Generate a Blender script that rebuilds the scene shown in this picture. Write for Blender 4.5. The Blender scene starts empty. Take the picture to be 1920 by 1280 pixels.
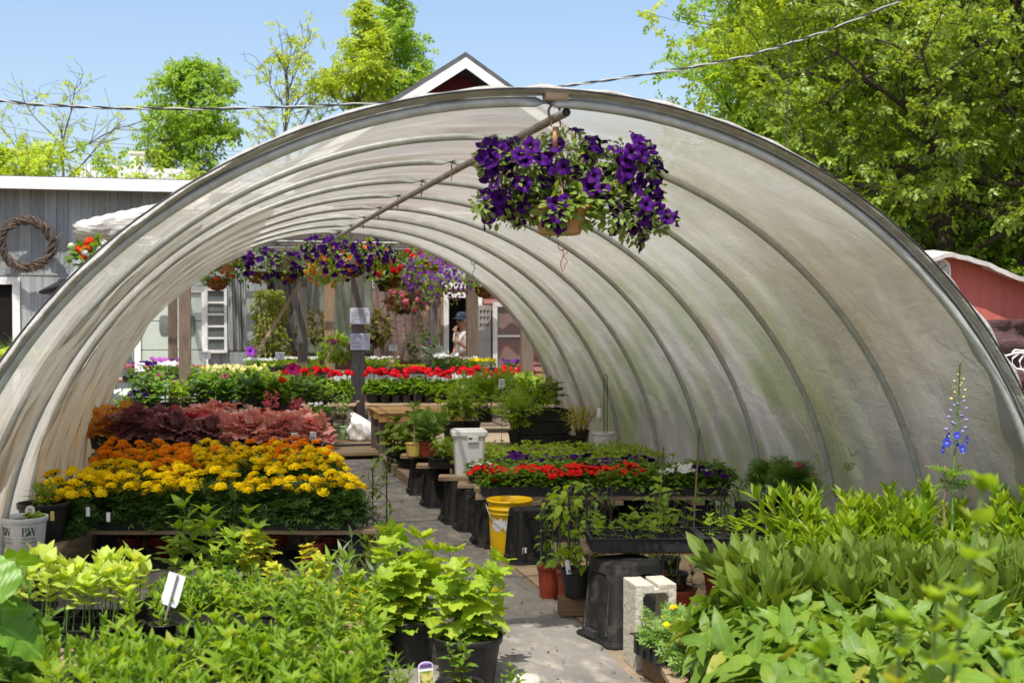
import bpy, math, random
import numpy as np
from mathutils import Vector, Matrix, Euler
pi = math.pi
C = bpy.context.scene.collection
SC = bpy.context.scene

# ------------------------------------------------------------------ camera numbers (also used to read plan positions off the photograph)
FOC, YAW, PIT, EYE = 2400.0, math.radians(13.358), math.radians(1.2076), 1.62
def ray(px, py):
    x, u = (px-960)/FOC, -(py-640)/FOC
    cp, sp = math.cos(PIT), math.sin(PIT)
    y, z = cp+u*sp, u*cp-sp
    c, s = math.cos(YAW), math.sin(YAW)
    return x*c+y*s, -x*s+y*c, z
def atY(px, py, Y):
    r = ray(px, py); t = Y/r[1]
    return Vector((r[0]*t, Y, EYE+r[2]*t))
def atZ(px, py, z=0.0):
    r = ray(px, py); t = (z-EYE)/r[2]
    return Vector((r[0]*t, r[1]*t, z))

# ------------------------------------------------------------------ mesh builder
def nrm(a):
    return a/np.maximum(np.linalg.norm(a, axis=-1, keepdims=True), 1e-9)
class MB:
    def __init__(s): s.v=[]; s.f=[]; s.uv=[]; s.n=0
    def add(s, v, faces, mi=0, uv=None):
        """faces: list of (array M x k)"""
        v = np.asarray(v, float).reshape(-1, 3)
        if uv is None: uv = np.zeros((len(v), 2))
        s.v.append(v); s.uv.append(np.asarray(uv, float))
        for fa in faces:
            fa = np.asarray(fa, int)
            if fa.size: s.f.append((fa+s.n, mi))
        s.n += len(v); return s
    def scatter(s, T, pos, dirs, ups, sc, mi=0):
        pos = np.asarray(pos, float).reshape(-1, 3); n = len(pos)
        if n == 0: return s
        y = nrm(np.broadcast_to(np.asarray(dirs, float), (n, 3))); ups = np.broadcast_to(np.asarray(ups, float), (n, 3))
        x = nrm(np.cross(y, ups)+1e-6); z = np.cross(x, y)
        sc = np.broadcast_to(np.asarray(sc, float), (n,))
        V, F, UV = T; k = len(V)
        P = (V[None, :, 0, None]*x[:, None]+V[None, :, 1, None]*y[:, None]+V[None, :, 2, None]*z[:, None])*sc[:, None, None]+pos[:, None]
        off = (np.arange(n)*k)
        return s.add(P.reshape(-1, 3), [(fa[None]+off[:, None, None]).reshape(-1, fa.shape[1]) for fa in F], mi, np.tile(UV, (n, 1)))
    def box(s, c, d, rz=0, mi=0, M=None):
        x, y, z = d[0]/2, d[1]/2, d[2]/2
        v = np.array([[-x,-y,-z],[x,-y,-z],[x,y,-z],[-x,y,-z],[-x,-y,z],[x,-y,z],[x,y,z],[-x,y,z]])
        if M is not None: v = v@np.array(M.to_3x3()).T
        elif rz:
            a, b = math.cos(rz), math.sin(rz); v = v@np.array([[a,b,0],[-b,a,0],[0,0,1]])
        return s.add(v+np.asarray(c, float), [np.array([[0,3,2,1],[4,5,6,7],[0,1,5,4],[1,2,6,5],[2,3,7,6],[3,0,4,7]])], mi)
    def tube(s, p, r, seg=6, mi=0, cap=True):
        p = np.asarray(p, float); n = len(p); r = np.broadcast_to(np.asarray(r, float), (n,))
        t = np.gradient(p, axis=0); t = nrm(t)
        ref = np.array([0, 0, 1.]) if abs(t[0, 2]) < .9 else np.array([1., 0, 0])
        a = nrm(np.cross(t, ref)); b = np.cross(a, t)
        th = np.linspace(0, 2*pi, seg, endpoint=False)
        v = p[:, None]+r[:, None, None]*(np.cos(th)[None, :, None]*a[:, None]+np.sin(th)[None, :, None]*b[:, None])
        i, j = np.meshgrid(np.arange(n-1), np.arange(seg), indexing='ij'); j2 = (j+1) % seg
        q = np.stack([i*seg+j, i*seg+j2, (i+1)*seg+j2, (i+1)*seg+j], -1).reshape(-1, 4)
        uv = np.stack([np.tile(th/(2*pi), n), np.repeat(np.linspace(0, 1, n), seg)], 1)
        fs = [q]
        if cap: fs += [np.arange(seg)[None], (np.arange(seg)[::-1]+(n-1)*seg)[None]]
        return s.add(v.reshape(-1, 3), fs, mi, uv)
    def lathe(s, prof, seg=24, c=(0,0,0), mi=0, sq=None):
        """prof: list of (r, z); sq: superellipse power for square-ish sections"""
        th = np.linspace(0, 2*pi, seg, endpoint=False)+pi/seg; k = len(prof)
        cx, cy = np.cos(th), np.sin(th)
        if sq:
            m = (np.abs(cx)**sq+np.abs(cy)**sq)**(-1/sq); cx, cy = cx*m, cy*m
        v = np.array([[r*x+c[0], r*y+c[1], z+c[2]] for r, z in prof for x, y in zip(cx, cy)])
        i, j = np.meshgrid(np.arange(k-1), np.arange(seg), indexing='ij'); j2 = (j+1) % seg
        q = np.stack([i*seg+j, i*seg+j2, (i+1)*seg+j2, (i+1)*seg+j], -1).reshape(-1, 4)
        uv = np.stack([np.tile(th/(2*pi), k), np.repeat(np.linspace(0, 1, k), seg)], 1)
        return s.add(v, [q], mi, uv)
    def disc(s, r, z, seg=20, c=(0,0,0), mi=0):
        th = np.linspace(0, 2*pi, seg, endpoint=False)
        return s.add(np.stack([r*np.cos(th)+c[0], r*np.sin(th)+c[1], np.full(seg, z+c[2])], 1), [np.arange(seg)[None]], mi)
    def prism(s, pts, d0, d1, axis='y', mi=0):
        """polygon in (a, b) extruded along axis"""
        pts = np.asarray(pts, float); k = len(pts)
        def put(d):
            o = np.full(k, d)
            return np.stack({'y': [pts[:,0], o, pts[:,1]], 'x': [o, pts[:,0], pts[:,1]], 'z': [pts[:,0], pts[:,1], o]}[axis], 1)
        a = np.arange(k); b = (a+1) % k
        return s.add(np.concatenate([put(d0), put(d1)]), [a[None], (a[::-1]+k)[None], np.stack([a, a+k, b+k, b], 1)], mi)
    def mesh(s, name, mats, smooth=False):
        me = bpy.data.meshes.new(name)
        V = np.concatenate(s.v) if s.v else np.zeros((0, 3)); UV = np.concatenate(s.uv) if s.uv else np.zeros((0, 2))
        lv, ls, mi = [], [], []
        for fa, m in s.f:
            lv.append(fa.ravel()); ls.append(np.full(len(fa), fa.shape[1])); mi.append(np.full(len(fa), m))
        lv = np.concatenate(lv); ls = np.concatenate(ls); mi = np.concatenate(mi)
        me.vertices.add(len(V)); me.vertices.foreach_set('co', V.astype(np.float32).ravel())
        me.loops.add(len(lv)); me.loops.foreach_set('vertex_index', lv.astype(np.int32))
        me.polygons.add(len(ls)); me.polygons.foreach_set('loop_start', np.concatenate([[0], np.cumsum(ls)[:-1]]).astype(np.int32))
        me.polygons.foreach_set('material_index', mi.astype(np.int32))
        me.polygons.foreach_set('use_smooth', np.full(len(ls), smooth))
        u = me.uv_layers.new(name='UVMap'); u.data.foreach_set('uv', UV[lv].astype(np.float32).ravel())
        for m in (mats if isinstance(mats, (list, tuple)) else [mats]): me.materials.append(m)
        me.update(calc_edges=True); return me

def tag(o, label=None, cat=None, group=None, kind=None):
    if label: o['label'] = label
    if cat: o['category'] = cat
    if group: o['group'] = group
    if kind: o['kind'] = kind
    return o
def put(name, me, parent=None, loc=None, rz=0, sc=None, bevel=0):
    o = bpy.data.objects.new(name, me); C.objects.link(o)
    if parent: o.parent = parent
    if loc is not None: o.location = loc
    if rz: o.rotation_euler = (0, 0, rz)
    if sc is not None: o.scale = (sc, sc, sc) if np.isscalar(sc) else sc
    if bevel:
        b = o.modifiers.new('Bevel', 'BEVEL'); b.width = bevel; b.segments = 2; b.limit_method = 'ANGLE'; b.angle_limit = math.radians(40)
    return o
def obj(name, mb, mats, parent=None, smooth=False, loc=None, rz=0, bevel=0):
    return put(name, mb.mesh(name, mats, smooth), parent, loc, rz, None, bevel)
def thing(name, label, cat, loc=(0,0,0), rz=0, group=None, sc=None):
    return tag(put(name, None, None, loc, rz, sc), label, cat, group)
def struct(name, mb, mats, smooth=False):
    return tag(obj(name, mb, mats, None, smooth), None, None, None, 'structure')

# ------------------------------------------------------------------ materials
def nodes(name):
    m = bpy.data.materials.new(name); m.use_nodes = True; nt = m.node_tree; nt.nodes.clear()
    return m, nt
def nd(nt, t, **kw):
    n = nt.nodes.new(t)
    for k, v in kw.items():
        if k.startswith('i_'): n.inputs[k[2:].replace('_', ' ')].default_value = v
        else: setattr(n, k, v)
    return n
def c4(c): return (c[0], c[1], c[2], 1)
def mixc(nt, a, b, fac, mode='MIX'):
    n = nt.nodes.new('ShaderNodeMix'); n.data_type = 'RGBA'; n.blend_type = mode
    for i, v in ((6, a), (7, b), (0, fac)):
        if isinstance(v, (tuple, list)): n.inputs[i].default_value = c4(v)
        elif isinstance(v, (int, float)): n.inputs[i].default_value = v
        else: nt.links.new(v, n.inputs[i])
    return n.outputs[2]
def ramp(nt, src, p0, p1, v0=0, v1=1):
    n = nt.nodes.new('ShaderNodeMapRange'); n.inputs[1].default_value = p0; n.inputs[2].default_value = p1
    n.inputs[3].default_value = v0; n.inputs[4].default_value = v1; nt.links.new(src, n.inputs[0]); return n.outputs[0]
def noise(nt, scale, stretch=(1,1,1), detail=5, coord='Object', rough=.6, rnd=False):
    tc = nt.nodes.new('ShaderNodeTexCoord'); mp = nt.nodes.new('ShaderNodeMapping'); mp.inputs['Scale'].default_value = stretch
    nt.links.new(tc.outputs[coord], mp.inputs[0])
    if rnd:
        oi = nt.nodes.new('ShaderNodeObjectInfo'); mm = nt.nodes.new('ShaderNodeMath'); mm.operation = 'MULTIPLY'; mm.inputs[1].default_value = 37
        nt.links.new(oi.outputs['Random'], mm.inputs[0]); nt.links.new(mm.outputs[0], mp.inputs['Location'])
    n = nt.nodes.new('ShaderNodeTexNoise'); n.inputs['Scale'].default_value = scale; n.inputs['Detail'].default_value = detail; n.inputs['Roughness'].default_value = rough
    nt.links.new(mp.outputs[0], n.inputs['Vector']); return n.outputs['Fac']
def finish(nt, color, rough=.6, spec=.4, metal=0, bump=None, bs=.3, bd=.01, extra=None):
    b = nt.nodes.new('ShaderNodeBsdfPrincipled'); o = nt.nodes.new('ShaderNodeOutputMaterial')
    for k, v in (('Base Color', color), ('Roughness', rough), ('Specular IOR Level', spec), ('Metallic', metal)):
        if isinstance(v, (tuple, list)): b.inputs[k].default_value = c4(v)
        elif isinstance(v, (int, float)): b.inputs[k].default_value = v
        else: nt.links.new(v, b.inputs[k])
    if bump is not None:
        bn = nt.nodes.new('ShaderNodeBump'); bn.inputs['Strength'].default_value = bs; bn.inputs['Distance'].default_value = bd
        nt.links.new(bump, bn.inputs['Height']); nt.links.new(bn.outputs[0], b.inputs['Normal'])
    if extra: extra(b)
    nt.links.new(b.outputs[0], o.inputs[0]); return b
def mat(name, c1, c2=None, scale=8, stretch=(1,1,1), rough=.6, spec=.4, metal=0, bump=.2, bd=.004, island=0, lo=.35, hi=.65, rnd=True):
    m, nt = nodes(name); c2 = c2 or tuple(x*.7 for x in c1)
    n = noise(nt, scale, stretch, rnd=rnd)
    col = mixc(nt, c1, c2, ramp(nt, n, lo, hi))
    if island:
        g = nt.nodes.new('ShaderNodeNewGeometry')
        col = mixc(nt, col, (0, 0, 0), ramp(nt, g.outputs['Random Per Island'], 0, 1, 0, island))
    finish(nt, col, rough, spec, metal, n if bump else None, bump, bd); return m
def wood(name, c1, c2, axis=0, rough=.75, scale=5, island=.25):
    st = [14, 14, 14]; st[axis] = .8
    return mat(name, c1, c2, scale, st, rough, .25, 0, .35, .004, island, .3, .7)
def leafmat(name, c1, c2, trans=.38, rough=.45, rib=.35, tcol=None, spec=.35, objvar=.25):
    m, nt = nodes(name); g = nt.nodes.new('ShaderNodeNewGeometry'); oi = nt.nodes.new('ShaderNodeObjectInfo')
    col = mixc(nt, c1, c2, g.outputs['Random Per Island'])
    col = mixc(nt, col, tuple(x*.62 for x in c2), ramp(nt, oi.outputs['Random'], 0, 1, 0, objvar))
    if rib: col = mixc(nt, col, (.36,.30,.06), ramp(nt, g.outputs['Random Per Island'], .935, .95, 0, .55))
    nb = noise(nt, 11, detail=6, rnd=True); col = mixc(nt, col, tuple(min(1, x*f) for x, f in zip(c2, (1.5, 1.05, .8))), ramp(nt, nb, .5, .8, 0, .6))
    bump = None
    if rib:
        uv = nt.nodes.new('ShaderNodeUVMap'); sx = nt.nodes.new('ShaderNodeSeparateXYZ'); nt.links.new(uv.outputs[0], sx.inputs[0])
        a = nt.nodes.new('ShaderNodeMath'); a.operation = 'SUBTRACT'; a.inputs[1].default_value = .5; nt.links.new(sx.outputs[0], a.inputs[0])
        ab = nt.nodes.new('ShaderNodeMath'); ab.operation = 'ABSOLUTE'; nt.links.new(a.outputs[0], ab.inputs[0])
        mid = ramp(nt, ab.outputs[0], .0, .07, rib, 0)
        # side veins: bands that run forward from the midrib
        w = nt.nodes.new('ShaderNodeMath'); w.operation = 'MULTIPLY_ADD'; w.inputs[1].default_value = -.9; nt.links.new(ab.outputs[0], w.inputs[0]); nt.links.new(sx.outputs[1], w.inputs[2])
        fr = nt.nodes.new('ShaderNodeMath'); fr.operation = 'PINGPONG'; fr.inputs[1].default_value = .055; nt.links.new(w.outputs[0], fr.inputs[0])
        side = ramp(nt, fr.outputs[0], 0, .012, rib*.45, 0)
        mx = nt.nodes.new('ShaderNodeMath'); mx.operation = 'MAXIMUM'; nt.links.new(mid, mx.inputs[0]); nt.links.new(side, mx.inputs[1])
        col = mixc(nt, col, tuple(min(1, x*1.9+.03) for x in c1), mx.outputs[0])
        bump = fr.outputs[0]
    b = nt.nodes.new('ShaderNodeBsdfPrincipled'); b.inputs['Roughness'].default_value = rough; b.inputs['Specular IOR Level'].default_value = spec
    nt.links.new(col, b.inputs['Base Color'])
    if bump is not None:
        bn = nt.nodes.new('ShaderNodeBump'); bn.inputs['Strength'].default_value = .5; bn.inputs['Distance'].default_value = .02
        nt.links.new(bump, bn.inputs['Height']); nt.links.new(bn.outputs[0], b.inputs['Normal'])
    t = nt.nodes.new('ShaderNodeBsdfTranslucent')
    nt.links.new(mixc(nt, col, tcol or (1.9, 1.7, .7), 1, 'MULTIPLY'), t.inputs[0])
    mx = nt.nodes.new('ShaderNodeMixShader'); mx.inputs[0].default_value = trans
    o = nt.nodes.new('ShaderNodeOutputMaterial')
    nt.links.new(b.outputs[0], mx.inputs[1]); nt.links.new(t.outputs[0], mx.inputs[2]); nt.links.new(mx.outputs[0], o.inputs[0])
    return m
def petalmat(name, outer, inner=None, p=(.15, .5), trans=.3, var=.3, rough=.6):
    """colour runs from the throat (uv.y = 0) to the rim (uv.y = 1)"""
    m, nt = nodes(name); g = nt.nodes.new('ShaderNodeNewGeometry')
    col = mixc(nt, outer, tuple(x*.55 for x in outer), ramp(nt, g.outputs['Random Per Island'], 0, 1, 0, var))
    if inner:
        uv = nt.nodes.new('ShaderNodeUVMap'); sx = nt.nodes.new('ShaderNodeSeparateXYZ'); nt.links.new(uv.outputs[0], sx.inputs[0])
        col = mixc(nt, inner, col, ramp(nt, sx.outputs[1], p[0], p[1]))
    b = nt.nodes.new('ShaderNodeBsdfPrincipled'); b.inputs['Roughness'].default_value = rough; b.inputs['Specular IOR Level'].default_value = .12
    nt.links.new(col, b.inputs['Base Color'])
    t = nt.nodes.new('ShaderNodeBsdfTranslucent'); nt.links.new(col, t.inputs[0])
    mx = nt.nodes.new('ShaderNodeMixShader'); mx.inputs[0].default_value = trans; o = nt.nodes.new('ShaderNodeOutputMaterial')
    nt.links.new(b.outputs[0], mx.inputs[1]); nt.links.new(t.outputs[0], mx.inputs[2]); nt.links.new(mx.outputs[0], o.inputs[0]); return m

MT = {}
MT['black'] = mat('black_plastic', (.013,.013,.0135), (.022,.021,.02), 9, rough=.48, spec=.35, bump=.08)
MT['black_dusty'] = mat('dusty_black_plastic', (.011,.0105,.010), (.060,.052,.043), 13, rough=.6, spec=.16, bump=.1, lo=.5, hi=.82)
MT['soil'] = mat('potting_soil', (.035,.02,.012), (.09,.055,.03), 60, rough=.95, spec=.1, bump=1, bd=.02)
MT['terra'] = mat('red_plastic_pot', (.32,.055,.025), (.25,.04,.02), 12, rough=.5, bump=.1)
MT['maroon'] = mat('dark_red_plastic_pot', (.18,.022,.014), (.13,.016,.01), 12, rough=.45, bump=.1)
MT['tan'] = mat('tan_plastic_pot', (.48,.26,.12), (.40,.21,.09), 10, rough=.45, bump=.1)
MT['coco'] = mat('coco_fibre', (.26,.11,.035), (.09,.035,.012), 30, (1,1,.3), rough=.95, spec=.1, bump=1, bd=.02)
MT['white'] = mat('white_plastic', (.78,.78,.77), (.70,.69,.67), 5, rough=.35, bump=.05)
MT['whitepot'] = mat('white_printed_pot', (.68,.70,.70), (.58,.60,.60), 6, rough=.4, bump=.05)
MT['cream'] = mat('pale_yellow_plastic', (.72,.55,.14), (.66,.50,.12), 5, rough=.45, bump=.1)
MT['yellow'] = mat('yellow_plastic', (.80,.50,.004), (.74,.45,.004), 5, rough=.35, bump=.08)
MT['palegreen'] = mat('pale_green_pot', (.42,.62,.32), (.36,.55,.28), 5, rough=.5, bump=.1)
MT['steel'] = mat('galvanised_steel', (.50,.51,.49), (.38,.39,.37), 14, rough=.45, spec=.5, metal=.25, bump=.1)
MT['steel_rust'] = mat('weathered_steel', (.33,.31,.28), (.20,.15,.11), 10, rough=.55, metal=.35, bump=.2)
MT['wire'] = mat('dark_wire', (.015,.015,.015), (.03,.03,.03), 20, rough=.45, bump=0)
MT['ink'] = mat('black_ink', (.02,.02,.025), (.03,.03,.03), 20, rough=.6, bump=0)
MT['inkgrey'] = mat('grey_ink', (.16,.16,.18), (.2,.2,.22), 20, rough=.6, bump=0)
MT['inkgreen'] = mat('green_ink', (.02,.16,.06), (.02,.13,.05), 20, rough=.6, bump=0)
MT['inkpurple'] = mat('purple_ink', (.35,.18,.55), (.3,.15,.5), 20, rough=.6, bump=0)
MT['paper'] = mat('paper_card', (.74,.74,.76), (.66,.66,.70), 6, rough=.55, bump=.05)
MT['board_x'] = wood('weathered_board', (.42,.31,.20), (.24,.16,.095), 0)
MT['board_y'] = wood('weathered_board_lengthwise', (.36,.27,.18), (.20,.135,.085), 1)
MT['pallet'] = wood('new_pallet_wood', (.58,.36,.15), (.40,.22,.08), 0)
MT['post'] = wood('weathered_post', (.22,.165,.12), (.10,.07,.05), 2)
MT['postgrey'] = wood('grey_weathered_post', (.20,.18,.16), (.09,.075,.065), 2)
MT['postlight'] = wood('pale_timber', (.42,.30,.18), (.26,.17,.10), 2)
MT['brownblock'] = wood('brown_timber', (.26,.16,.085), (.14,.08,.04), 0)
MT['concrete'] = mat('concrete_block', (.52,.48,.40), (.40,.365,.30), 45, rough=.9, spec=.15, bump=.7, bd=.012)
# ------------------------------------------------------------------ leaf and petal templates: (verts, faces, uv); +y along the leaf, +z its upper face
def leafT(w=.3, n=6, peak=.45, fold=.25, droop=.25, teeth=0, wave=0, stalk=0, tip=1.0):
    t = np.linspace(0, 1, n+1); a = np.log(.5)/np.log(peak)
    hw = w*np.sin(pi*t**a)**tip; hw[0] = w*.06; hw[-1] = .002
    if teeth: hw = hw*(1+teeth*(np.arange(n+1) % 2*2-1)*.5)
    z = -droop*t*t
    V, UV = [], []
    for i in range(n+1):
        wv = wave*math.sin(i*2.1)
        for k, sx in enumerate((-1, 0, 1)):
            V.append((sx*hw[i], t[i]+stalk, z[i]+fold*abs(sx)*hw[i]+wv*sx*hw[i])); UV.append((.5+.5*sx, t[i]))
    F = []
    for i in range(n):
        for k in range(2): F.append((i*3+k, i*3+k+1, i*3+k+4, i*3+k+3))
    V, UV, F = np.array(V), np.array(UV), [np.array(F)]
    return V, F, UV
def lobedT(lobes=5, depth=.45, notch=2.35, cup=.18, n=33, ruff=.05):
    th = np.linspace(-notch, notch, n); c = np.array([0, .38])
    r = .55*(1-depth*.5+depth*.5*np.cos(th*pi*lobes/notch))*(1+.15*np.cos(th))
    r = r*(1+.06*(np.arange(n) % 2*2-1))
    V = [(0, 0.0, 0), (0, .38, -.02)]; UV = [(.5, 0), (.5, .4)]
    for a, q, i in zip(th, r, range(n)):
        V.append((q*math.sin(a), .38+q*math.cos(a), cup*(q-.3)+ruff*math.sin(i*1.9))); UV.append((.5+.5*math.sin(a)*q/.6, .4+.5*math.cos(a)*q/.6))
    F = [(1, 2+i+1, 2+i) for i in range(n-1)]+[(0, 1, 2), (0, 2+n-1, 1)]
    return np.array(V), [np.array(F)], np.array(UV)
def pinnT(pairs=4, w=.2, l=.42):
    V, F, UV = [], [], []
    def lf(o, d, L, W):
        d = np.array(d)/np.linalg.norm(d); s = np.array([-d[1], d[0]]); b = len(V)
        for p, q in ((0, 0), (.5, W), (1, 0), (.5, -W)):
            xy = np.array(o)+d*L*p+s*q; V.append((xy[0], xy[1], -.12*xy[1]**2+.05*abs(q))); UV.append((.5+q*3, p))
        F.append((b, b+3, b+2, b+1))
    for i in range(pairs):
        y = .15+.6*i/max(1, pairs-1)
        for sx in (-1, 1): lf((0, y), (sx, .75), l*(1-.25*i/pairs), w*.3)
    lf((0, .72), (0, 1), .42, w*.33)
    b = len(V)
    for x, y in ((-.012, 0), (.012, 0), (.008, .8), (-.008, .8)): V.append((x, y, -.12*y*y)); UV.append((.5, .5))
    F.append((b, b+1, b+2, b+3))
    return np.array(V), [np.array(F)], np.array(UV)
L_LANCE = leafT(.105, 6, .4, .3, .35, 0, .1)
L_LANCEUP = leafT(.15, 6, .4, .45, .05, 0, .1)
L_NARROW = leafT(.07, 4, .45, .3, .35)
L_OVATE = leafT(.27, 7, .36, .2, .35, .12, .12)
L_OVATE8 = leafT(.22, 9, .36, .16, .45, .12, .2)
L_SMALL = leafT(.3, 3, .5, .2, .25)
L_SPAT = leafT(.155, 7, .58, .4, .16, 0, .12)
L_ROUND = leafT(.48, 5, .5, .12, .2, .06, .15)
L_BIG = leafT(.42, 12, .38, .12, .4, .09, .2)
L_GLOBE = leafT(.34, 6, .42, .15, .3, 0, .1)
L_MAPLE = lobedT(5, .3, 2.5, -.12)
L_LIME = lobedT(3, .36, 2.45, -.22, 31, .04)
L_SCALLOP = lobedT(7, .25, 2.6, .2, 36, .06)
L_PINN = pinnT(4)
L_FERN = pinnT(6, .16, .4)
L_BLADE = leafT(.022, 5, .3, .3, .45)
def sprayT(seed, n=7):
    r = np.random.default_rng(seed); mb = MB(); t = np.linspace(.05, 1, n); s = np.where(np.arange(n) % 2, 1, -1)
    p = np.stack([.03*np.sin(t*9), t, -.12*t*t], 1); d = np.stack([s*r.uniform(.5, 1.0, n), r.uniform(.3, .8, n), r.uniform(-.35, .1, n)], 1); d[-1] = (0, 1, -.2)
    mb.scatter(leafT(.34, 2, .5, .25, .2), p, d, np.array([0, 0, 1.])+r.normal(0, .3, (n, 3)), r.uniform(.38, .55, n))
    return np.concatenate(mb.v), [np.concatenate([f for f, _ in mb.f])], np.concatenate(mb.uv)
L_TREE = sprayT(4)

def petuniaT(lobe=.1, wave=.1):
    n = 20; th = np.linspace(0, 2*pi, n, endpoint=False); V, UV = [], []
    for r, z in ((.05, -.85), (.14, -.3), (.3, -.08), (.7, .03), (1.0, .0)):
        for a in th:
            q = r*(1+(lobe*math.cos(5*a) if r > .5 else 0)); V.append((q*math.cos(a), z+(wave*math.cos(5*a+.6)*r if r > .5 else 0)*1.0, q*math.sin(a)))
            UV.append((a/(2*pi), r if r > .1 else .35))
    V = np.array(V); V = V[:, [0, 2, 1]]*np.array([1, 1, 1])   # axis along +z
    i, j = np.meshgrid(np.arange(4), np.arange(n), indexing='ij'); j2 = (j+1) % n
    F = np.stack([i*n+j, i*n+j2, (i+1)*n+j2, (i+1)*n+j], -1).reshape(-1, 4)
    return V, [F], np.array(UV)
P_PETUNIA = petuniaT()
def flatflowerT(n=5, gap=.25):
    V, F, UV = [(0, 0, 0)], [], [(.5, 0)]
    for k in range(n):
        a = 2*pi*k/n
        for da, r in ((-.5, .6), (-.28, 1), (.28, 1), (.5, .6)):
            b = a+da*2*pi/n*(1-gap*.3); V.append((r*math.cos(b), r*math.sin(b), .12*r)); UV.append((.5, r))
        b = 1+4*k; F.append((0, b, b+1)); F.append((0, b+1, b+2)); F.append((0, b+2, b+3))
    return np.array(V), [np.array(F)], np.array(UV)
P_FIVE = flatflowerT(5)
P_DAISY = flatflowerT(9, 1.2)
def pompom(seed, rad=1.0, flat=.62):
    r = np.random.default_rng(seed); mb = MB(); pet = leafT(.62, 2, .62, -.2, .25, 0, .25, 0, .7)
    pos, dr, up, sc = [], [], [], []
    for ring, (el, n, L) in enumerate(((-.1, 13, .55), (.28, 13, .5), (.62, 10, .45), (.98, 7, .36), (1.35, 4, .28))):
        for k in range(n):
            a = 2*pi*(k+.5*ring)/n+r.normal(0, .12); e = el+r.normal(0, .08)
            d = np.array([math.cos(a)*math.cos(e), math.sin(a)*math.cos(e), math.sin(e)])
            pos.append(d*np.array([.55, .55, .34])); dr.append(d*np.array([1, 1, .75])+r.normal(0, .15, 3)); up.append((0, 0, 1.0) if el < 1 else (1, 0, .3)); sc.append(L*r.uniform(.9, 1.15))
    mb.scatter(pet, pos, dr, up, sc)
    mb.lathe([(.001, -.12), (.6, -.05), (.62, .1), (.45, .34), (.2, .44), (.001, .46)], 9)
    mb.lathe([(.02, -.55), (.16, -.4), (.25, -.05), (.2, .15)], 8, mi=1)
    mb.v = [v*rad for v in mb.v]; return mb
def ballflower(seed, rad=1.0, n=34, fl=.42):
    r = np.random.default_rng(seed); mb = MB(); d = nrm(r.normal(size=(n, 3))); d[:, 2] = np.abs(d[:, 2])*1.2-.35; d = nrm(d)
    x = nrm(np.cross(d, [0.3, .2, 1])); 
    mb.scatter(P_FIVE, d*.72*rad, x, d, fl*rad); mb.tube([(0, 0, -rad*2.2), (0, 0, 0)], rad*.07, 5, mi=1); return mb

# ------------------------------------------------------------------ plant builders (each returns MBs about the base of the plant)
def unit(r, n): return nrm(r.normal(size=(n, 3)))
def mound(seed, n, rad, h, T, L, out=.9, tilt=.25, z0=.02, fill=.45, var=.3, lift=0.0):
    r = np.random.default_rng(seed); mb = MB()
    a = r.uniform(0, 2*pi, n); u = r.uniform(0.02, 1, n)
    el = np.arcsin(np.clip(u, 0, 1)); f = r.uniform(fill, 1, n)**.6
    dx = np.stack([np.cos(a)*np.cos(el), np.sin(a)*np.cos(el), np.sin(el)], 1)
    lum = 1+.18*np.sin(a*3+seed)+.1*np.sin(a*5)
    pos = dx*f[:, None]*np.array([rad, rad, h])*lum[:, None]*.82; pos[:, 2] += z0
    hor = np.stack([np.cos(a), np.sin(a), np.zeros(n)], 1)
    dr = hor*out+np.array([0, 0, 1])*(lift+np.sin(el)*.5)[:, None]+r.normal(0, tilt, (n, 3))
    up = dx+np.array([0, 0, .8])+r.normal(0, tilt, (n, 3))
    mb.scatter(T, pos-nrm(dr)*L*.35, dr, up, L*r.uniform(1-var, 1+var, n)); return mb
def stems(seed, ns, h, base, spread, T, L, per, ang=(.5, 1.2), mode=2, t0=.2, hv=.2, tuft=0, lp=(.8, 1.1, .55), r0=.004, sag=0, wob=.1):
    """ns stems of height h from a disc of radius base; leaves in whorls of `mode` at `per` nodes; ang = angle from the stem at top and bottom"""
    r = np.random.default_rng(seed); lf, st = MB(), MB(); tips = []
    for k in range(ns):
        a = 2*pi*k/ns+r.uniform(-.5, .5); q = base*math.sqrt(r.uniform(0, 1)) if ns > 1 else 0
        b = np.array([q*math.cos(a), q*math.sin(a), 0]); H = h*(1+r.uniform(-hv, hv))
        out = np.array([math.cos(a), math.sin(a), 0])*spread*(.5+.5*q/max(base, 1e-6)) + np.append(r.normal(0, wob, 2), 0)
        t = np.linspace(0, 1, 7)[:, None]
        p = b+np.array([0, 0, H])*t+out*H*t**1.5-np.array([0, 0, sag*H])*t**3
        st.tube(p, np.linspace(r0, r0*.5, 7), 5)
        tn = np.linspace(t0, 1, per); rot = r.uniform(0, 6)
        P, D, U, S = [], [], [], []
        for i, tt in enumerate(tn):
            pos = np.array([np.interp(tt, t[:, 0], p[:, c]) for c in range(3)])
            tan = nrm(np.array([np.interp(min(1, tt+.05), t[:, 0], p[:, c]) for c in range(3)])-np.array([np.interp(tt-.05, t[:, 0], p[:, c]) for c in range(3)]))
            f = (tt-t0)/(1-t0+1e-6); an = ang[1]+(ang[0]-ang[1])*f; ln = np.interp(f, [0, .5, 1], lp)
            m = mode+(tuft if i == per-1 else 0)
            for j in range(m):
                az = rot+(i*(pi/2 if mode == 2 else 2.4 if mode == 1 else pi/mode))+2*pi*j/m+r.normal(0, .2)
                s = nrm(np.cross(tan, [math.cos(az), math.sin(az), .01])); e = an+r.normal(0, .15)
                d = tan*math.cos(e)+s*math.sin(e); P.append(pos); D.append(d); U.append(tan*math.sin(e)-s*math.cos(e)+r.normal(0, .15, 3)); S.append(L*ln*r.uniform(.8, 1.15))
        lf.scatter(T, P, D, U, S); tips.append(p[-1])
    return lf, st, np.array(tips)
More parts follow.
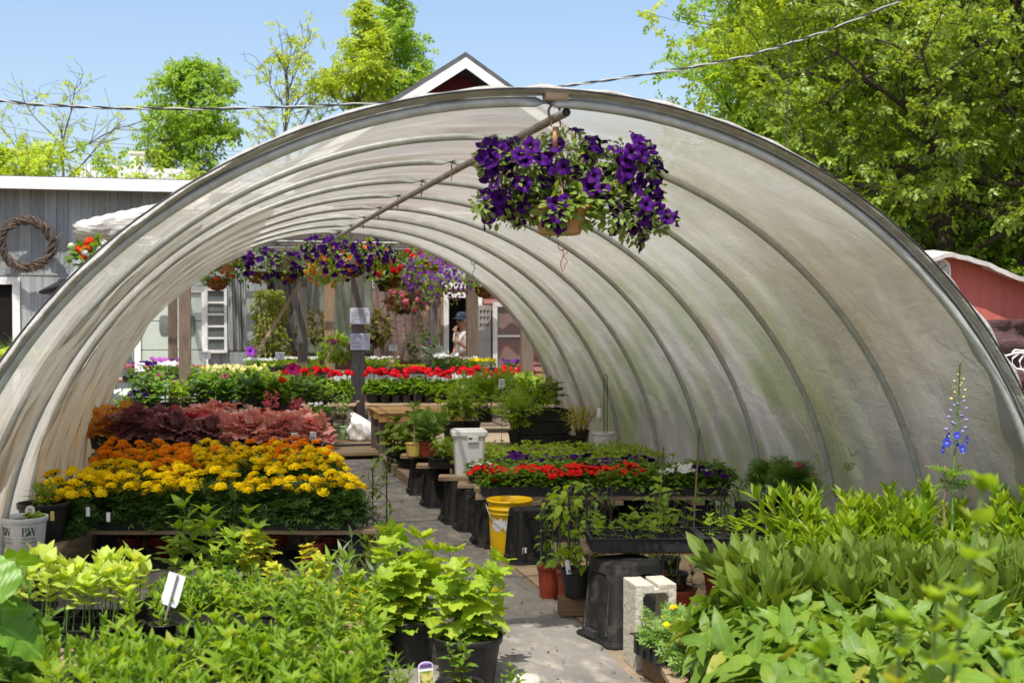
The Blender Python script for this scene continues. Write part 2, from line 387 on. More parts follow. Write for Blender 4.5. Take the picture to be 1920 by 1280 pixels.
def vine(seed, h, rad, n, T, L):
    r = np.random.default_rng(seed); lf, st = MB(), MB()
    for k in range(3):
        t = np.linspace(0, 1, 22); a = k*2.1+t*7+r.uniform(0, 6); p = np.stack([rad*np.cos(a)*(1-.1*t), .6*rad*np.sin(a), h*t], 1)+r.normal(0, .01, (22, 3)); st.tube(p, .0022, 4)
        m = n//3; tt = r.uniform(.08, 1, m); P = np.stack([np.interp(tt, t, p[:, c]) for c in range(3)], 1)
        d = unit(r, m)*np.array([1, 1, .35]); st_ = P+nrm(d)*L*.5
        lf.scatter(T, st_, d+np.array([0, 0, -.15]), np.array([0, 0, 1.])+r.normal(0, .35, (m, 3)), L*r.uniform(.6, 1.2, m))
    return lf, st
# ------------------------------------------------------------------ plant colours
G = {}
G['marigold'] = leafmat('marigold_leaf', (.04,.10,.022), (.065,.145,.025), .32, .5, 0)
G['mid'] = leafmat('mid_green_leaf', (.105,.21,.02), (.155,.285,.028), .4, .42)
G['fresh'] = leafmat('fresh_green_leaf', (.155,.275,.014), (.25,.38,.022), .44, .42)
G['lance'] = leafmat('narrow_green_leaf', (.12,.225,.014), (.215,.345,.024), .4, .42, .5)
G['lime'] = leafmat('lime_leaf', (.21,.345,.025), (.32,.43,.035), .38, .5, .3)
G['yellow'] = leafmat('yellow_leaf', (.34,.38,.02), (.42,.42,.025), .35, .5, .3)
G['pale'] = leafmat('pale_green_leaf', (.36,.48,.09), (.46,.57,.12), .44, .45, .3)
G['dark'] = leafmat('dark_green_leaf', (.045,.11,.017), (.085,.18,.024), .32, .4, .3)
G['grey'] = leafmat('greyish_green_leaf', (.10,.165,.02), (.18,.265,.032), .30, .5, .55)
G['broad'] = leafmat('broad_toothed_leaf', (.09,.175,.018), (.175,.285,.028), .30, .42, .45)
G['silver'] = leafmat('silver_leaf', (.32,.38,.34), (.42,.47,.43), .2, .7, 0)
G['squash'] = leafmat('large_crinkled_leaf', (.085,.20,.014), (.13,.27,.02), .3, .4, .6)
G['feather'] = leafmat('feathery_leaf', (.13,.24,.045), (.19,.33,.06), .3, .5, 0)
G['amber'] = leafmat('amber_leaf', (.80,.48,.10), (.66,.28,.07), .3, .5, .3, (1.3,1,.7))
G['plum'] = leafmat('plum_leaf', (.17,.08,.11), (.36,.17,.18), .2, .4, .3, (1.6,.8,.9))
G['coral'] = leafmat('coral_pink_leaf', (.88,.54,.45), (.66,.24,.22), .3, .5, .3, (1.3,.9,.9))
G['crimson'] = leafmat('crimson_leaf', (.50,.04,.05), (.36,.05,.07), .3, .45, .3, (1.6,.8,.8))
G['silverplum'] = leafmat('silvery_plum_leaf', (.70,.62,.55), (.55,.44,.40), .2, .5, .3, (1.2,1,1))
G['golden'] = leafmat('golden_bamboo_leaf', (.33,.36,.03), (.42,.36,.03), .4, .5, 0)
G['bronze'] = leafmat('bronze_green_leaf', (.10,.085,.022), (.17,.16,.03), .3, .5, 0)
G['stem'] = mat('green_stem', (.10,.18,.04), (.13,.20,.05), 10, rough=.6, bump=0)
G['stemred'] = mat('red_stem', (.16,.05,.035), (.12,.05,.03), 10, rough=.6, bump=0)
G['twig'] = mat('brown_twig', (.10,.07,.045), (.06,.04,.03), 20, rough=.8, bump=.3)
PM = {}
PM['purple'] = petalmat('purple_petal', (.058,.0022,.135), (.005,.001,.012), (.12,.55), .22)
PM['violet'] = petalmat('violet_petal', (.26,.05,.42), (.05,.01,.12), (.05,.4), .3)
PM['lilac'] = petalmat('lilac_petal', (.52,.16,.55), (.25,.03,.3), (.05,.5), .3)
PM['red'] = petalmat('scarlet_petal', (.72,.012,.008), (.22,.004,.004), (.05,.35), .25)
PM['gred'] = petalmat('geranium_red_petal', (.62,.010,.018), None, (0,1), .25)
PM['ored'] = petalmat('orange_red_petal', (.85,.07,.015), None, (0,1), .25)
PM['pink'] = petalmat('pink_petal', (.78,.20,.26), (.55,.08,.12), (.05,.6), .3)
PM['magenta'] = petalmat('magenta_petal', (.42,.015,.16), (.2,.005,.06), (.05,.5), .25)
PM['white'] = petalmat('white_petal', (.82,.82,.78), None, (0,1), .3, .1)
PM['yellow'] = petalmat('marigold_yellow_petal', (.95,.74,.008), None, (0,1), .32, .08)
PM['orange'] = petalmat('marigold_orange_petal', (.95,.36,.008), None, (0,1), .32, .15)
PM['apricot'] = petalmat('apricot_petal', (.88,.26,.03), (.75,.08,.01), (.05,.5), .3)
PM['paleyellow'] = petalmat('pale_yellow_petal', (.80,.70,.25), (.75,.5,.03), (.05,.4), .25)
PM['blue'] = petalmat('delphinium_blue_petal', (.07,.09,.60), (.75,.75,.8), (.1,.35), .3)
PM['mauve'] = petalmat('mauve_bud', (.38,.33,.62), None, (0,1), .3)

def rotz_to(n, spin=0.0):
    q = Vector((0, 0, 1)).rotation_difference(Vector(n).normalized())
    return q.to_matrix().to_4x4() @ Matrix.Rotation(spin, 4, 'Z')
class Proto:
    def __init__(s, parts, flowers=()): s.parts = list(parts); s.flowers = list(flowers)   # parts: (name, mesh[, children]); flowers: (name, mesh, matrix)
NPL = [0]
def place(pr, name, label, cat, loc, rz=None, group=None, sc=1.0, single=False, rng=random.Random(5), tilt=.0):
    """one plant (or potted plant) as its own top-level thing, every part a child of its own"""
    if rz is None: rz = rng.uniform(0, 2*pi)
    if len(pr.parts) == 1 and not pr.flowers:
        root = put(name, pr.parts[0][1], None, loc, rz, sc)
        tag(root, label, cat, group)
    else:
        root = thing(name, label, cat, loc, rz, group, sc)
        for p in pr.parts:
            o = put(p[0], p[1], root)
            for ch in (p[2] if len(p) > 2 else ()): put(ch[0], ch[1], o)
        for fn, fm, M in pr.flowers:
            o = put(fn, fm, root); o.matrix_local = M
    if tilt: root.rotation_euler[0] += rng.uniform(-tilt, tilt); root.rotation_euler[1] += rng.uniform(-tilt, tilt)
    NPL[0] += 1; return root

# shared flower meshes
def petunia_mesh(n, m, seed=0):
    r = np.random.default_rng(seed); V, F, UV = P_PETUNIA; V = V.copy(); V[:, 2] += .1*np.sin(np.arctan2(V[:, 1], V[:, 0])*5+seed)*np.hypot(V[:, 0], V[:, 1]); V *= r.uniform(.9, 1.1, 3)
    mb = MB().add(V, F, 0, UV); mb.tube([(0, 0, -1.15), (0, 0, -.8)], [.05, .1], 5, 1); return mb.mesh(n, [PM[m], G['stem']], True)
FL = {}
for k in ('purple', 'red', 'white', 'violet', 'lilac', 'magenta', 'apricot', 'pink'): FL['petunia_'+k] = [petunia_mesh('flower', k, i) for i in range(3)]
for k in ('yellow', 'orange'): FL['marigold_'+k] = [pompom(i).mesh('flower', [PM[k], G['marigold']]) for i in range(4)]
for k in ('gred', 'ored', 'pink', 'white'): FL['ball_'+k] = [ballflower(i).mesh('flower', [PM[k], G['stem']]) for i in range(3)]
def flmat(p, n, s, spin=0): return Matrix.Translation(Vector(p)) @ rotz_to(n, spin) @ Matrix.Scale(s, 4)
def flowers_on(seed, key, n, rad, h, size, up=.9, name='flower', cam=0.0, hv=.12):
    r = random.Random(seed); out = []; k = 0
    pts = []
    while len(pts) < n and k < 900:
        k += 1; a = r.uniform(0, 2*pi); q = rad*math.sqrt(r.random()); p = Vector((q*math.cos(a), q*math.sin(a), h*(1-.35*(q/rad)**2)*(1+r.uniform(-hv, hv))))
        if all((p-o).length > size*1.35 for o in pts): pts.append(p)
    for i, p in enumerate(pts):
        nv = Vector((p.x/rad*.5+r.gauss(0, .15), p.y/rad*.5+r.gauss(0, .15)-cam, up))
        out.append((name, r.choice(FL[key]), flmat(p, nv, size*r.uniform(.85, 1.12), r.uniform(0, 6))))
    return out
def bed(seed, key, n_leaf, rad, h, T, L, g, nfl, fs, **kw):
    m = mound(seed, n_leaf, rad, h, T, L, **kw).mesh('foliage', G[g], True)
    return Proto([('foliage', m)], flowers_on(seed, key, nfl, rad*.85, h*1.08, fs) if nfl else [])
MARI = {}
for col in ('yellow', 'orange'):
    for i, nf in enumerate((5, 4, 6, 5)):
        m = mound(40+i, 230, .115, .245, L_PINN, .085, .8, .35, .015, .25).mesh('foliage', G['marigold'])
        MARI[col, i] = Proto([('foliage', m)], flowers_on(i*7+3, 'marigold_'+col, nf, .10, .30, .039, 1.5, hv=.05))
for i in range(2):
    m = mound(60+i, 210, .115, .20, L_PINN, .085, .8, .35, .015, .25).mesh('foliage', G['marigold'])
    MARI['bud', i] = Proto([('foliage', m)], flowers_on(i+31, 'marigold_yellow', 1, .09, .21, .026, 1.3))
PET = {}
for col in ('red', 'purple', 'white'):
    for i, nf in enumerate((5, 3, 6)): PET[col, i] = bed(70+i, 'petunia_'+col, 130, .13, .13, L_SMALL, .05, 'mid', nf+3 if col == 'red' else nf, .044)
for i in range(3): PET['none', i] = bed(80+i, 'petunia_white', 140, .13, .15, L_SMALL, .052, 'mid', 0, .03)
HEU = {}
for g in ('amber', 'plum', 'coral', 'crimson', 'silverplum'):
    for i in range(2):
        m = mound(90+i, 62, .19, .27, L_MAPLE, .135, .8, .25, .02, .45, .3, .0); st = MB(); r = random.Random(i)
        for k in range(14):
            a = r.uniform(0, 6.3); st.tube([(0, 0, 0), (.06*math.cos(a), .06*math.sin(a), .1), (.13*math.cos(a), .13*math.sin(a), .17)], .0025, 4)
        HEU[g, i] = Proto([('foliage', m.mesh('foliage', G[g], True)), ('stem', st.mesh('stem', G['stemred']))])
def stemproto(seed, ns, h, base, spread, T, L, per, g, sg='stem', top=None, **kw):
    lf, st, tips = stems(seed, ns, h, base, spread, T, L, per, **kw)
    p = Proto([('foliage', lf.mesh('foliage', G[g], True)), ('stem', st.mesh('stem', G[sg]))]); p.tips = tips; return p

# ------------------------------------------------------------------ containers
def pot_parts(r=.11, h=.2, m='black', rim=.012, taper=.78, seg=28, soil=True, ribs=False):
    mb = MB(); rb = r*taper
    prof = [(.001, 0), (rb*.96, 0), (rb, .006), (r*.96, h*.84), (r*.965, h*.85), (r*1.03, h*.86), (r*1.05, h*.985), (r*1.045, h), (r*.99, h), (r*.96, h*.88), (rb*.9, h*.3)]
    if ribs: prof = [(.001, 0), (rb*.96, 0), (rb, .006)]+[(rb+(r*.96-rb)*t+(.004 if i % 2 else 0), h*(.1+.74*t)) for i, t in enumerate(np.linspace(0, 1, 9))]+prof[3:]
    mb.lathe(prof, seg); parts = [('pot', mb.mesh('pot', MT[m], True))]
    if soil:
        sb = MB(); sb.disc(r*.955, h*.87, seg); parts.append(('soil', sb.mesh('soil', MT['soil'])))
    return parts
def potted(pr, r, h, m='black', **kw):
    """parts of a pot with a plant standing in its soil"""
    out = pot_parts(r, h, m, **kw)
    M = Matrix.Translation((0, 0, h*.86))
    def lifted(me):
        c = me.copy(); c.transform(M); return c
    q = Proto(out+[(p[0], lifted(p[1])) for p in pr.parts], [(a, b, M @ c) for a, b, c in pr.flowers]); return q
def tray_mesh(lx, ly, h=.06, cells=(5, 2), m='black'):
    mb = MB(); t = .004
    for s in (-1, 1):
        mb.box((0, s*ly/2, h*.5), (lx, t, h*.94)); mb.box((s*lx/2, 0, h*.5), (t, ly-t*2.2, h*.94))
        mb.box((0, s*(ly/2+.006), h-.004), (lx+.03, .014, .006)); mb.box((s*(lx/2+.006), 0, h-.0041), (.014, ly-.004, .006))
        n = int(lx/.07)
        for k in range(n): mb.box((-lx/2+(k+.5)*lx/n, s*(ly/2+.004), h*.42), (.022, .008, h*.72))
        n = int(ly/.07)
        for k in range(n): mb.box((s*(lx/2+.004), -ly/2+(k+.5)*ly/n, h*.42), (.008, .022, h*.72))
    for k in range(1, cells[0]): mb.box((-lx/2+k*lx/cells[0], 0, h*.55), (.006, ly-.01, h*.8))
    for k in range(1, cells[1]): mb.box((0, -ly/2+k*ly/cells[1], h*.552), (lx-.012, .006, h*.79))
    mb.box((0, 0, h*.14), (lx-.006, ly-.006, h*.2)); me = mb.mesh('tray', MT[m])
    sb = MB(); sb.box((0, 0, h*.42), (lx-.008, ly-.008, h*.3)); return me, sb.mesh('soil', MT['soil'])
def tray(name, label, lx, ly, loc, rz=0, group=None, cells=(5, 2), h=.06, m='black', cat='plant tray'):
    key = (round(lx, 3), round(ly, 3), cells, h, m)
    if key not in TR: TR[key] = tray_mesh(lx, ly, h, cells, m)
    o = tag(put(name, TR[key][0], None, loc, rz), label, cat, group); put('soil', TR[key][1], o); return o
TR = {}
def tub_mesh(w, d, h, m):
    """square tapered tub standing upside down: wide rim on the ground, hand hole in the rim, recessed panel on each face"""
    mb = MB()
    prof = [(.50, 0), (.50, .055), (.455, .06), (.445, .075), (.36, .955), (.34, .99), (.30, 1.0), (.001, 1.0)]
    mb.lathe([(r*1.0, z*h) for r, z in prof], 40, sq=9)
    me_v = mb.v[0]; me_v[:, 0] *= w; me_v[:, 1] *= d
    pan = MB()
    for k in range(4):
        a = k*pi/2; W = (w if k % 2 == 0 else d); D = (d if k % 2 == 0 else w)
        def P(x, t, o): 
            rr = (.445+(.36-.445)*(t*h-.075*h)/(.88*h))*D+o; q = np.array([x*W*(.445-.085*t), -rr, t*h]); c, s = math.cos(a), math.sin(a)
            return (q[0]*c-q[1]*s, q[0]*s+q[1]*c, q[2])
        path = [P(-.66, .13, .001), P(-.66, .78, .001), P(-.5, .86, .001), P(.5, .86, .001), P(.66, .78, .001), P(.66, .13, .001)]
        pan.tube(path, .006, 5)
    hole = MB()
    for k in (0, 1):
        c = (0, -.5*d-.0005, .032*h) if k == 0 else (.12*w, 0, 0)
    hole.box((0.02*w, -.4455*d-.010, .105*h), (.26*w, .03, .085*h))
    hole.box((-.4455*w-.010, 0.02, .105*h), (.03, .26*d, .085*h))
    return mb.mesh('tub', m, True), pan.mesh('panel_rim', m, True), hole.mesh('hand_hole', MT['ink'])
TUBS = {}
def tub(label, loc, w=.36, d=.36, h=.33, rz=0, m='black', group='upturned black tubs carrying the right bench', name='upturned_tub'):
    key = (w, d, h, m)
    if key not in TUBS: TUBS[key] = tub_mesh(w, d, h, MT[m])
    a, b, c = TUBS[key]; o = tag(put(name, a, None, loc, rz), label, 'tub', group); put('panel_rim', b, o); put('hand_hole', c, o); return o
def plank(label, x0, x1, y, z, w=.14, t=.03, m='board_x', group=None, name='plank', rz=0):
    mb = MB(); r = random.Random(int(x0*100+y*37)); n = 9; xs = np.linspace(-(x1-x0)/2, (x1-x0)/2, n)
    v = []
    for x in xs:
        dz = r.uniform(-.002, .002); e = r.uniform(-.003, .003)
        v += [(x, -w/2+e, -t/2+dz), (x, w/2+e, -t/2+dz), (x, w/2+e, t/2+dz), (x, -w/2+e, t/2+dz)]
    F = [(i*4+k, i*4+(k+1) % 4, i*4+4+(k+1) % 4, i*4+4+k) for i in range(n-1) for k in range(4)]
    mb.add(np.array(v)*[1, 1, 1], [np.array([q[::-1] for q in F]), np.array([[0, 1, 2, 3], [n*4-1, n*4-2, n*4-3, n*4-4]])])
    return tag(obj(name, mb, MT[m], None, False, ((x0+x1)/2, y, z), rz, .004), label, 'plank', group)
# ------------------------------------------------------------------ world, sun, camera
SUN = Vector((-.22, -.40, .89)).normalized()
def setup():
    w = bpy.data.worlds.new('World'); SC.world = w; w.use_nodes = True; nt = w.node_tree; nt.nodes.clear()
    sky = nt.nodes.new('ShaderNodeTexSky'); sky.sky_type = 'NISHITA'; sky.sun_disc = False
    sky.sun_elevation = math.asin(SUN.z); sky.sun_rotation = math.atan2(SUN.x, SUN.y); sky.air_density = 1.0; sky.dust_density = 2.8; sky.ozone_density = 1.0; sky.altitude = 100
    bg = nt.nodes.new('ShaderNodeBackground'); bg.inputs[1].default_value = .15; o = nt.nodes.new('ShaderNodeOutputWorld')
    nt.links.new(sky.outputs[0], bg.inputs[0]); nt.links.new(bg.outputs[0], o.inputs[0])
    l = bpy.data.lights.new('sun', 'SUN'); l.energy = 4.4; l.angle = math.radians(.53); l.color = (1, .955, .88)
    lo = bpy.data.objects.new('sun', l); C.objects.link(lo); lo.rotation_euler = (-SUN).to_track_quat('-Z', 'Y').to_euler(); lo.location = SUN*60
    cam = bpy.data.cameras.new('camera'); co = bpy.data.objects.new('camera', cam); C.objects.link(co); SC.camera = co
    cam.sensor_width = 36; cam.lens = FOC/1920*36; cam.clip_end = 2000; cam.clip_start = .05
    co.location = (0, 0, EYE); co.rotation_euler = (pi/2-PIT, 0, -YAW)
    cam.dof.use_dof = True; cam.dof.focus_distance = 8.6; cam.dof.aperture_fstop = 4.5
    v = SC.view_settings; v.view_transform = 'Standard'; v.look = 'None'; v.exposure = .55; v.gamma = 1; v.use_curve_mapping = False
    cy = SC.cycles; cy.max_bounces = 10; cy.diffuse_bounces = 5; cy.transmission_bounces = 6; cy.transparent_max_bounces = 16; cy.glossy_bounces = 3
    cy.sample_clamp_indirect = 6; cy.use_denoising = True; cy.caustics_reflective = False; cy.caustics_refractive = False
setup()

# ------------------------------------------------------------------ ground
def grounds():
    m, nt = nodes('dry_dirt')
    n1 = noise(nt, .9, rnd=False); n2 = noise(nt, 35, detail=8)
    col = mixc(nt, (.27,.21,.145), (.14,.115,.075), ramp(nt, n1, .35, .65)); col = mixc(nt, col, (.36,.30,.22), ramp(nt, n2, .55, .75, 0, .7))
    finish(nt, col, .95, .1, 0, n2, .8, .02)
    g = MB(); xs = np.linspace(-150, 150, 41); ys = np.linspace(-40, 260, 41); X, Y = np.meshgrid(xs, ys); i, j = np.meshgrid(np.arange(40), np.arange(40), indexing='ij')
    g.add(np.stack([X.ravel(), Y.ravel(), 0*X.ravel()], 1), [np.stack([i*41+j, i*41+j+1, i*41+41+j+1, i*41+41+j], -1).reshape(-1, 4)])
    struct('ground', g, m)
    m, nt = nodes('landscape_fabric')
    a = noise(nt, 1.3, (1, .6, 1)); b = noise(nt, 9, (1, .5, 1), 8); c = noise(nt, 160, (1, .2, 1), 2)
    col = mixc(nt, (.125,.118,.108), (.215,.20,.18), ramp(nt, a, .38, .64)); col = mixc(nt, col, (.36,.325,.27), ramp(nt, b, .50, .72, 0, .8)); col = mixc(nt, col, (.10,.095,.09), ramp(nt, c, .5, .7, 0, .22))
    finish(nt, col, .8, .25, 0, b, .5, .02)
    # wrinkled sheet: real small folds
    nx, ny = 60, 200; xs = np.linspace(-1.25, 1.86, nx); ys = np.linspace(3.2, 14.2, ny); X, Y = np.meshgrid(xs, ys, indexing='ij')
    Z = .008+.006*np.sin(X*5+Y*2.3+np.sin(Y*1.7)*2)*np.sin(Y*3.1+X)+.003*np.sin(Y*11+X*7)
    Xe = X+.03*np.sin(Y*2.1)*(X > 1.8)
    i, j = np.meshgrid(np.arange(nx-1), np.arange(ny-1), indexing='ij'); q = np.stack([i*ny+j, (i+1)*ny+j, (i+1)*ny+j+1, i*ny+j+1], -1).reshape(-1, 4)
    Z = np.maximum(Z, .004)
    struct('path', MB().add(np.stack([Xe.ravel(), Y.ravel(), Z.ravel()], 1), [q]), m, True)
    m, nt = nodes('bare_earth_floor')
    a = noise(nt, 2.2); b = noise(nt, 40, detail=8)
    col = mixc(nt, (.40,.30,.205), (.28,.205,.14), ramp(nt, a, .38, .62)); col = mixc(nt, col, (.20,.15,.10), ramp(nt, b, .55, .72, 0, .5)); finish(nt, col, .95, .1, 0, b, .6, .01)
    f = MB(); f.box((2.95, 10.35, .006), (2.1, 8.0, .006)); struct('earth_floor', f, m)
grounds()
def litter():
    r = np.random.default_rng(77); mb = MB(); n = 520; x = r.uniform(-.2, 1.9, n); y = r.uniform(4.6, 13.5, n)
    T = leafT(.35, 2, .5, .3, .3); p = np.stack([x, y, np.full(n, .022)], 1); d = r.normal(size=(n, 3)); d[:, 2] *= .15
    mb.scatter(T, p, d, np.array([0, 0, 1.])+r.normal(0, .25, (n, 3)), r.uniform(.008, .03, n), 0); k = 260
    p = np.stack([r.uniform(.1, 1.85, k), r.uniform(4.8, 12, k), np.full(k, .018)], 1); mb.scatter(T, p, r.normal(size=(k, 3))*np.array([1, 1, .2]), (0, 0, 1), r.uniform(.005, .016, k), 1)
    o = obj('leaf_litter', mb, [mat('dead_leaf', (.16,.10,.05), (.09,.055,.03), 9, rough=.9, bump=0, island=.4), mat('spilled_soil', (.05,.032,.02), (.08,.05,.03), 30, rough=1, bump=0)]); tag(o, 'dead leaves and spilled soil scattered on the walkway', 'litter', None, 'stuff')

litter()
# ------------------------------------------------------------------ the hoop house
HX, HR, HE, HZ, HY0, HSP, NH = 1.423, 2.57, .967, .05, 5.366, 1.129, 9
def hoop_pt(th, y, R=HR):
    return np.array([HX+R*math.cos(th), y, HZ+R*HE*math.sin(th)])
def hoop_house():
    root = thing('hoop_house', 'arched tunnel greenhouse of steel hoops under cloudy stained plastic film', 'greenhouse', (HX, HY0, 0))
    inv = Vector((-HX, -HY0, 0))
    def ob(name, mb, m, smooth=True, par=None):
        me = mb.mesh(name, m, smooth); me.transform(Matrix.Translation(inv)); return put(name, me, par or root)
    th = np.linspace(-.02, pi+.02, 90)
    for k in range(NH):
        R0 = HR+(.004 if k else 0)
        bulge = .03*np.exp(-((th-2.45)/.35)**2) if k == 0 else 0*th
        p = np.stack([HX+(R0+bulge)*np.cos(th), np.full_like(th, HY0+k*HSP), HZ+(R0+bulge)*HE*np.sin(th)], 1)
        ob('hoop', MB().tube(p, .0225 if k == 0 else .0195, 10), MT['steel'])
    # film: sags a little between hoops, wrinkles, open at both ends
    r = np.random.default_rng(3); nu, nv = 170, 150
    u = np.linspace(-.01, pi+.01, nu); yv = np.concatenate([np.linspace(HY0-.015, HY0+8*HSP+.18, nv)]); U, V = np.meshgrid(u, yv, indexing='ij')
    ph = (V-HY0)/HSP; sag = np.sin(pi*np.clip(ph, 0, 8))**2
    wr = .006*np.sin(U*23+V*9+2*np.sin(V*2.1))+.007*np.sin(U*11-V*14+3*np.sin(U*3))+.004*np.sin(U*47+V*31)
    wr += .010*np.sin(V*38+U*3+4*np.sin(U*2.2))*np.clip(np.sin(U*1.0), 0, 1)*.35
    rad = HR+.034-.028*sag*.75+wr*(.35+.65*sag)
    rad += .02*np.exp(-((U-2.45)/.4)**2)*np.exp(-(V-HY0)/.6)
    X = HX+rad*np.cos(U); Z = np.maximum(HZ+rad*HE*np.sin(U), .0)
    Vv = V.copy(); Vv[:, -1] += .05*np.sin(u*19)+.03*np.sin(u*43)
    i, j = np.meshgrid(np.arange(nu-1), np.arange(nv-1), indexing='ij'); q = np.stack([i*nv+j, (i+1)*nv+j, (i+1)*nv+j+1, i*nv+j+1], -1).reshape(-1, 4)
    m, nt = nodes('greenhouse_film')
    uv = nt.nodes.new('ShaderNodeUVMap')
    def nz(scale, st, det=6, off=0):
        mp = nt.nodes.new('ShaderNodeMapping'); mp.inputs['Scale'].default_value = st; mp.inputs['Location'].default_value = (off, off*.7, 0); nt.links.new(uv.outputs[0], mp.inputs[0])
        n = nt.nodes.new('ShaderNodeTexNoise'); n.inputs['Scale'].default_value = scale; n.inputs['Detail'].default_value = det; n.inputs['Roughness'].default_value = .62; n.inputs['Distortion'].default_value = .6; nt.links.new(mp.outputs[0], n.inputs['Vector']); return n.outputs['Fac']
    sx = nt.nodes.new('ShaderNodeSeparateXYZ'); nt.links.new(uv.outputs[0], sx.inputs[0])     # uv: x arc length in m (0 = right foot), y metres along the tunnel
    streak = nz(2.0, (.5, 2.0, 1)); fine = nz(14, (.5, 2.4, 1), 8, 3); blot = nz(.9, (1, 1, 1), 4, 7); wrn = nz(6, (1.6, .7, 1), 7, 11)
    col = mixc(nt, (.525,.51,.46), (.36,.32,.235), ramp(nt, streak, .40, .72, 0, .6))
    col = mixc(nt, col, (.24,.20,.12), ramp(nt, fine, .54, .74, 0, .38))
    right = ramp(nt, sx.outputs[0], 4.4, 2.2, 0, 1)
    dirt_shade = nt.nodes.new('ShaderNodeMath'); dirt_shade.operation = 'MULTIPLY'; dn = nt.nodes.new('ShaderNodeMath'); dn.operation = 'MULTIPLY'; nt.links.new(right, dn.inputs[0]); nt.links.new(ramp(nt, sx.outputs[1], 1.8, 3.2, 1, .45), dn.inputs[1]); nt.links.new(dn.outputs[0], dirt_shade.inputs[0]); nt.links.new(ramp(nt, blot, .36, .6, .5, 1), dirt_shade.inputs[1])
    col = mixc(nt, col, (.215,.195,.13), ramp(nt, dirt_shade.outputs[0], 0, 1, 0, .95))  # dirt, plus the dimmer side away from the sun put into the colour
    low = ramp(nt, sx.outputs[0], 2.6, .8, 0, 1)
    green_view = nt.nodes.new('ShaderNodeMath'); green_view.operation = 'MULTIPLY'; nt.links.new(low, green_view.inputs[0]); nt.links.new(ramp(nt, nz(1.1, (1, 1, 1), 3, 21), .4, .62), green_view.inputs[1])
    sn = nt.nodes.new('ShaderNodeMath'); sn.operation = 'PINGPONG'; sn.inputs[1].default_value = HSP/2; nt.links.new(sx.outputs[1], sn.inputs[0])
    hb = nt.nodes.new('ShaderNodeMath'); hb.operation = 'MULTIPLY'; nt.links.new(ramp(nt, sn.outputs[0], .03, .30, 1, 0), hb.inputs[0]); nt.links.new(ramp(nt, nz(2.0, (.8, 1.2, 1), 5, 41), .42, .62), hb.inputs[1])
    col = mixc(nt, col, (.22,.165,.095), ramp(nt, hb.outputs[0], 0, 1, 0, .6))
    far = ramp(nt, sx.outputs[1], 1.3, 2.8, .12, 1); green_view2 = nt.nodes.new('ShaderNodeMath'); green_view2.operation = 'MULTIPLY'; nt.links.new(green_view.outputs[0], green_view2.inputs[0]); nt.links.new(far, green_view2.inputs[1])
    col = mixc(nt, col, (.22,.27,.10), ramp(nt, green_view2.outputs[0], 0, 1, 0, .85))  # blurred greenery behind the film, painted in as a green tint
    ll = ramp(nt, sx.outputs[0], 6.7, 7.7, 0, 1)
    org = nt.nodes.new('ShaderNodeMath'); org.operation = 'MULTIPLY'; nt.links.new(ll, org.inputs[0]); nt.links.new(ramp(nt, nz(1.6, (.5, 2.2, 1), 4, 33), .5, .66), org.inputs[1])
    col = mixc(nt, col, (.75,.45,.12), ramp(nt, org.outputs[0], 0, 1, 0, .65))
    bm = nt.nodes.new('ShaderNodeBump'); bm.inputs['Strength'].default_value = .34; bm.inputs['Distance'].default_value = .022
    def ridge(scale, st, rot, off, wdt):
        mp = nt.nodes.new('ShaderNodeMapping'); mp.inputs['Scale'].default_value = st; mp.inputs['Rotation'].default_value = (0, 0, rot); mp.inputs['Location'].default_value = (off, off, 0); nt.links.new(uv.outputs[0], mp.inputs[0])
        n = nt.nodes.new('ShaderNodeTexNoise'); n.inputs['Scale'].default_value = scale; n.inputs['Detail'].default_value = 3; n.inputs['Distortion'].default_value = .8; nt.links.new(mp.outputs[0], n.inputs['Vector'])
        a = nt.nodes.new('ShaderNodeMath'); a.operation = 'SUBTRACT'; a.inputs[1].default_value = .5; nt.links.new(n.outputs['Fac'], a.inputs[0]); b = nt.nodes.new('ShaderNodeMath'); b.operation = 'ABSOLUTE'; nt.links.new(a.outputs[0], b.inputs[0]); return ramp(nt, b.outputs[0], 0, wdt, 1, 0)
    r1 = ridge(.9, (1, 2.2, 1), .6, 3, .035); r2 = ridge(1.9, (.7, 1.8, 1), -.5, 9, .04)
    def addn(a, b, k):
        n = nt.nodes.new('ShaderNodeMath'); n.operation = 'MULTIPLY_ADD'; n.inputs[1].default_value = k; nt.links.new(b, n.inputs[0]); nt.links.new(a, n.inputs[2]); return n.outputs[0]
    hgt = addn(addn(addn(wrn, fine, .5), r1, .28), r2, .12); nt.links.new(hgt, bm.inputs['Height'])
    crs = nt.nodes.new('ShaderNodeMath'); crs.operation = 'MAXIMUM'; nt.links.new(r1, crs.inputs[0]); nt.links.new(r2, crs.inputs[1]); col = mixc(nt, col, (.40,.36,.27), ramp(nt, crs.outputs[0], .3, 1, 0, .10))
    d = nt.nodes.new('ShaderNodeBsdfDiffuse'); t = nt.nodes.new('ShaderNodeBsdfTranslucent'); tr = nt.nodes.new('ShaderNodeBsdfTransparent'); gl = nt.nodes.new('ShaderNodeBsdfGlossy')
    gl.inputs['Roughness'].default_value = .28; gl.inputs['Color'].default_value = (.9, .9, .9, 1)
    for b in (d, t): nt.links.new(col, b.inputs[0])
    for b in (d, t, gl): nt.links.new(bm.outputs[0], b.inputs['Normal'])
    nt.links.new(mixc(nt, col, (1, 1, 1), .35), tr.inputs[0])
    m1 = nt.nodes.new('ShaderNodeMixShader'); m1.inputs[0].default_value = .78; nt.links.new(d.outputs[0], m1.inputs[1]); nt.links.new(t.outputs[0], m1.inputs[2])
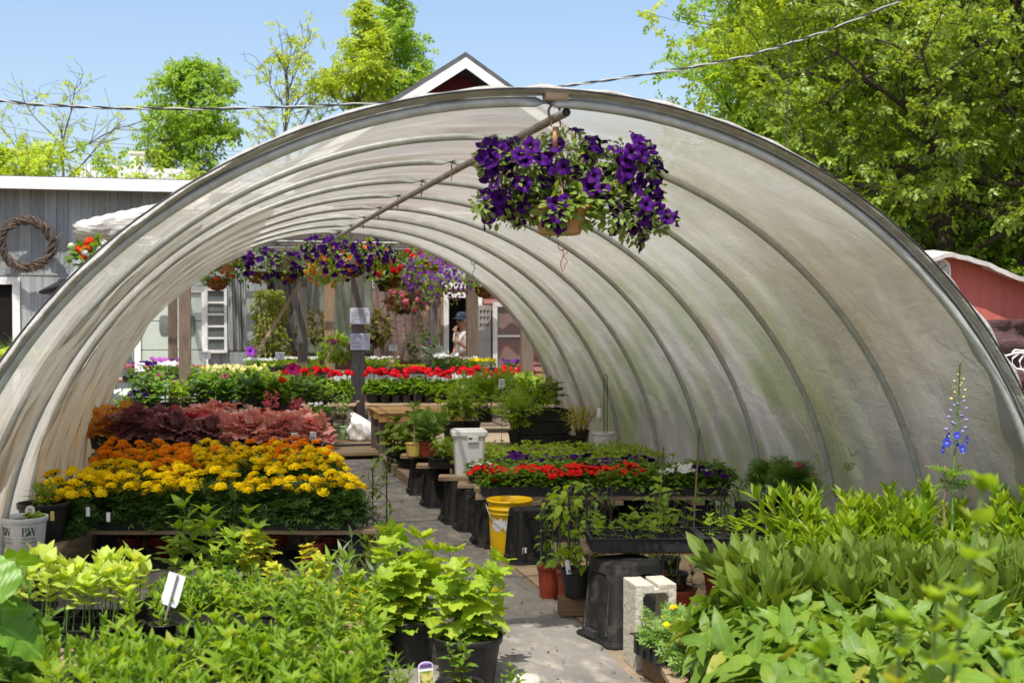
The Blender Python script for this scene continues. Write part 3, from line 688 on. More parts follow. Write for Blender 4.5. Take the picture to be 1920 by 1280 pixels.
    m2 = nt.nodes.new('ShaderNodeMixShader'); m2.inputs[0].default_value = .05; nt.links.new(m1.outputs[0], m2.inputs[1]); nt.links.new(gl.outputs[0], m2.inputs[2])
    m3 = nt.nodes.new('ShaderNodeMixShader'); tf = nt.nodes.new('ShaderNodeMath'); tf.operation = 'MULTIPLY'; nt.links.new(ramp(nt, streak, .4, .75, FILM_T, FILM_T*.6), tf.inputs[0]); nt.links.new(ramp(nt, sx.outputs[0], 2.4, 4.0, .07, 1), tf.inputs[1]); tf2 = nt.nodes.new('ShaderNodeMath'); tf2.operation = 'MULTIPLY'; nt.links.new(tf.outputs[0], tf2.inputs[0]); nt.links.new(ramp(nt, sx.outputs[0], 6.0, 7.0, 1, .12), tf2.inputs[1]); tf = tf2; nt.links.new(tf.outputs[0], m3.inputs[0]); nt.links.new(m2.outputs[0], m3.inputs[1]); nt.links.new(tr.outputs[0], m3.inputs[2])
    o = nt.nodes.new('ShaderNodeOutputMaterial'); nt.links.new(m3.outputs[0], o.inputs[0])
    global FILM; FILM = m
    ob('film', MB().add(np.stack([X.ravel(), Vv.ravel(), Z.ravel()], 1), [q], 0, np.stack([(U*HR).ravel(), (V-HY0).ravel()], 1)), m)
    # grimy band of brown streaks along each hoop, and a second skin inside the left half
    def liner(name, th0, th1, y0, y1, seed):
        nu, nv = 60, 90; u = np.linspace(th0, th1, nu); yv = np.linspace(y0, y1, nv); U, V = np.meshgrid(u, yv, indexing='ij'); s = np.sin(pi*np.clip((U-th0)/(th1-th0), 0, 1))
        rad = HR-.040+.010*np.sin(V*5.5+seed)*np.sin(U*4)-.012*np.sin(U*17+V*8+3*np.sin(V*2))*s+.006*np.sin(U*39-V*17)
        Vv = V.copy(); Vv[:, 0] += .05*np.sin(u*23+seed)+.03*np.sin(u*51)
        X = HX+rad*np.cos(U); Z = HZ+rad*HE*np.sin(U); i, j = np.meshgrid(np.arange(nu-1), np.arange(nv-1), indexing='ij'); q = np.stack([i*nv+j, (i+1)*nv+j, (i+1)*nv+j+1, i*nv+j+1], -1).reshape(-1, 4)
        ob(name, MB().add(np.stack([X.ravel(), Vv.ravel(), Z.ravel()], 1), [q], 0, np.stack([(U*HR).ravel(), (V-HY0+5*seed).ravel()], 1)), m)
    liner('inner_film', 1.98, pi-.02, HY0+2.55*HSP, HY0+8.1*HSP, 1); liner('inner_film', 2.18, 2.85, HY0+.72*HSP, HY0+1.32*HSP, 2)
    # channel that clamps the film just outside the front hoop, then the loose crumpled edge
    mc = mat('aluminium_channel', (.40,.40,.385), (.28,.28,.27), 12, rough=.5, metal=.2, bump=.1)
    p = np.stack([HX+(HR+.052+.02*np.exp(-((th-2.45)/.4)**2))*np.cos(th), np.full_like(th, HY0-.028), HZ+(HR+.052+.02*np.exp(-((th-2.45)/.4)**2))*HE*np.sin(th)], 1)
    ob('edge_channel', MB().tube(p+np.stack([-.018*np.cos(th), 0*th+.012, -.018*np.sin(th)], 1), .010, 8), mc)
    ob('channel_gap', MB().tube(p+np.stack([-.006*np.cos(th), 0*th-.052, -.006*np.sin(th)], 1), .0048, 6), MT['ink'])
    nu, nv = 260, 7; u = np.linspace(0, pi, nu); s = np.linspace(0, 1, nv); U, S = np.meshgrid(u, s, indexing='ij')
    big = .013+.014*np.exp(-((U-1.3)/.2)**2)+.030*np.exp(-((U-.55)/.22)**2)+.006*np.sin(U*7)**2
    rad = HR+.034+S*(big+.026)*(1+.12*np.sin(U*61))+.0015*np.sin(U*90+S*5)+.004*np.sin(U*23+S*9)*S*np.exp(-((U-.9)/.6)**2)
    Y = HY0-.03-.05*np.sin(S*pi*.9)+.09*S**2+.012*np.sin(U*53+S*4)*S
    i, j = np.meshgrid(np.arange(nu-1), np.arange(nv-1), indexing='ij'); q = np.stack([i*nv+j, (i+1)*nv+j, (i+1)*nv+j+1, i*nv+j+1], -1).reshape(-1, 4)
    me = mat('crumpled_film_edge', (.44,.42,.38), (.29,.27,.235), 16, rough=.45, bump=.6, bd=.02)
    ob('loose_film_edge', MB().add(np.stack([(HX+rad*np.cos(U)).ravel(), Y.ravel(), (HZ+rad*HE*np.sin(U)).ravel()], 1), [q]), me)
    tp = MB(); a = np.linspace(1.535, 1.575, 9); tp.tube(np.stack([HX+(HR+.035)*np.cos(a), np.full(9, HY0-.012), HZ+(HR+.035)*HE*np.sin(a)], 1), .029, 10); ob('tape_wrap', tp, mat('old_tape', (.55,.44,.34), (.40,.31,.23), 20, rough=.6, bump=.4))
    # ridge pipe with bolt tails
    zr = HZ+HR*HE-.050; pp = np.array([(HX+.055, HY0-.14, zr-.012), (HX+.03, HY0+2, zr), (HX, HY0+6, zr+.004), (HX, HY0+NH*HSP-.9, zr)])
    rp = ob('ridge_pipe', MB().tube(pp, .019, 12, cap=False), MT['steel_rust'])
    ob('pipe_bore', MB().tube([(HX+.055, HY0-.125, zr-.012), (HX+.055, HY0+.1, zr-.012)], .0165, 12), MT['ink'], True, rp)
    for k in range(1, NH):
        b = MB(); y = HY0+k*HSP; b.tube([(HX+.012, y, zr+.04), (HX+.012, y, zr-.055)], .0045, 6); b.tube([(HX+.012, y, zr-.03), (HX+.012, y, zr-.022)], .009, 6); ob('bolt', b, MT['steel_rust'])
    cl = MB(); t = np.linspace(0, 2*pi, 20); cl.tube(np.stack([HX+.045+.026*np.cos(t), 0*t+HY0+.02, zr+.012+.032*np.sin(t)], 1), .006, 6); ob('pipe_strap', cl, mat('rusty_strap', (.34,.16,.07), (.2,.1,.06), 20, bump=.3))
    return root
FILM_T = .52
HOUSE = hoop_house()
# bits of coloured twine tied to the hoops
def twine(label, hoop, th, m, L):
    p = hoop_pt(th, HY0+hoop*HSP, HR-.03); r = random.Random(int(L*1000)); mb = MB(); t = np.linspace(0, 1, 8)
    mb.tube(np.stack([p[0]+.012*np.sin(t*7), p[1]+0*t-.02, p[2]-L*t], 1), .004, 5); t = np.linspace(0, 2*pi, 14)
    mb.tube(np.stack([p[0]+.03*np.cos(t), 0*t+p[1]-.01, p[2]+.02+.03*np.sin(t)], 1), .004, 5)
    if L > .17: mb.tube(np.stack([p[0]+.03+.015*np.sin(t*2), p[1]-.02+0*t, p[2]-L*.9*t/(2*pi)], 1), .003, 5)
    tag(obj('twine', mb, mat('twine_'+m[0], m[1], None, 20, bump=0), None, True), label, 'twine')
twine('short blue twine dangling from a hoop under the hanging pot', 3, 1.36, ('blue', (.05,.35,.55)), .19)
twine('green twine tied to a hoop at the far end of the tunnel', 7, 1.03, ('green', (.03,.30,.18)), .17)
twine('thin orange twine loop hanging from a hoop on the right', 4, 1.02, ('orange', (.75,.16,.06)), .18)
# ------------------------------------------------------------------ buildings behind
MT['barn'] = mat('grey_barn_boards', (.40,.42,.425), (.29,.305,.31), 3, (8,8,.5), rough=.85, spec=.15, bump=.4, island=.3)
MT['trim'] = mat('white_painted_trim', (.78,.78,.76), (.66,.65,.62), 6, rough=.6, bump=.1)
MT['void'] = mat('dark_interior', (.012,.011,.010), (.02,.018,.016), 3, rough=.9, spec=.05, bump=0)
MT['roofing'] = mat('dark_roofing', (.07,.07,.075), (.11,.11,.11), 8, rough=.8, bump=.3)
MT['clap'] = mat('faded_red_clapboard', (.36,.17,.15), (.28,.125,.11), 3, (1,1,6), rough=.85, spec=.15, bump=.3, island=.15)
MT['maroon_wall'] = mat('maroon_boards', (.15,.022,.02), (.11,.016,.016), 3, (1,1,6), rough=.85, bump=.3, island=.15)
MT['sheet'] = mat('hazy_plastic_sheet', (.36,.37,.36), (.22,.23,.22), 2.2, (1,1,.6), rough=.35, spec=.5, bump=.6, bd=.05)
MT['glass'] = mat('old_window_glass', (.10,.11,.11), (.18,.19,.19), 2, rough=.12, spec=.6, bump=0)
MT['garage'] = mat('painted_garage_door', (.46,.51,.45), (.41,.46,.41), 3, rough=.55, bump=.05)
MT['trellis'] = MT['wire']
def mudplanks(mb, x0, x1, z0, z1, y, w, d=.022, seed=1, gap=.006):
    r = random.Random(seed); x = x0
    while x < x1-.01:
        ww = min(w*r.uniform(.92, 1.06), x1-x); mb.box((x+ww/2, y+r.uniform(-.004, .004), (z0+z1)/2), (ww-gap, d, z1-z0)); x += ww
def clapboards(mb, x0, x1, z0, z1, y, h=.13):
    n = max(1, int(round((z1-z0)/h))); hh = (z1-z0)/n
    for k in range(n):
        a = z0+k*hh; mb.add([(x0, y-.03, a), (x1, y-.03, a), (x1, y, a+hh+.004), (x0, y, a+hh+.004), (x0, y, a), (x1, y, a)], [np.array([[0, 1, 2, 3], [4, 5, 1, 0]])])
def frame(mb, x0, x1, z0, z1, y, w=.1, d=.06, bottom=True):
    mb.box(((x0+x1)/2, y, z1+w/2), (x1-x0+2*w, d, w)); mb.box((x0-w/2, y+.002, (z0+z1)/2), (w, d, z1-z0)); mb.box((x1+w/2, y+.002, (z0+z1)/2), (w, d, z1-z0))
    if bottom: mb.box(((x0+x1)/2, y-.01, z0-w/2), (x1-x0+2*w, d+.03, w))
def barn():
    Yb = 23.0; X0, X1 = -7.5, 1.02; ze = 3.78
    root = thing('grey_barn', 'long weathered grey barn of vertical boards with white eaves board', 'barn', (0, Yb, 0))
    def ob(n, mb, m, par=None, bevel=0):
        me = mb.mesh(n, m); me.transform(Matrix.Translation((0, -Yb, 0))); return put(n, me, par or root, None, 0, None, bevel)
    L = lambda px, py: atY(px, py, Yb-.02)
    zs = L(30, 512).z
    w = MB(); dx0, dx1, dz = L(-40, 600).x, L(24, 600).x, L(10, 533).z
    gx0, gx1, gz = L(264, 600).x, L(378, 600).x, L(320, 548).z
    wx0, wx1, wz0, wz1 = L(112, 560).x, L(140, 560).x, L(120, 568).z, L(120, 536).z
    mudplanks(w, X0, X1, zs, ze, Yb+.02, .2, seed=2)
    mudplanks(w, X0, dx0-.1, 0, zs-.02, Yb, .2, seed=3); mudplanks(w, dx1+.1, gx0-.12, 0, zs-.02, Yb, .2, seed=4); mudplanks(w, gx1+.12, X1, 0, zs-.02, Yb, .2, seed=5)
    mudplanks(w, dx0-.1, dx1+.1, dz+.12, zs-.02, Yb, .2, seed=6); mudplanks(w, gx0-.12, gx1+.12, gz+.12, zs-.02, Yb, .2, seed=7)
    w.box(((X0+X1)/2, Yb+4, 1.8), (X1-X0-.3, 7.8, 3.4)); ob('wall', w, MT['barn'])
    b = MB(); b.box(((X0+X1)/2, Yb+.005, zs-.015), (X1-X0, .06, .035)); ob('ledge', b, MT['barn'])
    rf = MB(); rf.add([(X0-.4, Yb-.42, ze+.1), (X1+.5, Yb-.42, ze+.1), (X1+.5, Yb+5, ze+.16), (X0-.4, Yb+5, ze+.16), (X0-.4, Yb-.42, ze+.14), (X1+.5, Yb-.42, ze+.14), (X1+.5, Yb+5, ze+.20), (X0-.4, Yb+5, ze+.20)], [np.array([[3,2,1,0],[4,5,6,7],[0,1,5,4],[1,2,6,5],[3,0,4,7]])]); ob('roof', rf, MT['roofing'])
    f = MB(); f.box(((X0+X1)/2, Yb-.435, ze+.02), (X1-X0+.9, .03, .2)); ob('eaves_board', f, MT['trim'], None, .004)
    so = MB(); so.box(((X0+X1)/2, Yb-.2, ze+.06), (X1-X0+.8, .44, .02)); ob('soffit', so, MT['barn'])
    d = MB(); frame(d, dx0, dx1, 0, dz, Yb-.03, .12, .06, False); fo = ob('door_frame', d, MT['trim'])
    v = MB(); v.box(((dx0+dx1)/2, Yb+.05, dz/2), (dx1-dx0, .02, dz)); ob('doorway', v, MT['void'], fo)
    w2 = MB(); frame(w2, wx0, wx1, wz0, wz1, Yb-.03, .06, .05); wf = ob('window', w2, MT['trim']); p = MB(); p.box(((wx0+wx1)/2, Yb-.02, (wz0+wz1)/2), (wx1-wx0, .02, wz1-wz0)); ob('pane', p, MT['glass'], wf)
    g = MB(); n = 4
    for k in range(n): g.box(((gx0+gx1)/2, Yb-.01, gz*(k+.5)/n), (gx1-gx0, .03, gz/n-.012))
    gd = ob('garage_door', g, MT['garage'], None, .006)
    fr = MB(); frame(fr, gx0, gx1, 0, gz, Yb-.035, .11, .06, False); ob('door_trim', fr, MT['trim'], gd)
    for px in (308, 357):
        c = L(px, 609); o = MB(); t = np.linspace(0, 2*pi, 24, endpoint=False); rx, rz_ = .085, .17
        sq = lambda a: np.sign(a)*np.abs(a)**.6
        o.prism(np.stack([c.x+rx*sq(np.cos(t)), c.z+rz_*sq(np.sin(t))], 1), Yb-.045, Yb-.02); ob('window', o, MT['glass'], gd)
    # white multi-pane window leaf beside the garage door
    a, b2 = L(389, 640), L(420, 560); x0, x1, z0, z1 = a.x, b2.x, 1.0, L(400, 545).z
    wl = MB(); frame(wl, x0, x1, z0, z1, Yb-.06, .05, .05)
    for k in range(1, 5): wl.box(((x0+x1)/2, Yb-.058, z0+(z1-z0)*k/5), (x1-x0, .03, .035))
    wo = ob('window', wl, MT['trim']); p = MB(); p.box(((x0+x1)/2, Yb-.03, (z0+z1)/2), (x1-x0, .02, z1-z0)); ob('pane', p, MT['glass'], wo)
    return root
barn()
def canopy_black():
    p = atY(112, 540, 22.6); q = atY(150, 545, 22.6); mb = MB()
    mb.add([(p.x-.28, 22.15, p.z-.06), (p.x+.05, 22.1, p.z+.03), (q.x+.5, 22.1, p.z+.0), (q.x+.5, 22.95, p.z+.22), (p.x, 22.95, p.z+.16), (p.x-.27, 22.16, p.z-.10), (q.x+.5, 22.1, p.z-.25)], [np.array([[0, 1, 4]]), np.array([[1, 2, 3, 4], [5, 6, 2, 1]]), np.array([[0, 5, 1]])])
    tag(obj('awning', mb, MT['black']), 'small black fabric awning over the barn window', 'awning')
canopy_black()
def wreath():
    c = atY(50, 457, 22.72); r = np.random.default_rng(8); mb = MB()
    for k in range(46):
        t = np.linspace(0, 2*pi*r.uniform(.5, 1.1), 40)+r.uniform(0, 6.3); ph = r.uniform(0, 6.3); q = r.uniform(.0, .085); w = r.uniform(2, 5)
        R = .40+q*np.cos(w*t+ph)+.015*np.sin(9*t+ph); yy = q*.8*np.sin(w*t+ph)
        mb.tube(np.stack([c.x+R*np.cos(t), c.y+yy, c.z+R*np.sin(t)*.97], 1), r.uniform(.007, .014), 4)
    for k in range(300):
        a = r.uniform(0, 2*pi); p = np.array([c.x+r.uniform(.32, .47)*math.cos(a), c.y+r.uniform(-.08, .05), c.z+r.uniform(.32, .47)*math.sin(a)]); d = np.array([math.cos(a+r.uniform(.5, 1.4)), r.normal(0, .3), math.sin(a+r.uniform(.5, 1.4))])
        mb.tube([p, p+d*r.uniform(.06, .22)], [.005, .002], 3)
    tag(obj('wreath', mb, mat('vine_twigs', (.15,.11,.085), (.075,.055,.042), 20, rough=.9, bump=.3)), 'large round wreath of twisted vine twigs on the grey barn wall', 'wreath')
wreath()
def red_house():
    Yh = 24.0; root = thing('red_house', 'red gabled house with white rake boards rising behind the tunnel', 'house', (5, Yh, 0))
    def ob(n, mb, m, par=None, bevel=0):
        me = mb.mesh(n, m); me.transform(Matrix.Translation((-5, -Yh, 0))); return put(n, me, par or root, None, 0, None, bevel)
    ap = atY(873, 108, Yh-.5); sl = .66; X0, X1 = 1.06, 2*ap.x-1.06; ze = ap.z-sl*(ap.x-X0)-.12
    D0, D1, DZ = atY(840, 600, Yh).x, atY(893, 600, Yh).x, atY(860, 558, Yh).z
    w = MB(); clapboards(w, X0, D0-.1, 0, 3.0, Yh); clapboards(w, D1+.1, X1, 0, 3.0, Yh); clapboards(w, D0-.1, D1+.1, DZ+.1, 3.0, Yh)
    w.box(((X0+X1)/2, Yh+5, 1.5), (X1-X0, 8, 3.0)); ob('wall', w, MT['clap'])
    g = MB(); n = 26
    for k in range(n):
        z0 = 3.0+(ap.z-.25-3.0)*k/n; z1 = 3.0+(ap.z-.25-3.0)*(k+1)/n
        hw = lambda z: min((ap.z-.2-z)/sl, ap.x-X0)
        a, b = hw(z0), hw(z1); g.add([(ap.x-a, Yh-.03, z0), (ap.x+a, Yh-.03, z0), (ap.x+b, Yh, z1), (ap.x-b, Yh, z1)], [np.array([[0, 1, 2, 3]])])
    ob('gable', g, MT['maroon_wall'])
    for s in (-1, 1):
        e = ap.x-X0+.4; r = MB(); t = .10
        r.add([(ap.x, Yh-.52, ap.z), (ap.x+s*e, Yh-.52, ap.z-sl*e), (ap.x+s*e, Yh+9, ap.z-sl*e), (ap.x, Yh+9, ap.z), (ap.x, Yh-.52, ap.z+t), (ap.x+s*e, Yh-.52, ap.z-sl*e+t), (ap.x+s*e, Yh+9, ap.z-sl*e+t), (ap.x, Yh+9, ap.z+t)], [np.array([[0,1,2,3],[7,6,5,4],[0,4,5,1],[1,5,6,2]])])
        ob('roof_slope', r, MT['roofing'])
        f = MB(); h = .20; f.add([(ap.x, y, ap.z-.005-dz) if not o else (ap.x+s*e, y, ap.z-sl*e-.005-dz) for y in (Yh-.50, Yh-.54) for o in (0, 1) for dz in (0, h)], [np.array([[0,1,3,2],[4,6,7,5],[0,4,5,1],[1,5,7,3],[0,2,6,4]])])
        ob('rake_board', f, MT['trim'])
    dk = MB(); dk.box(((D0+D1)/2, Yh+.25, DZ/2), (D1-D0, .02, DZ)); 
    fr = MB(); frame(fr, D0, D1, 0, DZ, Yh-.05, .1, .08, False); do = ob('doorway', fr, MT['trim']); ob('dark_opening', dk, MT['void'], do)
    # open panelled door leaf standing to the right of the doorway
    x0, x1 = atY(896, 600, Yh-.1).x, atY(920, 600, Yh-.1).x; z1 = atY(900, 572, Yh-.1).z
    dl = MB(); dl.box(((x0+x1)/2, Yh-.09, z1/2), (x1-x0, .045, z1)); dd = ob('door', dl, mat('grey_door', (.36,.34,.31), (.30,.28,.26), 4, rough=.6), None, .004)
    for row, zz in enumerate((z1-.10, z1-.22, z1-.36)):
        for k in range(3):
            x = x0+.06+k*.07; hk = MB(); hk.prism([(x-.022, zz-.007), (x-.020, zz-.052), (x-.008, zz-.052), (x-.008, zz-.007), (x+.022, zz-.007), (x+.022, zz+.007), (x-.022, zz+.007)], Yh-.124, Yh-.113); ob('hook', hk, MT['ink'], dd)
    # white window with two panes
    x0, x1 = atY(932, 600, Yh-.1).x, atY(975, 600, Yh-.1).x; z0, z1 = atY(950, 690, Yh-.1).z, atY(950, 575, Yh-.1).z
    wf = MB(); frame(wf, x0, x1, z0, z1, Yh-.1, .085, .08); wf.box(((x0+x1)/2, Yh-.1, (z0*.52+z1*.48)+.05), (x1-x0, .05, .04)); wo = ob('window', wf, MT['trim'], None, .003)
    pg = MB(); pg.box(((x0+x1)/2, Yh-.075, (z0+z1)/2), (x1-x0, .012, z1-z0)); ob('pane', pg, mat('painted_reflection_pane', (.26,.15,.13), (.20,.16,.14), 2.5, (1,1,7), rough=.15, spec=.6, bump=0), wo)  # red boards mirrored in the panes are painted into the colour
    # white band above, and battens
    b = MB(); b.box(((X0+X1)/2, Yh-.07, atY(900, 535, Yh).z), (X1-X0-.2, .05, .14)); ob('header_board', b, MT['trim'])
    for px in (700, 728, 830):
        v = MB(); p = atY(px, 600, Yh-.06); v.box((p.x, Yh-.06, 1.1), (.08, .04, 2.2)); ob('batten', v, MT['postlight'])
    return root
red_house()
# hazy plastic sheets hung along the wall
def curtain(label, px0, px1, py0, py1, Y, seed, m='sheet'):
    a, b = atY(px0, py1, Y), atY(px1, py0, Y); r = np.random.default_rng(seed); nx, nz = 40, 30
    u, v = np.meshgrid(np.linspace(0, 1, nx), np.linspace(0, 1, nz), indexing='ij')
    x = a.x+(b.x-a.x)*u; z = a.z+(b.z-a.z)*v; f = r.uniform(14, 22)
    y = Y+.05*np.sin(u*f+v*2)*(1-.6*v)+.03*np.sin(u*f*2.3+v*5)+.04*np.sin(v*7+u*9)
    i, j = np.meshgrid(np.arange(nx-1), np.arange(nz-1), indexing='ij'); q = np.stack([i*nz+j, (i+1)*nz+j, (i+1)*nz+j+1, i*nz+j+1], -1).reshape(-1, 4)
    mb = MB().add(np.stack([x.ravel(), y.ravel(), z.ravel()], 1), [q]); o = obj('plastic_curtain', mb, MT[m], None, True); sd = o.modifiers.new('Solidify', 'SOLIDIFY'); sd.thickness = .003
    tag(o, label, 'plastic sheet')
MT['sheetdark'] = mat('smoky_plastic_sheet', (.09,.085,.08), (.20,.19,.18), 3.5, (1,1,.5), rough=.3, spec=.55, bump=.7, bd=.05, lo=.45, hi=.75)
MT['sheetgreen'] = mat('greenish_plastic_sheet', (.10,.12,.085), (.18,.20,.155), 3.0, (1,1,.6), rough=.35, spec=.5, bump=.6, bd=.05)
MT['sheetpink'] = mat('wall_seen_through_plastic', (.20,.13,.115), (.14,.10,.085), 2.6, (1,1,4), rough=.3, spec=.5, bump=.5, bd=.03)
curtain('pale grey plastic curtain hanging beside the climbing vine', 428, 462, 505, 660, 22.4, 1)
curtain('smoky dark plastic sheet on the wall behind the climbing vine', 464, 560, 520, 662, 23.5, 2, 'sheetdark')
curtain('greenish plastic sheet on the wall behind the two paper notices', 575, 698, 505, 665, 23.5, 3, 'sheetgreen')
curtain('plastic over pinkish boards behind the begonia basket', 702, 826, 525, 680, 23.5, 4, 'sheetpink')
curtain('bright white plastic sheet stretched high behind the red geraniums', 725, 1020, 478, 528, 23.3, 5, 'sheet')

# ------------------------------------------------------------------ pergola over the sales tables
def pergola():
    post_spec = [(324, 16, 470, 18.4, 'post', 'brown post standing just left of its taller neighbour', 2.75), (347, 21, 440, 17.2, 'post', 'thick brown post rising out of the purple petunias', 2.75),
                 (567, 17, 430, 19.6, 'postgrey', 'grey post between the climbing vine and pale timber post', 2.75), (618, 18, 440, 19.9, 'postlight', 'pale timber post behind the orange trailing flowers', 2.75),
                 (671, 23, 425, 18.6, 'postgrey', 'grey weathered post carrying the two paper notices', 2.85), (812, 14, 440, 21.5, 'postgrey', 'dark shaded post behind the violet hanging basket', 2.75),
                 (885, 20, 430, 20.3, 'post', 'weathered post in front of the man in a cap', 2.75), (988, 22, 430, 16.6, 'post', 'dark brown post at the right edge of far tunnel opening', 2.6)]
    for px, w, py, Y, m, lab, H in post_spec:
        p = atY(px, 650, Y); ww = w*(Y/.973)/2400*1.0; mb = MB(); r = random.Random(px); n = 8
        for k in range(1): 
            zs = np.linspace(0, H, n); v = []
            for z in zs:
                e = r.uniform(-.004, .004); v += [(e-ww/2, -ww/2, z), (e+ww/2, -ww/2, z), (e+ww/2, ww/2, z), (e-ww/2, ww/2, z)]
            F = [(i*4+k2, i*4+(k2+1) % 4, i*4+4+(k2+1) % 4, i*4+4+k2) for i in range(n-1) for k2 in range(4)]
            mb.add(v, [np.array(F), np.array([[n*4-4, n*4-3, n*4-2, n*4-1], [3, 2, 1, 0]])])
        tag(obj('post', mb, MT[m], None, False, (p.x, Y, 0), 0, .008), lab, 'post')
    root = thing('pergola_roof', 'slatted timber pergola roof under loose plastic above hanging baskets', 'pergola', (2, 19, 2.75))
    off = Matrix.Translation((-2, -19, -2.75))
    def ob(n, mb, m, bevel=0):
        me = mb.mesh(n, m); me.transform(off); return put(n, me, root, None, 0, None, bevel)
    for Y in (17.0, 18.75, 20.6, 22.4):
        b = MB(); b.box((2.65, Y, 2.78), (6.7, .07, .16)); ob('beam', b, MT['postgrey'], .005)
    for k, x in enumerate(np.linspace(-.6, 5.9, 9)):
        b = MB(); b.box((x, 19.8, 2.90+.002*(k % 2)), (.07, 6.2, .07)); ob('rafter', b, MT['postgrey'])
    for k in range(9):
        b = MB(); b.box((2.65, 17.1+k*.68, 2.965), (6.7, .05, .03)); ob('slat', b, MT['board_x'])
    for Y, z in ((17.6, 2.62), (19.3, 2.62), (21.2, 2.62)):
        b = MB(); b.tube([(-1, Y, z), (2.2, Y, z-.015), (5.6, Y, z)], .014, 8); ob('hanging_rail', b, MT['steel'])
    nx, ny = 40, 36; u, v = np.meshgrid(np.linspace(-.9, 6.2, nx), np.linspace(16.7, 23.4, ny), indexing='ij')
    z = 3.02+.03*np.sin(u*5+v*3)+.02*np.sin(u*13-v*7)-.03*np.abs(np.sin(v*4.6)); z[0] -= .22; z[1] -= .12
    i, j = np.meshgrid(np.arange(nx-1), np.arange(ny-1), indexing='ij'); q = np.stack([i*ny+j, (i+1)*ny+j, (i+1)*ny+j+1, i*ny+j+1], -1).reshape(-1, 4)
    m, nt = nodes('clear_roof_plastic'); tb = nt.nodes.new('ShaderNodeBsdfTransparent'); dbs = nt.nodes.new('ShaderNodeBsdfTranslucent'); dbs.inputs[0].default_value = (.85,.84,.8,1); mx = nt.nodes.new('ShaderNodeMixShader'); oo = nt.nodes.new('ShaderNodeOutputMaterial')
    nt.links.new(ramp(nt, noise(nt, 3), .35, .65, .78, .5), mx.inputs[0]); nt.links.new(dbs.outputs[0], mx.inputs[1]); nt.links.new(tb.outputs[0], mx.inputs[2]); nt.links.new(mx.outputs[0], oo.inputs[0])
    ob('plastic_cover', MB().add(np.stack([u.ravel(), v.ravel(), z.ravel()], 1), [q]), m)
    # baggy end of the roof plastic that sticks out to the left
    a, b = atY(140, 418, 18.0), atY(300, 384, 18.0); nx, na = 40, 16; mb = MB(); V = []
    prof = np.array([(18.9, .10), (18.3, .05), (18.0, 0), (17.92, -.07), (17.93, -.20), (18.0, -.30), (18.2, -.36), (18.7, -.34)])
    for s in np.linspace(0, 1, nx):
        k = min(1, .45+s*3.2); top = a.z+(b.z-a.z)*s*1.6; ts = np.linspace(0, 7, na); yy = np.interp(ts, range(8), prof[:, 0]); zz = np.interp(ts, range(8), prof[:, 1])
        for q, (y, z) in enumerate(zip(yy, zz)): V.append((a.x+(b.x-a.x)*1.6*s+.03*math.sin(q*1.7), y+.015*math.sin(s*23+q), top+z*k+.008*math.sin(s*31+q*2.1)+.005*math.sin(s*70-q)))
    i, j = np.meshgrid(np.arange(nx-1), np.arange(na-1), indexing='ij'); q = np.stack([i*na+j, (i+1)*na+j, (i+1)*na+j+1, i*na+j+1], -1).reshape(-1, 4)
    mb.add(V, [q]); o = ob('rolled_plastic', mb, mat('rolled_cloudy_plastic', (.62,.60,.56), (.40,.37,.33), 6, (1,3,3), rough=.3, spec=.5, bump=.6, bd=.03))
    t = MB(); t.box((a.x+1.15, 18.4, a.z-.40), (2.0, .08, .10)); t.box((a.x+.5, 18.3, a.z-.33), (.06, .06, .2)); ob('end_timber', t, MT['postgrey'])
pergola()
def stick(label, x0, y0, Y0, x1, y1, Y1, w=.055):
    a, b = atY(x0, y0, Y0), atY(x1, y1, Y1); mb = MB(); mb.tube([a, (a+b)/2+Vector((.005, 0, .004)), b], w/2*1.25, 4); tag(obj('brace', mb, MT['postlight']), label, 'brace')
stick('diagonal pale brace leaning across in front of the climbing vine', 478, 668, 18.2, 562, 532, 18.9)
stick('diagonal pale brace running up to the violet hanging basket', 722, 698, 18.0, 812, 562, 18.6)
def notice(label, y0, y1, title, lines):
    a, b = atY(656.5, y1, 18.47), atY(693.5, y0, 18.47); root = thing('notice', label, 'notice', ((a.x+b.x)/2, 18.47, a.z)); w, h = b.x-a.x, b.z-a.z
    mb = MB(); mb.box((0, 0, h/2), (w, .004, h)); put('sheet', mb.mesh('sheet', mat('notice_paper', (.60,.60,.70), (.54,.54,.64), 4, rough=.25, spec=.6)), root)
    t = MB(); r = random.Random(len(lines))
    def words(x0, x1, z, hh):
        x = x0
        while x < x1-.004:
            l = min(r.uniform(.012, .04), x1-x)
            n = max(1, int(l/.006))
            for k in range(n): t.box((x+(k+.5)*l/n, -.0045, z+r.uniform(-.15, .15)*hh), (l/n*.72, .003, hh*r.uniform(.7, 1)))
            x += l+.008
    words(-w*.28, w*.28, h*.87, .016)
    for i, (l0, l1) in enumerate(lines):
        z = h*(.76-.66*i/max(1, len(lines)))
        words(-w*.44, -w*.44+w*l0, z, .009)
        if l1: words(w*.2, w*.2+w*l1, z, .009)
    put('print', t.mesh('print', MT['inkgrey']), root)
    g = MB(); g.add([(-w*.02, -.004, h*.6), (w*.03, -.004, h*.58), (w*.06, -.004, h*.98), (w*.03, -.004, h*.99)], [np.array([[0, 1, 2, 3]])]); 
notice('upper paper notice with many printed lines on the grey post', 577, 608, 1, [(.7, 0), (.85, 0), (.85, 0), (.8, 0), (.35, .12), (.5, .15), (.45, .15), (.2, .15)])
notice('lower paper notice with few printed lines on the grey post', 625, 656, 1, [(.85, 0), (.35, .18), (0.001, 0), (.45, .18), (.0, 0), (.55, .18)])

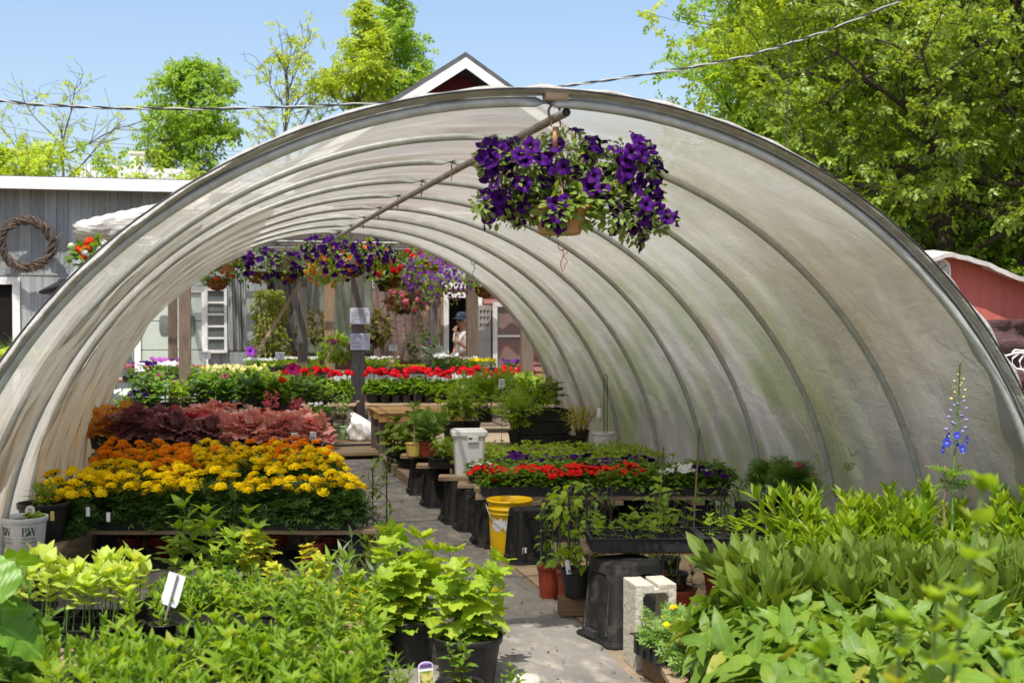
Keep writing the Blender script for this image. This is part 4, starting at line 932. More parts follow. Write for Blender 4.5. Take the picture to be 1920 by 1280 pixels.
# ------------------------------------------------------------------ red shed and junk to the right of the tunnel
def red_shed():
    Y = 13.0; root = thing('red_shed', 'low red shed with plastic sheeting draped over its roof', 'shed', (8.2, Y, 0))
    def ob(n, mb, m, par=None):
        me = mb.mesh(n, m); me.transform(Matrix.Translation((-8.2, -Y, 0))); return put(n, me, par or root)
    pk = atY(1765, 470, Y); L = atY(1690, 500, Y); R_ = atY(1925, 528, Y); R2 = atY(2060, 590, Y); zb = atY(1850, 598, Y).z
    red = mat('faded_red_panel', (.46,.125,.095), (.40,.105,.085), 2.5, (5,5,.5), rough=.8, spec=.2, bump=.2)
    w = MB(); w.prism([(L.x-.6, 0), (R2.x+.5, 0), (R2.x+.5, R2.z-.1), (R2.x, R2.z-.03), (R_.x, R_.z-.03), (pk.x, pk.z-.03), (L.x-.2, L.z), (L.x-.6, L.z-.3)], Y, Y+5); ob('wall', w, red)
    rf = MB(); prof = [(L.x-.8, L.z-.4), (L.x-.25, L.z+.02), (pk.x, pk.z+.02), (atY(1800, 470, Y).x, pk.z-.02), (R_.x, R_.z+.03), (R2.x+.2, R2.z+.02)]
    nx, ny = 40, 14; ts = np.linspace(0, 1, nx); pts = np.array(prof); d = np.r_[0, np.cumsum(np.linalg.norm(np.diff(pts, axis=0), axis=1))]; d /= d[-1]
    V = []; r = np.random.default_rng(2)
    for t in ts:
        x, z = np.interp(t, d, pts[:, 0]), np.interp(t, d, pts[:, 1])
        for s in np.linspace(0, 1, ny): V.append((x, Y-.22+5.2*s, z+.008*math.sin(t*40+s*5)+.005*math.sin(t*90)-(.05 if s == 0 else 0)))
    i, j = np.meshgrid(np.arange(nx-1), np.arange(ny-1), indexing='ij'); q = np.stack([i*ny+j, (i+1)*ny+j, (i+1)*ny+j+1, i*ny+j+1], -1).reshape(-1, 4)
    o = ob('roof_sheet', MB().add(V, [q]), mat('roof_plastic', (.62,.58,.55), (.42,.38,.36), 5, rough=.4, bump=.5, bd=.03)); sd = o.modifiers.new('Solidify', 'SOLIDIFY'); sd.thickness = .05
    c = atY(1757, 512, Y-.02); t = np.linspace(0, 2*pi, 20, endpoint=False); sq = lambda a: np.sign(a)*np.abs(a)**.7
    v = MB(); v.prism(np.stack([c.x+.17*sq(np.cos(t)), c.z+.17*sq(np.sin(t))], 1), Y-.03, Y-.005); fo = ob('vent_fan', v, MT['trim'])
    f = MB()
    for k in range(9):
        a = k*.7; f.tube([(c.x, Y-.04, c.z), (c.x+.14*math.cos(a), Y-.04, c.z+.14*math.sin(a))], .008, 4)
    for k in range(4): f.tube(np.stack([c.x+(.03+.035*k)*np.cos(np.linspace(0, 6.3, 24)), np.full(24, Y-.042), c.z+(.03+.035*k)*np.sin(np.linspace(0, 6.3, 24))], 1), .004, 4)
    ob('fan_guard', f, MT['steel'], fo)
    s = MB(); e = atY(1790, 545, Y-.02); s.box((e.x+1.0, Y-.015, e.z+.1), (.012, .01, .9)); s.box((e.x+1.6, Y-.015, e.z+.02), (1.3, .011, .012)); ob('panel_seam', s, MT['maroon'])
    a, b = atY(1790, 600, Y-.3), atY(2050, 730, Y-.3); nx, nz = 40, 12; u, v = np.meshgrid(np.linspace(0, 1, nx), np.linspace(0, 1, nz), indexing='ij')
    yy = Y-.3+.04*np.sin(u*40+v*9)+.05*np.sin(v*14+u*5)
    i, j = np.meshgrid(np.arange(nx-1), np.arange(nz-1), indexing='ij'); q = np.stack([i*nz+j, (i+1)*nz+j, (i+1)*nz+j+1, i*nz+j+1], -1).reshape(-1, 4)
    me = MB().add(np.stack([(a.x+(b.x-a.x)*u).ravel(), yy.ravel(), (b.z+(a.z-b.z)*v).ravel()], 1), [q])
    o = obj('shade_cloth', me, mat('brown_shade_netting', (.12,.065,.06), (.05,.025,.025), 3, (1,1,9), rough=.9, bump=.8, bd=.04), None, True); sd = o.modifiers.new('Solidify', 'SOLIDIFY'); sd.thickness = .01
    tag(o, 'dark brown shade netting hanging below the red shed wall', 'shade cloth')
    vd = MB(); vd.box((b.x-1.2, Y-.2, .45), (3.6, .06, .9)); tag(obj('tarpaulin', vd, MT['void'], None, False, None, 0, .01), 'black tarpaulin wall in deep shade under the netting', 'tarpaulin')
red_shed()
def wire_rack():
    Y = 9.5; m = mat('white_coated_wire', (.75,.75,.72), (.6,.6,.58), 9, rough=.4, bump=0); root = thing('wire_rack', 'white wire rack hanging beyond the right edge of the tunnel', 'rack', tuple(atY(1905, 690, Y)))
    def loop(pts):
        p = [atY(x, y, Y)-root.location for x, y in pts]; mb = MB(); mb.tube(p, .009, 6); put('wire', mb.mesh('wire', m, True), root)
    loop([(1880, 668), (1893, 665), (1906, 661), (1925, 662)]); loop([(1925, 694), (1905, 691), (1897, 682), (1899, 671), (1910, 663)]); loop([(1925, 700), (1914, 690), (1912, 676), (1921, 664)]); loop([(1925, 730), (1918, 738), (1914, 750)]); loop([(1898, 661), (1903, 656), (1925, 658)])
wire_rack()
MT['cablegrey'] = mat('grey_cable', (.42,.41,.39), (.3,.3,.29), 9, rough=.5, bump=0)
# ------------------------------------------------------------------ overhead wires
def cable(label, pts, Y, r, m, twist=False):
    p = np.array([atY(x, y, Y) for x, y in pts]); t = np.linspace(0, 1, len(p)); tt = np.linspace(0, 1, 260 if twist else 60)
    q = np.stack([np.interp(tt, t, p[:, c]) for c in range(3)], 1)
    root = None
    if twist:
        root = thing('power_cable', label, 'cable', tuple(q[0]))
        for k, mm in ((0, m), (1, MT['cablegrey'])):
            a = tt*150+k*pi; mb = MB(); mb.tube(q-q[0]+np.stack([0*a, r*np.cos(a), r*np.sin(a)], 1), r, 5); put('strand', mb.mesh('strand', mm, True), root)
    else: tag(obj('cable', MB().tube(q, r, 5), m, None, True), label, 'cable')
    return root
cable('twisted black and white power cable sagging across the sky', [(-60, 182), (60, 196), (200, 203), (360, 205), (560, 201), (735, 192), (900, 180), (1020, 167), (1130, 152), (1280, 130), (1400, 106), (1480, 82), (1560, 55), (1680, 5), (1760, -30)], 17, .011, MT['ink'], True)
cable('single black wire hanging straight down before the right-hand trees', [(1487, 72), (1482, 130), (1475, 210), (1471, 300)], 16.9, .009, MT['ink'])
cable('thin upper phone wire low behind the bare tree', [(-30, 230), (180, 266), (330, 278), (480, 286)], 60, .014, MT['inkgrey'])
cable('thin lower phone wire low behind the bare tree', [(-30, 245), (180, 274), (330, 287), (480, 292)], 60, .014, MT['inkgrey'])
def roof_beyond():
    Y = 34; root = thing('distant_house', 'white roofed house with pale chimney showing above the barn', 'house', tuple(atY(250, 330, Y)))
    def ob(n, mb, m): put(n, mb.mesh(n, m), root)
    o = root.location; mb = MB(); a, b, c, d = [atY(x, y, Y)-o for x, y in ((120, 328), (165, 308), (345, 318), (380, 332))]
    mb.prism([(a.x, a.z-.3), (b.x, b.z), (c.x, c.z), (d.x, d.z-.3)], 0, 5); ob('roof', mb, MT['trim'])
    wl = MB(); wl.box(((a.x+d.x)/2, 2.5, a.z-2.5), (d.x-a.x-.2, 4.6, 4.4)); ob('wall', wl, MT['barn'])
    ch = atY(254, 310, Y)-o; mb = MB(); mb.box((ch.x, .8, ch.z+.0), (.34, .34, .8)); mb.box((ch.x, .8, ch.z+.40), (.4, .4, .06)); ob('chimney', mb, MT['cream_wall'])
MT['cream_wall'] = mat('cream_chimney', (.62,.57,.47), (.54,.49,.40), 9, rough=.9, bump=.4)
roof_beyond()
# ------------------------------------------------------------------ trees
MT['bark'] = mat('grey_brown_bark', (.16,.13,.10), (.08,.065,.05), 10, (3,3,.6), rough=.95, spec=.1, bump=.9, bd=.03)
MT['barkdark'] = mat('dark_bark', (.11,.09,.07), (.055,.047,.038), 10, (3,3,.6), rough=.95, spec=.1, bump=.9, bd=.03)
G['treelime'] = leafmat('spring_yellow_green_leaf', (.30,.43,.04), (.43,.53,.06), .48, .5, 0)
G['treefresh'] = leafmat('fresh_tree_leaf', (.19,.34,.04), (.29,.44,.055), .46, .5, 0)
G['treemid'] = leafmat('tree_green_leaf', (.17,.32,.025), (.27,.44,.035), .48, .45, 0)
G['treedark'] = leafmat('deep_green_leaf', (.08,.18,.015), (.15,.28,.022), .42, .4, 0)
G['treeolive'] = leafmat('olive_green_leaf', (.14,.235,.025), (.27,.38,.05), .44, .38, 0, spec=.5)
def treeproto(seed, H, z0, R, nlimb, nleaf, L, g, bark='bark', shape='egg', lean=0, r0=None, up=.9, cl=.35, sub=5):
    """trunk, limbs that fork twice, leaves gathered along the outer twigs"""
    r = np.random.default_rng(seed); tr, lf = MB(), MB(); r0 = r0 or H*.017
    t = np.linspace(0, 1, 12); tx = np.cumsum(r.normal(0, .012*H, 12))*t; ty = np.cumsum(r.normal(0, .012*H, 12))*t
    trunk = np.stack([tx+lean*H*t**2, ty, H*.9*t], 1); tr.tube(trunk, r0*(1-.93*t)+.004, 9)
    P, D = [], []
    for k in range(nlimb):
        f = (k+.5)/nlimb+r.normal(0, .02); zz = z0+(H-z0)*.93*np.clip(f, 0, 1); base = np.array([np.interp(zz*.985-(H-z0)*.05, trunk[:, 2], trunk[:, c]) for c in range(3)]); base[2] = max(base[2], z0*.75)
        prof = {'egg': math.sin(pi*min(1, max(.06, f*.8+.18)))**.8, 'column': .75+.25*math.sin(pi*f) if f < .8 else 1.5*(1.08-f), 'vase': .25+.85*f if f < .85 else .8, 'wide': math.sin(pi*min(1, max(.12, f*.72+.26)))**.6}[shape]
        a = k*2.4+r.normal(0, .35); ln = R*prof*r.uniform(.8, 1.12)
        u = up*r.uniform(.6, 1.3); d = nrm(np.array([math.cos(a), math.sin(a), u])); s = np.linspace(0, 1, 7)[:, None]
        limb = base+d*ln*s+np.array([0, 0, .22*ln])*s**2*r.uniform(-.6, 1)+np.cumsum(r.normal(0, .03*ln, (7, 3)), 0)*s
        rr = r0*.30*(1-.6*f); tr.tube(limb, rr*(1-.85*s[:, 0])+.006, 6)
        for q in range(sub):
            tt = r.uniform(.25, 1); b = np.array([np.interp(tt, s[:, 0], limb[:, c]) for c in range(3)]); d2 = nrm(d+r.normal(0, .75, 3)+np.array([0, 0, .25])); l2 = ln*r.uniform(.25, .5)*(1.2-.5*tt)+.2
            s2 = np.linspace(0, 1, 5)[:, None]; tw = b+d2*l2*s2+np.cumsum(r.normal(0, .05*l2, (5, 3)), 0)*s2; tr.tube(tw, rr*.35*(1-.8*s2[:, 0])+.004, 4, cap=False)
            P.append((tw, l2))
            for w in range(2):
                b3 = tw[r.integers(1, 5)]; d3 = nrm(d2+r.normal(0, .8, 3)); l3 = l2*r.uniform(.4, .8); tw3 = b3+d3*l3*s2; tr.tube(tw3, .007, 3, cap=False); P.append((tw3, l3))
    wts = np.array([l for _, l in P]); cnt = r.multinomial(nleaf//4, wts/wts.sum())
    pos, dr, ups = [], [], []
    for (tw, l), n in zip(P, cnt):
        if n == 0: continue
        tt = r.uniform(.15, 1.05, n)**.8; q = np.stack([np.interp(tt, np.linspace(0, 1, len(tw)), tw[:, c]) for c in range(3)], 1)
        q += r.normal(0, cl*max(.25, min(l, 1.2))*.45, (n, 3)); pos.append(q); dv = unit(r, n); dv[:, 2] = dv[:, 2]*.5-.3; dr.append(dv); ups.append(np.array([0, 0, .9])+r.normal(0, .55, (n, 3)))
    lf.scatter(L_TREE, np.concatenate(pos), np.concatenate(dr), np.concatenate(ups), 2.05*L*r.uniform(.6, 1.25, sum(len(x) for x in pos)))
    parts = [('trunk', tr.mesh('trunk', MT[bark], True))]
    if nleaf: parts.append(('crown', lf.mesh('crown', G[g])))
    return Proto(parts)
def trees():
    def T(pr, label, px, Y, rz=0, sc=1, name='tree', group='trees beyond the buildings'):
        p = atY(px, 500, Y); place(pr, name, label, 'tree', (p.x, Y, 0), rz, group, sc)
    T(treeproto(1, 9.4, 3.6, 3.6, 16, 1300, .11, 'treelime', 'bark', 'vase', .0, .20, .75, .3, 7), 'nearly bare spreading tree above the left end of barn', 105, 42, .6, .84)
    bush = treeproto(2, 6.9, 2.0, 2.4, 16, 11000, .14, 'treelime', 'bark', 'egg', 0, None, .6, .5, 6)
    T(bush, 'bushy yellow-green tree low at the far left edge', 5, 40, 0, 1.0)
    T(treeproto(3, 10.6, 4.2, 1.8, 26, 12000, .125, 'treefresh', 'barkdark', 'egg', 0, .15, .95, .42, 6), 'leafy egg-shaped green tree standing alone above the barn roof', 370, 43, 1)
    T(treeproto(4, 12.3, 4.0, 2.4, 20, 2600, .11, 'treelime', 'bark', 'column', 0, .13, 1.6, .35, 7), 'thinly leaved tree with visible grey branches beside the power cable', 545, 46, .4)
    T(treeproto(5, 13.9, 3.5, 1.5, 34, 13000, .14, 'treelime', 'bark', 'column', 0, .15, 1.7, .4, 6), 'tall yellow-green tree just left of the red gable', 672, 46, .2)
    T(treeproto(6, 15.6, 3.5, 1.7, 34, 13000, .14, 'treefresh', 'barkdark', 'column', 0, .15, 1.6, .4, 6), 'tallest green tree directly behind the red gable roof', 792, 47, 2.0)
    T(treeproto(14, 4.7, 2.4, 2.6, 12, 900, .13, 'treelime', 'bark', 'wide', 0, .06, .4, .4, 6), 'thin leafy sapling twigs showing just above the barn roof', 215, 30, 0)
    T(treeproto(15, 4.9, 2.4, 1.8, 12, 1600, .13, 'treemid', 'bark', 'wide', 0, .06, .5, .4, 6), 'green sapling beneath the egg-shaped tree above the roof', 310, 32, 1)
    mA = treeproto(7, 14.5, 2.2, 4.8, 38, 24000, .155, 'treelime', 'barkdark', 'egg', 0, .2, .55, .42, 7)
    mB = treeproto(8, 15.0, 2.0, 5.0, 40, 27000, .155, 'treemid', 'barkdark', 'wide', 0, .22, .45, .5, 7)
    mC = treeproto(9, 12.5, 1.4, 4.2, 40, 26000, .125, 'treeolive', 'barkdark', 'wide', .02, .27, .35, .5, 7)
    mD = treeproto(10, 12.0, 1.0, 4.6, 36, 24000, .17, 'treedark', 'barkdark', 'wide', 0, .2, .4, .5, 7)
    R_ = 'trees massed to the right of the tunnel'
    T(mA, 'bright yellow-green maple at the left end of right-hand trees', 1625, 31, .3, .95, 'tree', R_)
    T(mA, 'second bright maple deeper among the right-hand trees', 1700, 36, 2.6, 1.08, 'tree', R_)
    T(mA, 'yellow-green maple branches over the tunnel crown at right', 1600, 27, 4.0, .8, 'tree', R_)
    T(mB, 'mid green tree rising behind the hanging black wire', 1600, 30, 1.1, .92, 'tree', R_)
    T(mC, 'olive leaved tree with thick dark trunk above the red shed', 1785, 22, .5, 1.0, 'tree', R_)
    T(mC, 'olive leaved tree cut off by the right edge', 1985, 21, 3.0, .95, 'tree', R_)
    T(mB, 'broad green tree between the maple and the dark trunk', 1660, 30, 4.2, 1.0, 'tree', R_)
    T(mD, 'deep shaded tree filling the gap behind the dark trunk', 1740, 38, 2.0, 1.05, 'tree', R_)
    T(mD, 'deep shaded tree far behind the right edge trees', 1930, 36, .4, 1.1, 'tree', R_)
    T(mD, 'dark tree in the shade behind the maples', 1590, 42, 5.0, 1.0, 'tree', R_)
    us = treeproto(11, 3.6, .3, 2.1, 22, 8000, .16, 'treemid', 'barkdark', 'wide', 0, .05, .5, .5, 6)
    ud = treeproto(12, 3.4, .3, 2.3, 22, 8000, .16, 'treedark', 'barkdark', 'wide', 0, .05, .5, .5, 6)
    for px, Y, p, l in ((1330, 27, us, 'green undergrowth bush under the bright maple'), (1470, 25, us, 'green undergrowth bush below the hanging black wire'), (1600, 25, ud, 'dark undergrowth bush over the curve of the tunnel'), (1700, 24, ud, 'dark bush just left of the thick trunk'), (1850, 26, us, 'leafy bush behind the red shed roof'), (1960, 25, ud, 'dark bush at the right edge behind the shed')):
        T(p, l, px, Y, px*.1, 1.1, 'bush', 'bushes under the right-hand trees')
trees()
# ------------------------------------------------------------------ left bench with marigolds
RR = random.Random(11)
SK_ = .2375   # the benches stand skewed to the tunnel: their far ends on the right are nearer
SA = -math.atan(SK_)
for k, y in enumerate((8.03, 8.40, 8.75, 9.1, 9.5, 9.9, 10.25)):
    plank(('front plank of the marigold bench with a bare pale right end' if k == 0 else 'hidden plank carrying the marigold trays further back'), -.86 if k == 0 else -.92, 1.1 if k == 0 else 1.0, y+.235, .258, .17, .028, 'board_x', None if k == 0 else 'planks under the marigold trays', 'plank', SA)
mb = MB(); mb.box((0, 0, 0), (.22, 1.15, .03)); tag(obj('plank', mb, MT['board_y'], None, False, (-.95, 7.72, .256), -.08, .004), 'plank running towards the viewer under the white printed pot', 'plank')
tub('black upturned tub holding the right end of marigold bench', (.90, 8.26, 0), .2, .2, .242, 0, 'black', None)
tub('black upturned tub holding up the left end of marigold bench', (-.62, 8.85, 0), .3, .3, .242, 0, 'black', None)
tub('black support tub in deep shade under the printed pot plank', (-.93, 7.45, 0), .22, .22, .24, 0, 'black', None)
rows = [8.10, 8.385, 8.67, 8.955, 9.24, 9.525, 9.81, 10.1]
tn = {'yellow': ('tray of yellow marigolds', 'yellow marigold plant in bloom'), 'orange': ('tray of orange marigolds', 'orange marigold plant in bloom'), 'bud': ('tray', 'marigold plant still mostly in bud')}
rowtxt = ['in the front row of the left bench', 'in second row of the left bench', 'in the green third row of left bench', 'in fourth row of the left bench', 'in fifth row of the left bench', 'in sixth row of the left bench', 'in seventh row of the left bench', 'in the back row beside the dark heucheras']
for ri, y in enumerate(rows):
    for ci in range(5):
        x = -.63+ci*.345+RR.uniform(-.006, .006); y = rows[ri]-(x-1.0)*SK_
        if ri >= 6: kind = 'orange' if ci < 2 or (ri == 7 and ci != 2) else 'yellow'
        elif ri == 5: kind = 'orange' if ci in (0, 1, 4) else 'yellow'
        elif ri in (3, 4): kind = 'yellow' if ci > 1 else ('orange' if ri == 4 or ci == 1 else 'yellow')
        elif ri == 2: kind = 'bud' if ci else 'yellow'
        elif ri == 1: kind = 'yellow' if ci < 2 else 'bud'
        else: kind = 'yellow'
        if ri in (2,) and ci in (1, 2, 3, 4): kind = 'bud'
        tray('plant_tray', 'black cell tray of marigolds '+rowtxt[ri], .335, .275, (x, y, .274), SA+RR.uniform(-.02, .02), 'black trays on the marigold bench', (3, 2))
        for px_ in (-.11, 0, .11):
            for py_ in (-.068, .068):
                pr = MARI[kind, RR.randrange(2 if kind == 'bud' else 4)]
                if (ri == 3 and ci > 1) or (ri == 0 and py_ > 0 and RR.random() < .5 and ci > 0): pr = MARI['bud', RR.randrange(2)]
                if ri == 5 and RR.random() < .25: pr = MARI['yellow' if kind == 'orange' else 'orange', 1]
                place(pr, 'marigold', f'{tn[kind][1]} {rowtxt[ri]}', 'marigold', (x+px_+RR.uniform(-.012, .012), y+py_-px_*SK_+RR.uniform(-.01, .01), .30), None, f'marigolds {rowtxt[ri]}', RR.uniform(.9, 1.1)*(1.10 if ri == 0 and py_ < 0 else .86 if pr in (MARI['bud', 0], MARI['bud', 1]) else 1), rng=RR, tilt=.06)
for i, (x, y, z) in enumerate(((-.86, 8.22, .274), (-.88, 8.52, .30))):
    tray('plant_tray', 'small black tray of yellow marigolds beside the dark pot' if i == 0 else 'black marigold tray against the left film wall', .24, .27, (x, y, z), .1, None, (2, 2))
    for dx in (-.06, .06):
        for dy in (-.065, .065): place(MARI['yellow', RR.randrange(4)], 'marigold', 'yellow marigold plant at left end beside the big dark pot' if i == 0 else 'yellow marigold plant against the left film wall', 'marigold', (x+dx, y+dy, z+.025), None, 'marigolds beside the dark pot' if i == 0 else 'marigolds against the film wall', 1, rng=RR)
def stake_tag(label, p, w, h, stem, m='paper', rz=0, tilt=0, marks=None, name='plant_label'):
    root = thing(name, label, 'label', p, rz); mb = MB(); mb.box((0, 0, stem+h/2), (w, .002, h)); put('card', mb.mesh('card', MT[m]), root)
    if stem: s = MB(); s.tube([(0, .003, 0), (0, .003, stem+h*.7)], .0025, 4); put('stake', s.mesh('stake', MT['inkgrey']), root)
    if marks:
        k = MB()
        for (x, z, ww, hh) in marks: k.box((x*w, -.002, stem+z*h), (ww*w, .002, hh*h))
        put('print', k.mesh('print', MT['inkgrey']), root)
    root.rotation_euler = (tilt, 0, rz); return root
for i, (px, py, l) in enumerate(((165, 958, 'pale plant label low among front marigolds at left'), (203, 968, 'pale plant label in the second marigold tray'), (98, 966, 'yellow and white plant label below the corner marigolds'))):
    p = atY(px, py, 7.93 if i < 2 else 7.76); stake_tag(l, (p.x, p.y, p.z-.03), .022, .055, 0, 'cream' if i == 2 else 'paper')
def arch(mb, w, h, x=0, y=0, z=0, rz=0, r=.005, n=18):
    t = np.linspace(0, pi, n); c, s = math.cos(rz), math.sin(rz)
    xs = np.r_[-w/2, -w/2*np.cos(t), w/2]; zs = np.r_[0, h-w/2+w/2*np.sin(t), 0]
    mb.tube(np.stack([x+xs*c, y+xs*s, z+zs], 1), r, 5)
def vinepot(label, loc, m='maroon', r=.075, h=.14, tr=.42, seed=0, g='mid', n=90, arches=1, group=None, rz=0, leaf=.05):
    root = thing('vine_pot', label, 'potted vine', loc, rz, group)
    for p in pot_parts(r, h, m): put(p[0], p[1], root)
    a = MB()
    for k in range(arches): arch(a, r*1.5, tr*(1-.08*k), 0, 0, h*.7, k*1.57+.3)
    put('trellis', a.mesh('trellis', MT['wire'], True), root)
    if n:
        lf, st = vine(seed, tr*1.0, r*1.0, n, L_OVATE, leaf); M = Matrix.Translation((0, 0, h*.86))
        for nm, q, mm in (('foliage', lf, G[g]), ('stem', st, G['twig'])): me = q.mesh(nm, mm, True); me.transform(M); put(nm, me, root)
    return root
vinepot('vine on a tall arched wire trellis at right end of marigolds', (1.10, 8.42, 0), 'black', .09, .16, .55, 4, 'mid', 110, 1, None, .4, .045)
# red pots standing in a carrying tray under the bench
ct = MB(); ct.box((0, 0, .012), (1.0, .3, .02)); ct.box((0, -.15, .03), (1.02, .012, .05)); ct.box((0, .15, .03), (1.02, .012, .05))
for k in range(6): ct.lathe([(.035, .02), (.03, .09), (.018, .13), (.001, .135)], 8, (-.42+k*.168, -.06, 0))
for k in range(2): tag(put('carry_tray', (ct.mesh('carry_tray', MT['black_dusty']) if k == 0 else bpy.data.objects['carry_tray'].data), None, (-.28+k*1.0, 8.5-.16*k, .01), -.1), ('low black carrying tray under the left of marigold bench', 'low black carrying tray of red pots near the walkway')[k], 'tray')
for px, py, l in ((243, 1052, 'dark red trellis pot under the bench, leftmost'), (298, 1050, 'dark red trellis pot under the bench beside the leftmost'), (521, 1045, 'red trellis pot half hidden by yellow leaves under bench'), (586, 1062, 'bright red pot standing clear under the bench'), (622, 1048, 'red trellis pot beside the black bench tub'), (698, 1050, 'orange-red pot right of the black bench tub')):
    p = atZ(px, py, .03); vinepot(l, (p.x, p.y+.08, .035), 'maroon' if px < 320 else 'terra', .08, .14, .17, px, 'mid', 24, 2, None, px*.01, .04)
ld = MB(); ld.lathe([(.001, .05), (.19, .05), (.20, .02), (.24, .0), (.001, 0)], 30, sq=5); tag(obj('dish', ld, MT['black_dusty'], None, True, tuple(atZ(500, 1068, 0)+Vector((0, .15, 0)))), 'shallow upturned black dish on the ground under the bench', 'dish')
# ------------------------------------------------------------------ white printed pot and its dark neighbour
def wrap(me, r0, r1, h, zc, cx=0.0, off=.0012):
    """bend flat lettering (x, z) round a pot whose radius runs r0 -> r1 over height h"""
    for v in me.vertices:
        z = v.co.z+zc; R = r0+(r1-r0)*z/h+off-v.co.y; a = (v.co.x+cx)/R; v.co = (R*math.sin(a), -R*math.cos(a), z)
def text_mesh(s, size, m, squash=1.0):
    cu = bpy.data.curves.new('lettering', 'FONT'); cu.body = s; cu.size = size; cu.align_x = 'CENTER'; cu.resolution_u = 3
    o = bpy.data.objects.new('lettering', cu); C.objects.link(o); dg = bpy.context.evaluated_depsgraph_get(); me = bpy.data.meshes.new_from_object(o.evaluated_get(dg)); bpy.data.objects.remove(o); bpy.data.curves.remove(cu)
    for v in me.vertices: v.co = (v.co.x*squash, 0, v.co.y)
    me.materials.clear(); me.materials.append(m); return me
def serif_PW(h):
    mb = MB(); P = lambda pts: mb.prism(np.array(pts)*h, 0, -.0006)
    # P
    P([(.08, 0), (.22, 0), (.22, 1), (.08, 1)]); P([(0, 0), (.30, 0), (.30, .045), (0, .045)]); P([(0, .955), (.24, .955), (.24, 1), (0, 1)])
    n = 12
    for k in range(n):
        a0, a1 = pi/2-pi*k/n, pi/2-pi*(k+1)/n
        f = lambda a, rx, ry: (.30+rx*math.cos(a), .735+ry*math.sin(a))
        P([f(a0, .29, .265), f(a1, .29, .265), f(a1, .15, .215), f(a0, .15, .215)])
    P([(.22, .95), (.30, .95), (.30, 1), (.22, 1)]); P([(.22, .47), (.30, .47), (.30, .52), (.22, .52)])
    # W
    x = .66
    for a, b, t in ((0, .26, .13), (.26, .45, .05), (.45, .71, .13), (.71, .93, .05)):
        up = a in (.26, .71)
        if up: P([(x+a, 0), (x+a+t, 0), (x+b+t, 1), (x+b, 1)])
        else: P([(x+a, 1), (x+a+t, 1), (x+b+t, 0), (x+b, 0)])
    for a, b in ((-.08, .22), (.38, .6), (.85, 1.08)): P([(x+a, .955), (x+b, .955), (x+b, 1), (x+a, 1)])
    return mb
def pw_pot():
    R, h = .122, .215; Y = 7.62; p = atY(30, 1030, Y); p.z = .272
    root = thing('printed_pot', 'white plastic pot printed with black letters and a small green leaf', 'flower pot', (-1.01, Y, .272)); ang = math.atan2(-.985, Y)
    for q in pot_parts(R, h, 'whitepot', taper=.82): put(q[0], q[1], root)
    rb, rt = R*.82, R*.96
    rotm = Matrix.Rotation(-ang+.12, 4, 'Z')
    def addm(name, me, zc, cx=0, extra=0.0):
        wrap(me, rb, rt, h*.84, zc, cx); me.transform(Matrix.Rotation(extra, 4, 'Z') @ rotm); put(name, me, root)
    for ex in (0, -1.25):
        me = serif_PW(.047).mesh('lettering', MT['ink']); 
        for v in me.vertices: v.co.x -= .040
        addm('lettering', me, .118, .01, ex)
        lf = MB(); t = np.linspace(0, 1, 9); w = .009*np.sin(pi*t)**.8; lf.prism(np.r_[np.stack([-.012+t*.028-w*.6, t*.03+w*.5], 1), np.stack([-.012+t*.028+w*.6, t*.03-w*.5], 1)[::-1]], -.0008, -.0016)
        addm('leaf_emblem', lf.mesh('leaf_emblem', MT['inkgreen']), .115, .002, ex)
        addm('lettering', text_mesh('PROVEN', .021, MT['inkgrey']), .094, .012, ex)
        addm('lettering', text_mesh('WINNERS', .021, MT['inkgrey']), .073, .012, ex)
        addm('lettering', text_mesh('The #1 Plant Brand', .0095, MT['inkgrey']), .058, .014, ex)
    tg = MB(); t = np.linspace(0, pi, 12); w, hh = .026, .085
    tg.prism(np.r_[[( -w, -.03)], np.stack([-w*np.cos(t), hh-w+w*np.sin(t)], 1), [(w, -.03)]], 0, .002); m = tg.mesh('plant_tag', MT['white']); m.transform(Matrix.Translation((.028, .01, h*.87))); tgo = put('plant_tag', m, root)
    s = serif_PW(.013).mesh('lettering', MT['ink']); s.transform(Matrix.Translation((.028-.011, .0095, h*.87+.055))); put('lettering', s, tgo)
    lf = mound(5, 34, .05, .05, L_OVATE, .045, .8, .3, .01); m = lf.mesh('foliage', G['lime'], True); m.transform(Matrix.Translation((.05, -.01, h*.86))); put('foliage', m, root)
pw_pot()
dk = stemproto(3, 4, .11, .05, .3, L_LANCE, .12, 4, 'mid')
place(potted(dk, .145, .23, 'black'), 'potted_plant', 'large black pot with a young plant behind the printed pot', 'potted plant', (-.96, 8.05, .272-.0), .3)

# ------------------------------------------------------------------ heucheras
for k, y in enumerate((10.95, 11.3, 11.65, 11.98)): plank('plank of the low bench under the heucheras', -1.0, 1.05, y+.22, .40, .2, .03, 'board_x', 'planks under the heucheras', 'plank', SA)
for x in (-.6, .7): tub('black upturned tub under heuchera bench, '+('left' if x < 0 else 'right'), (x, 11.4-(x-1)*SK_, 0), .4, .5, .383, 0, 'black', None)
hk = [[('plum', -.62), ('plum', -.30), ('plum', .0), ('coral', .30), ('coral', .60), ('coral', .86)], [('amber', -.86), ('plum', -.52), ('crimson', -.2), ('coral', .12), ('crimson', .44), ('coral', .78)], [('amber', -.96), ('amber', -.66), ('plum', -.35), ('coral', -.05), ('silverplum', .22), ('crimson', .52)], [('amber', -.78), ('crimson', -.3), ('coral', .1), ('silverplum', .4)]]
cn = {'amber': 'amber-leaved heuchera', 'plum': 'dark plum heuchera', 'coral': 'coral pink heuchera', 'crimson': 'crimson heuchera', 'silverplum': 'silvery grey heuchera'}
hp = {k: potted(HEU[k], .085, .13, 'black') for k in HEU}
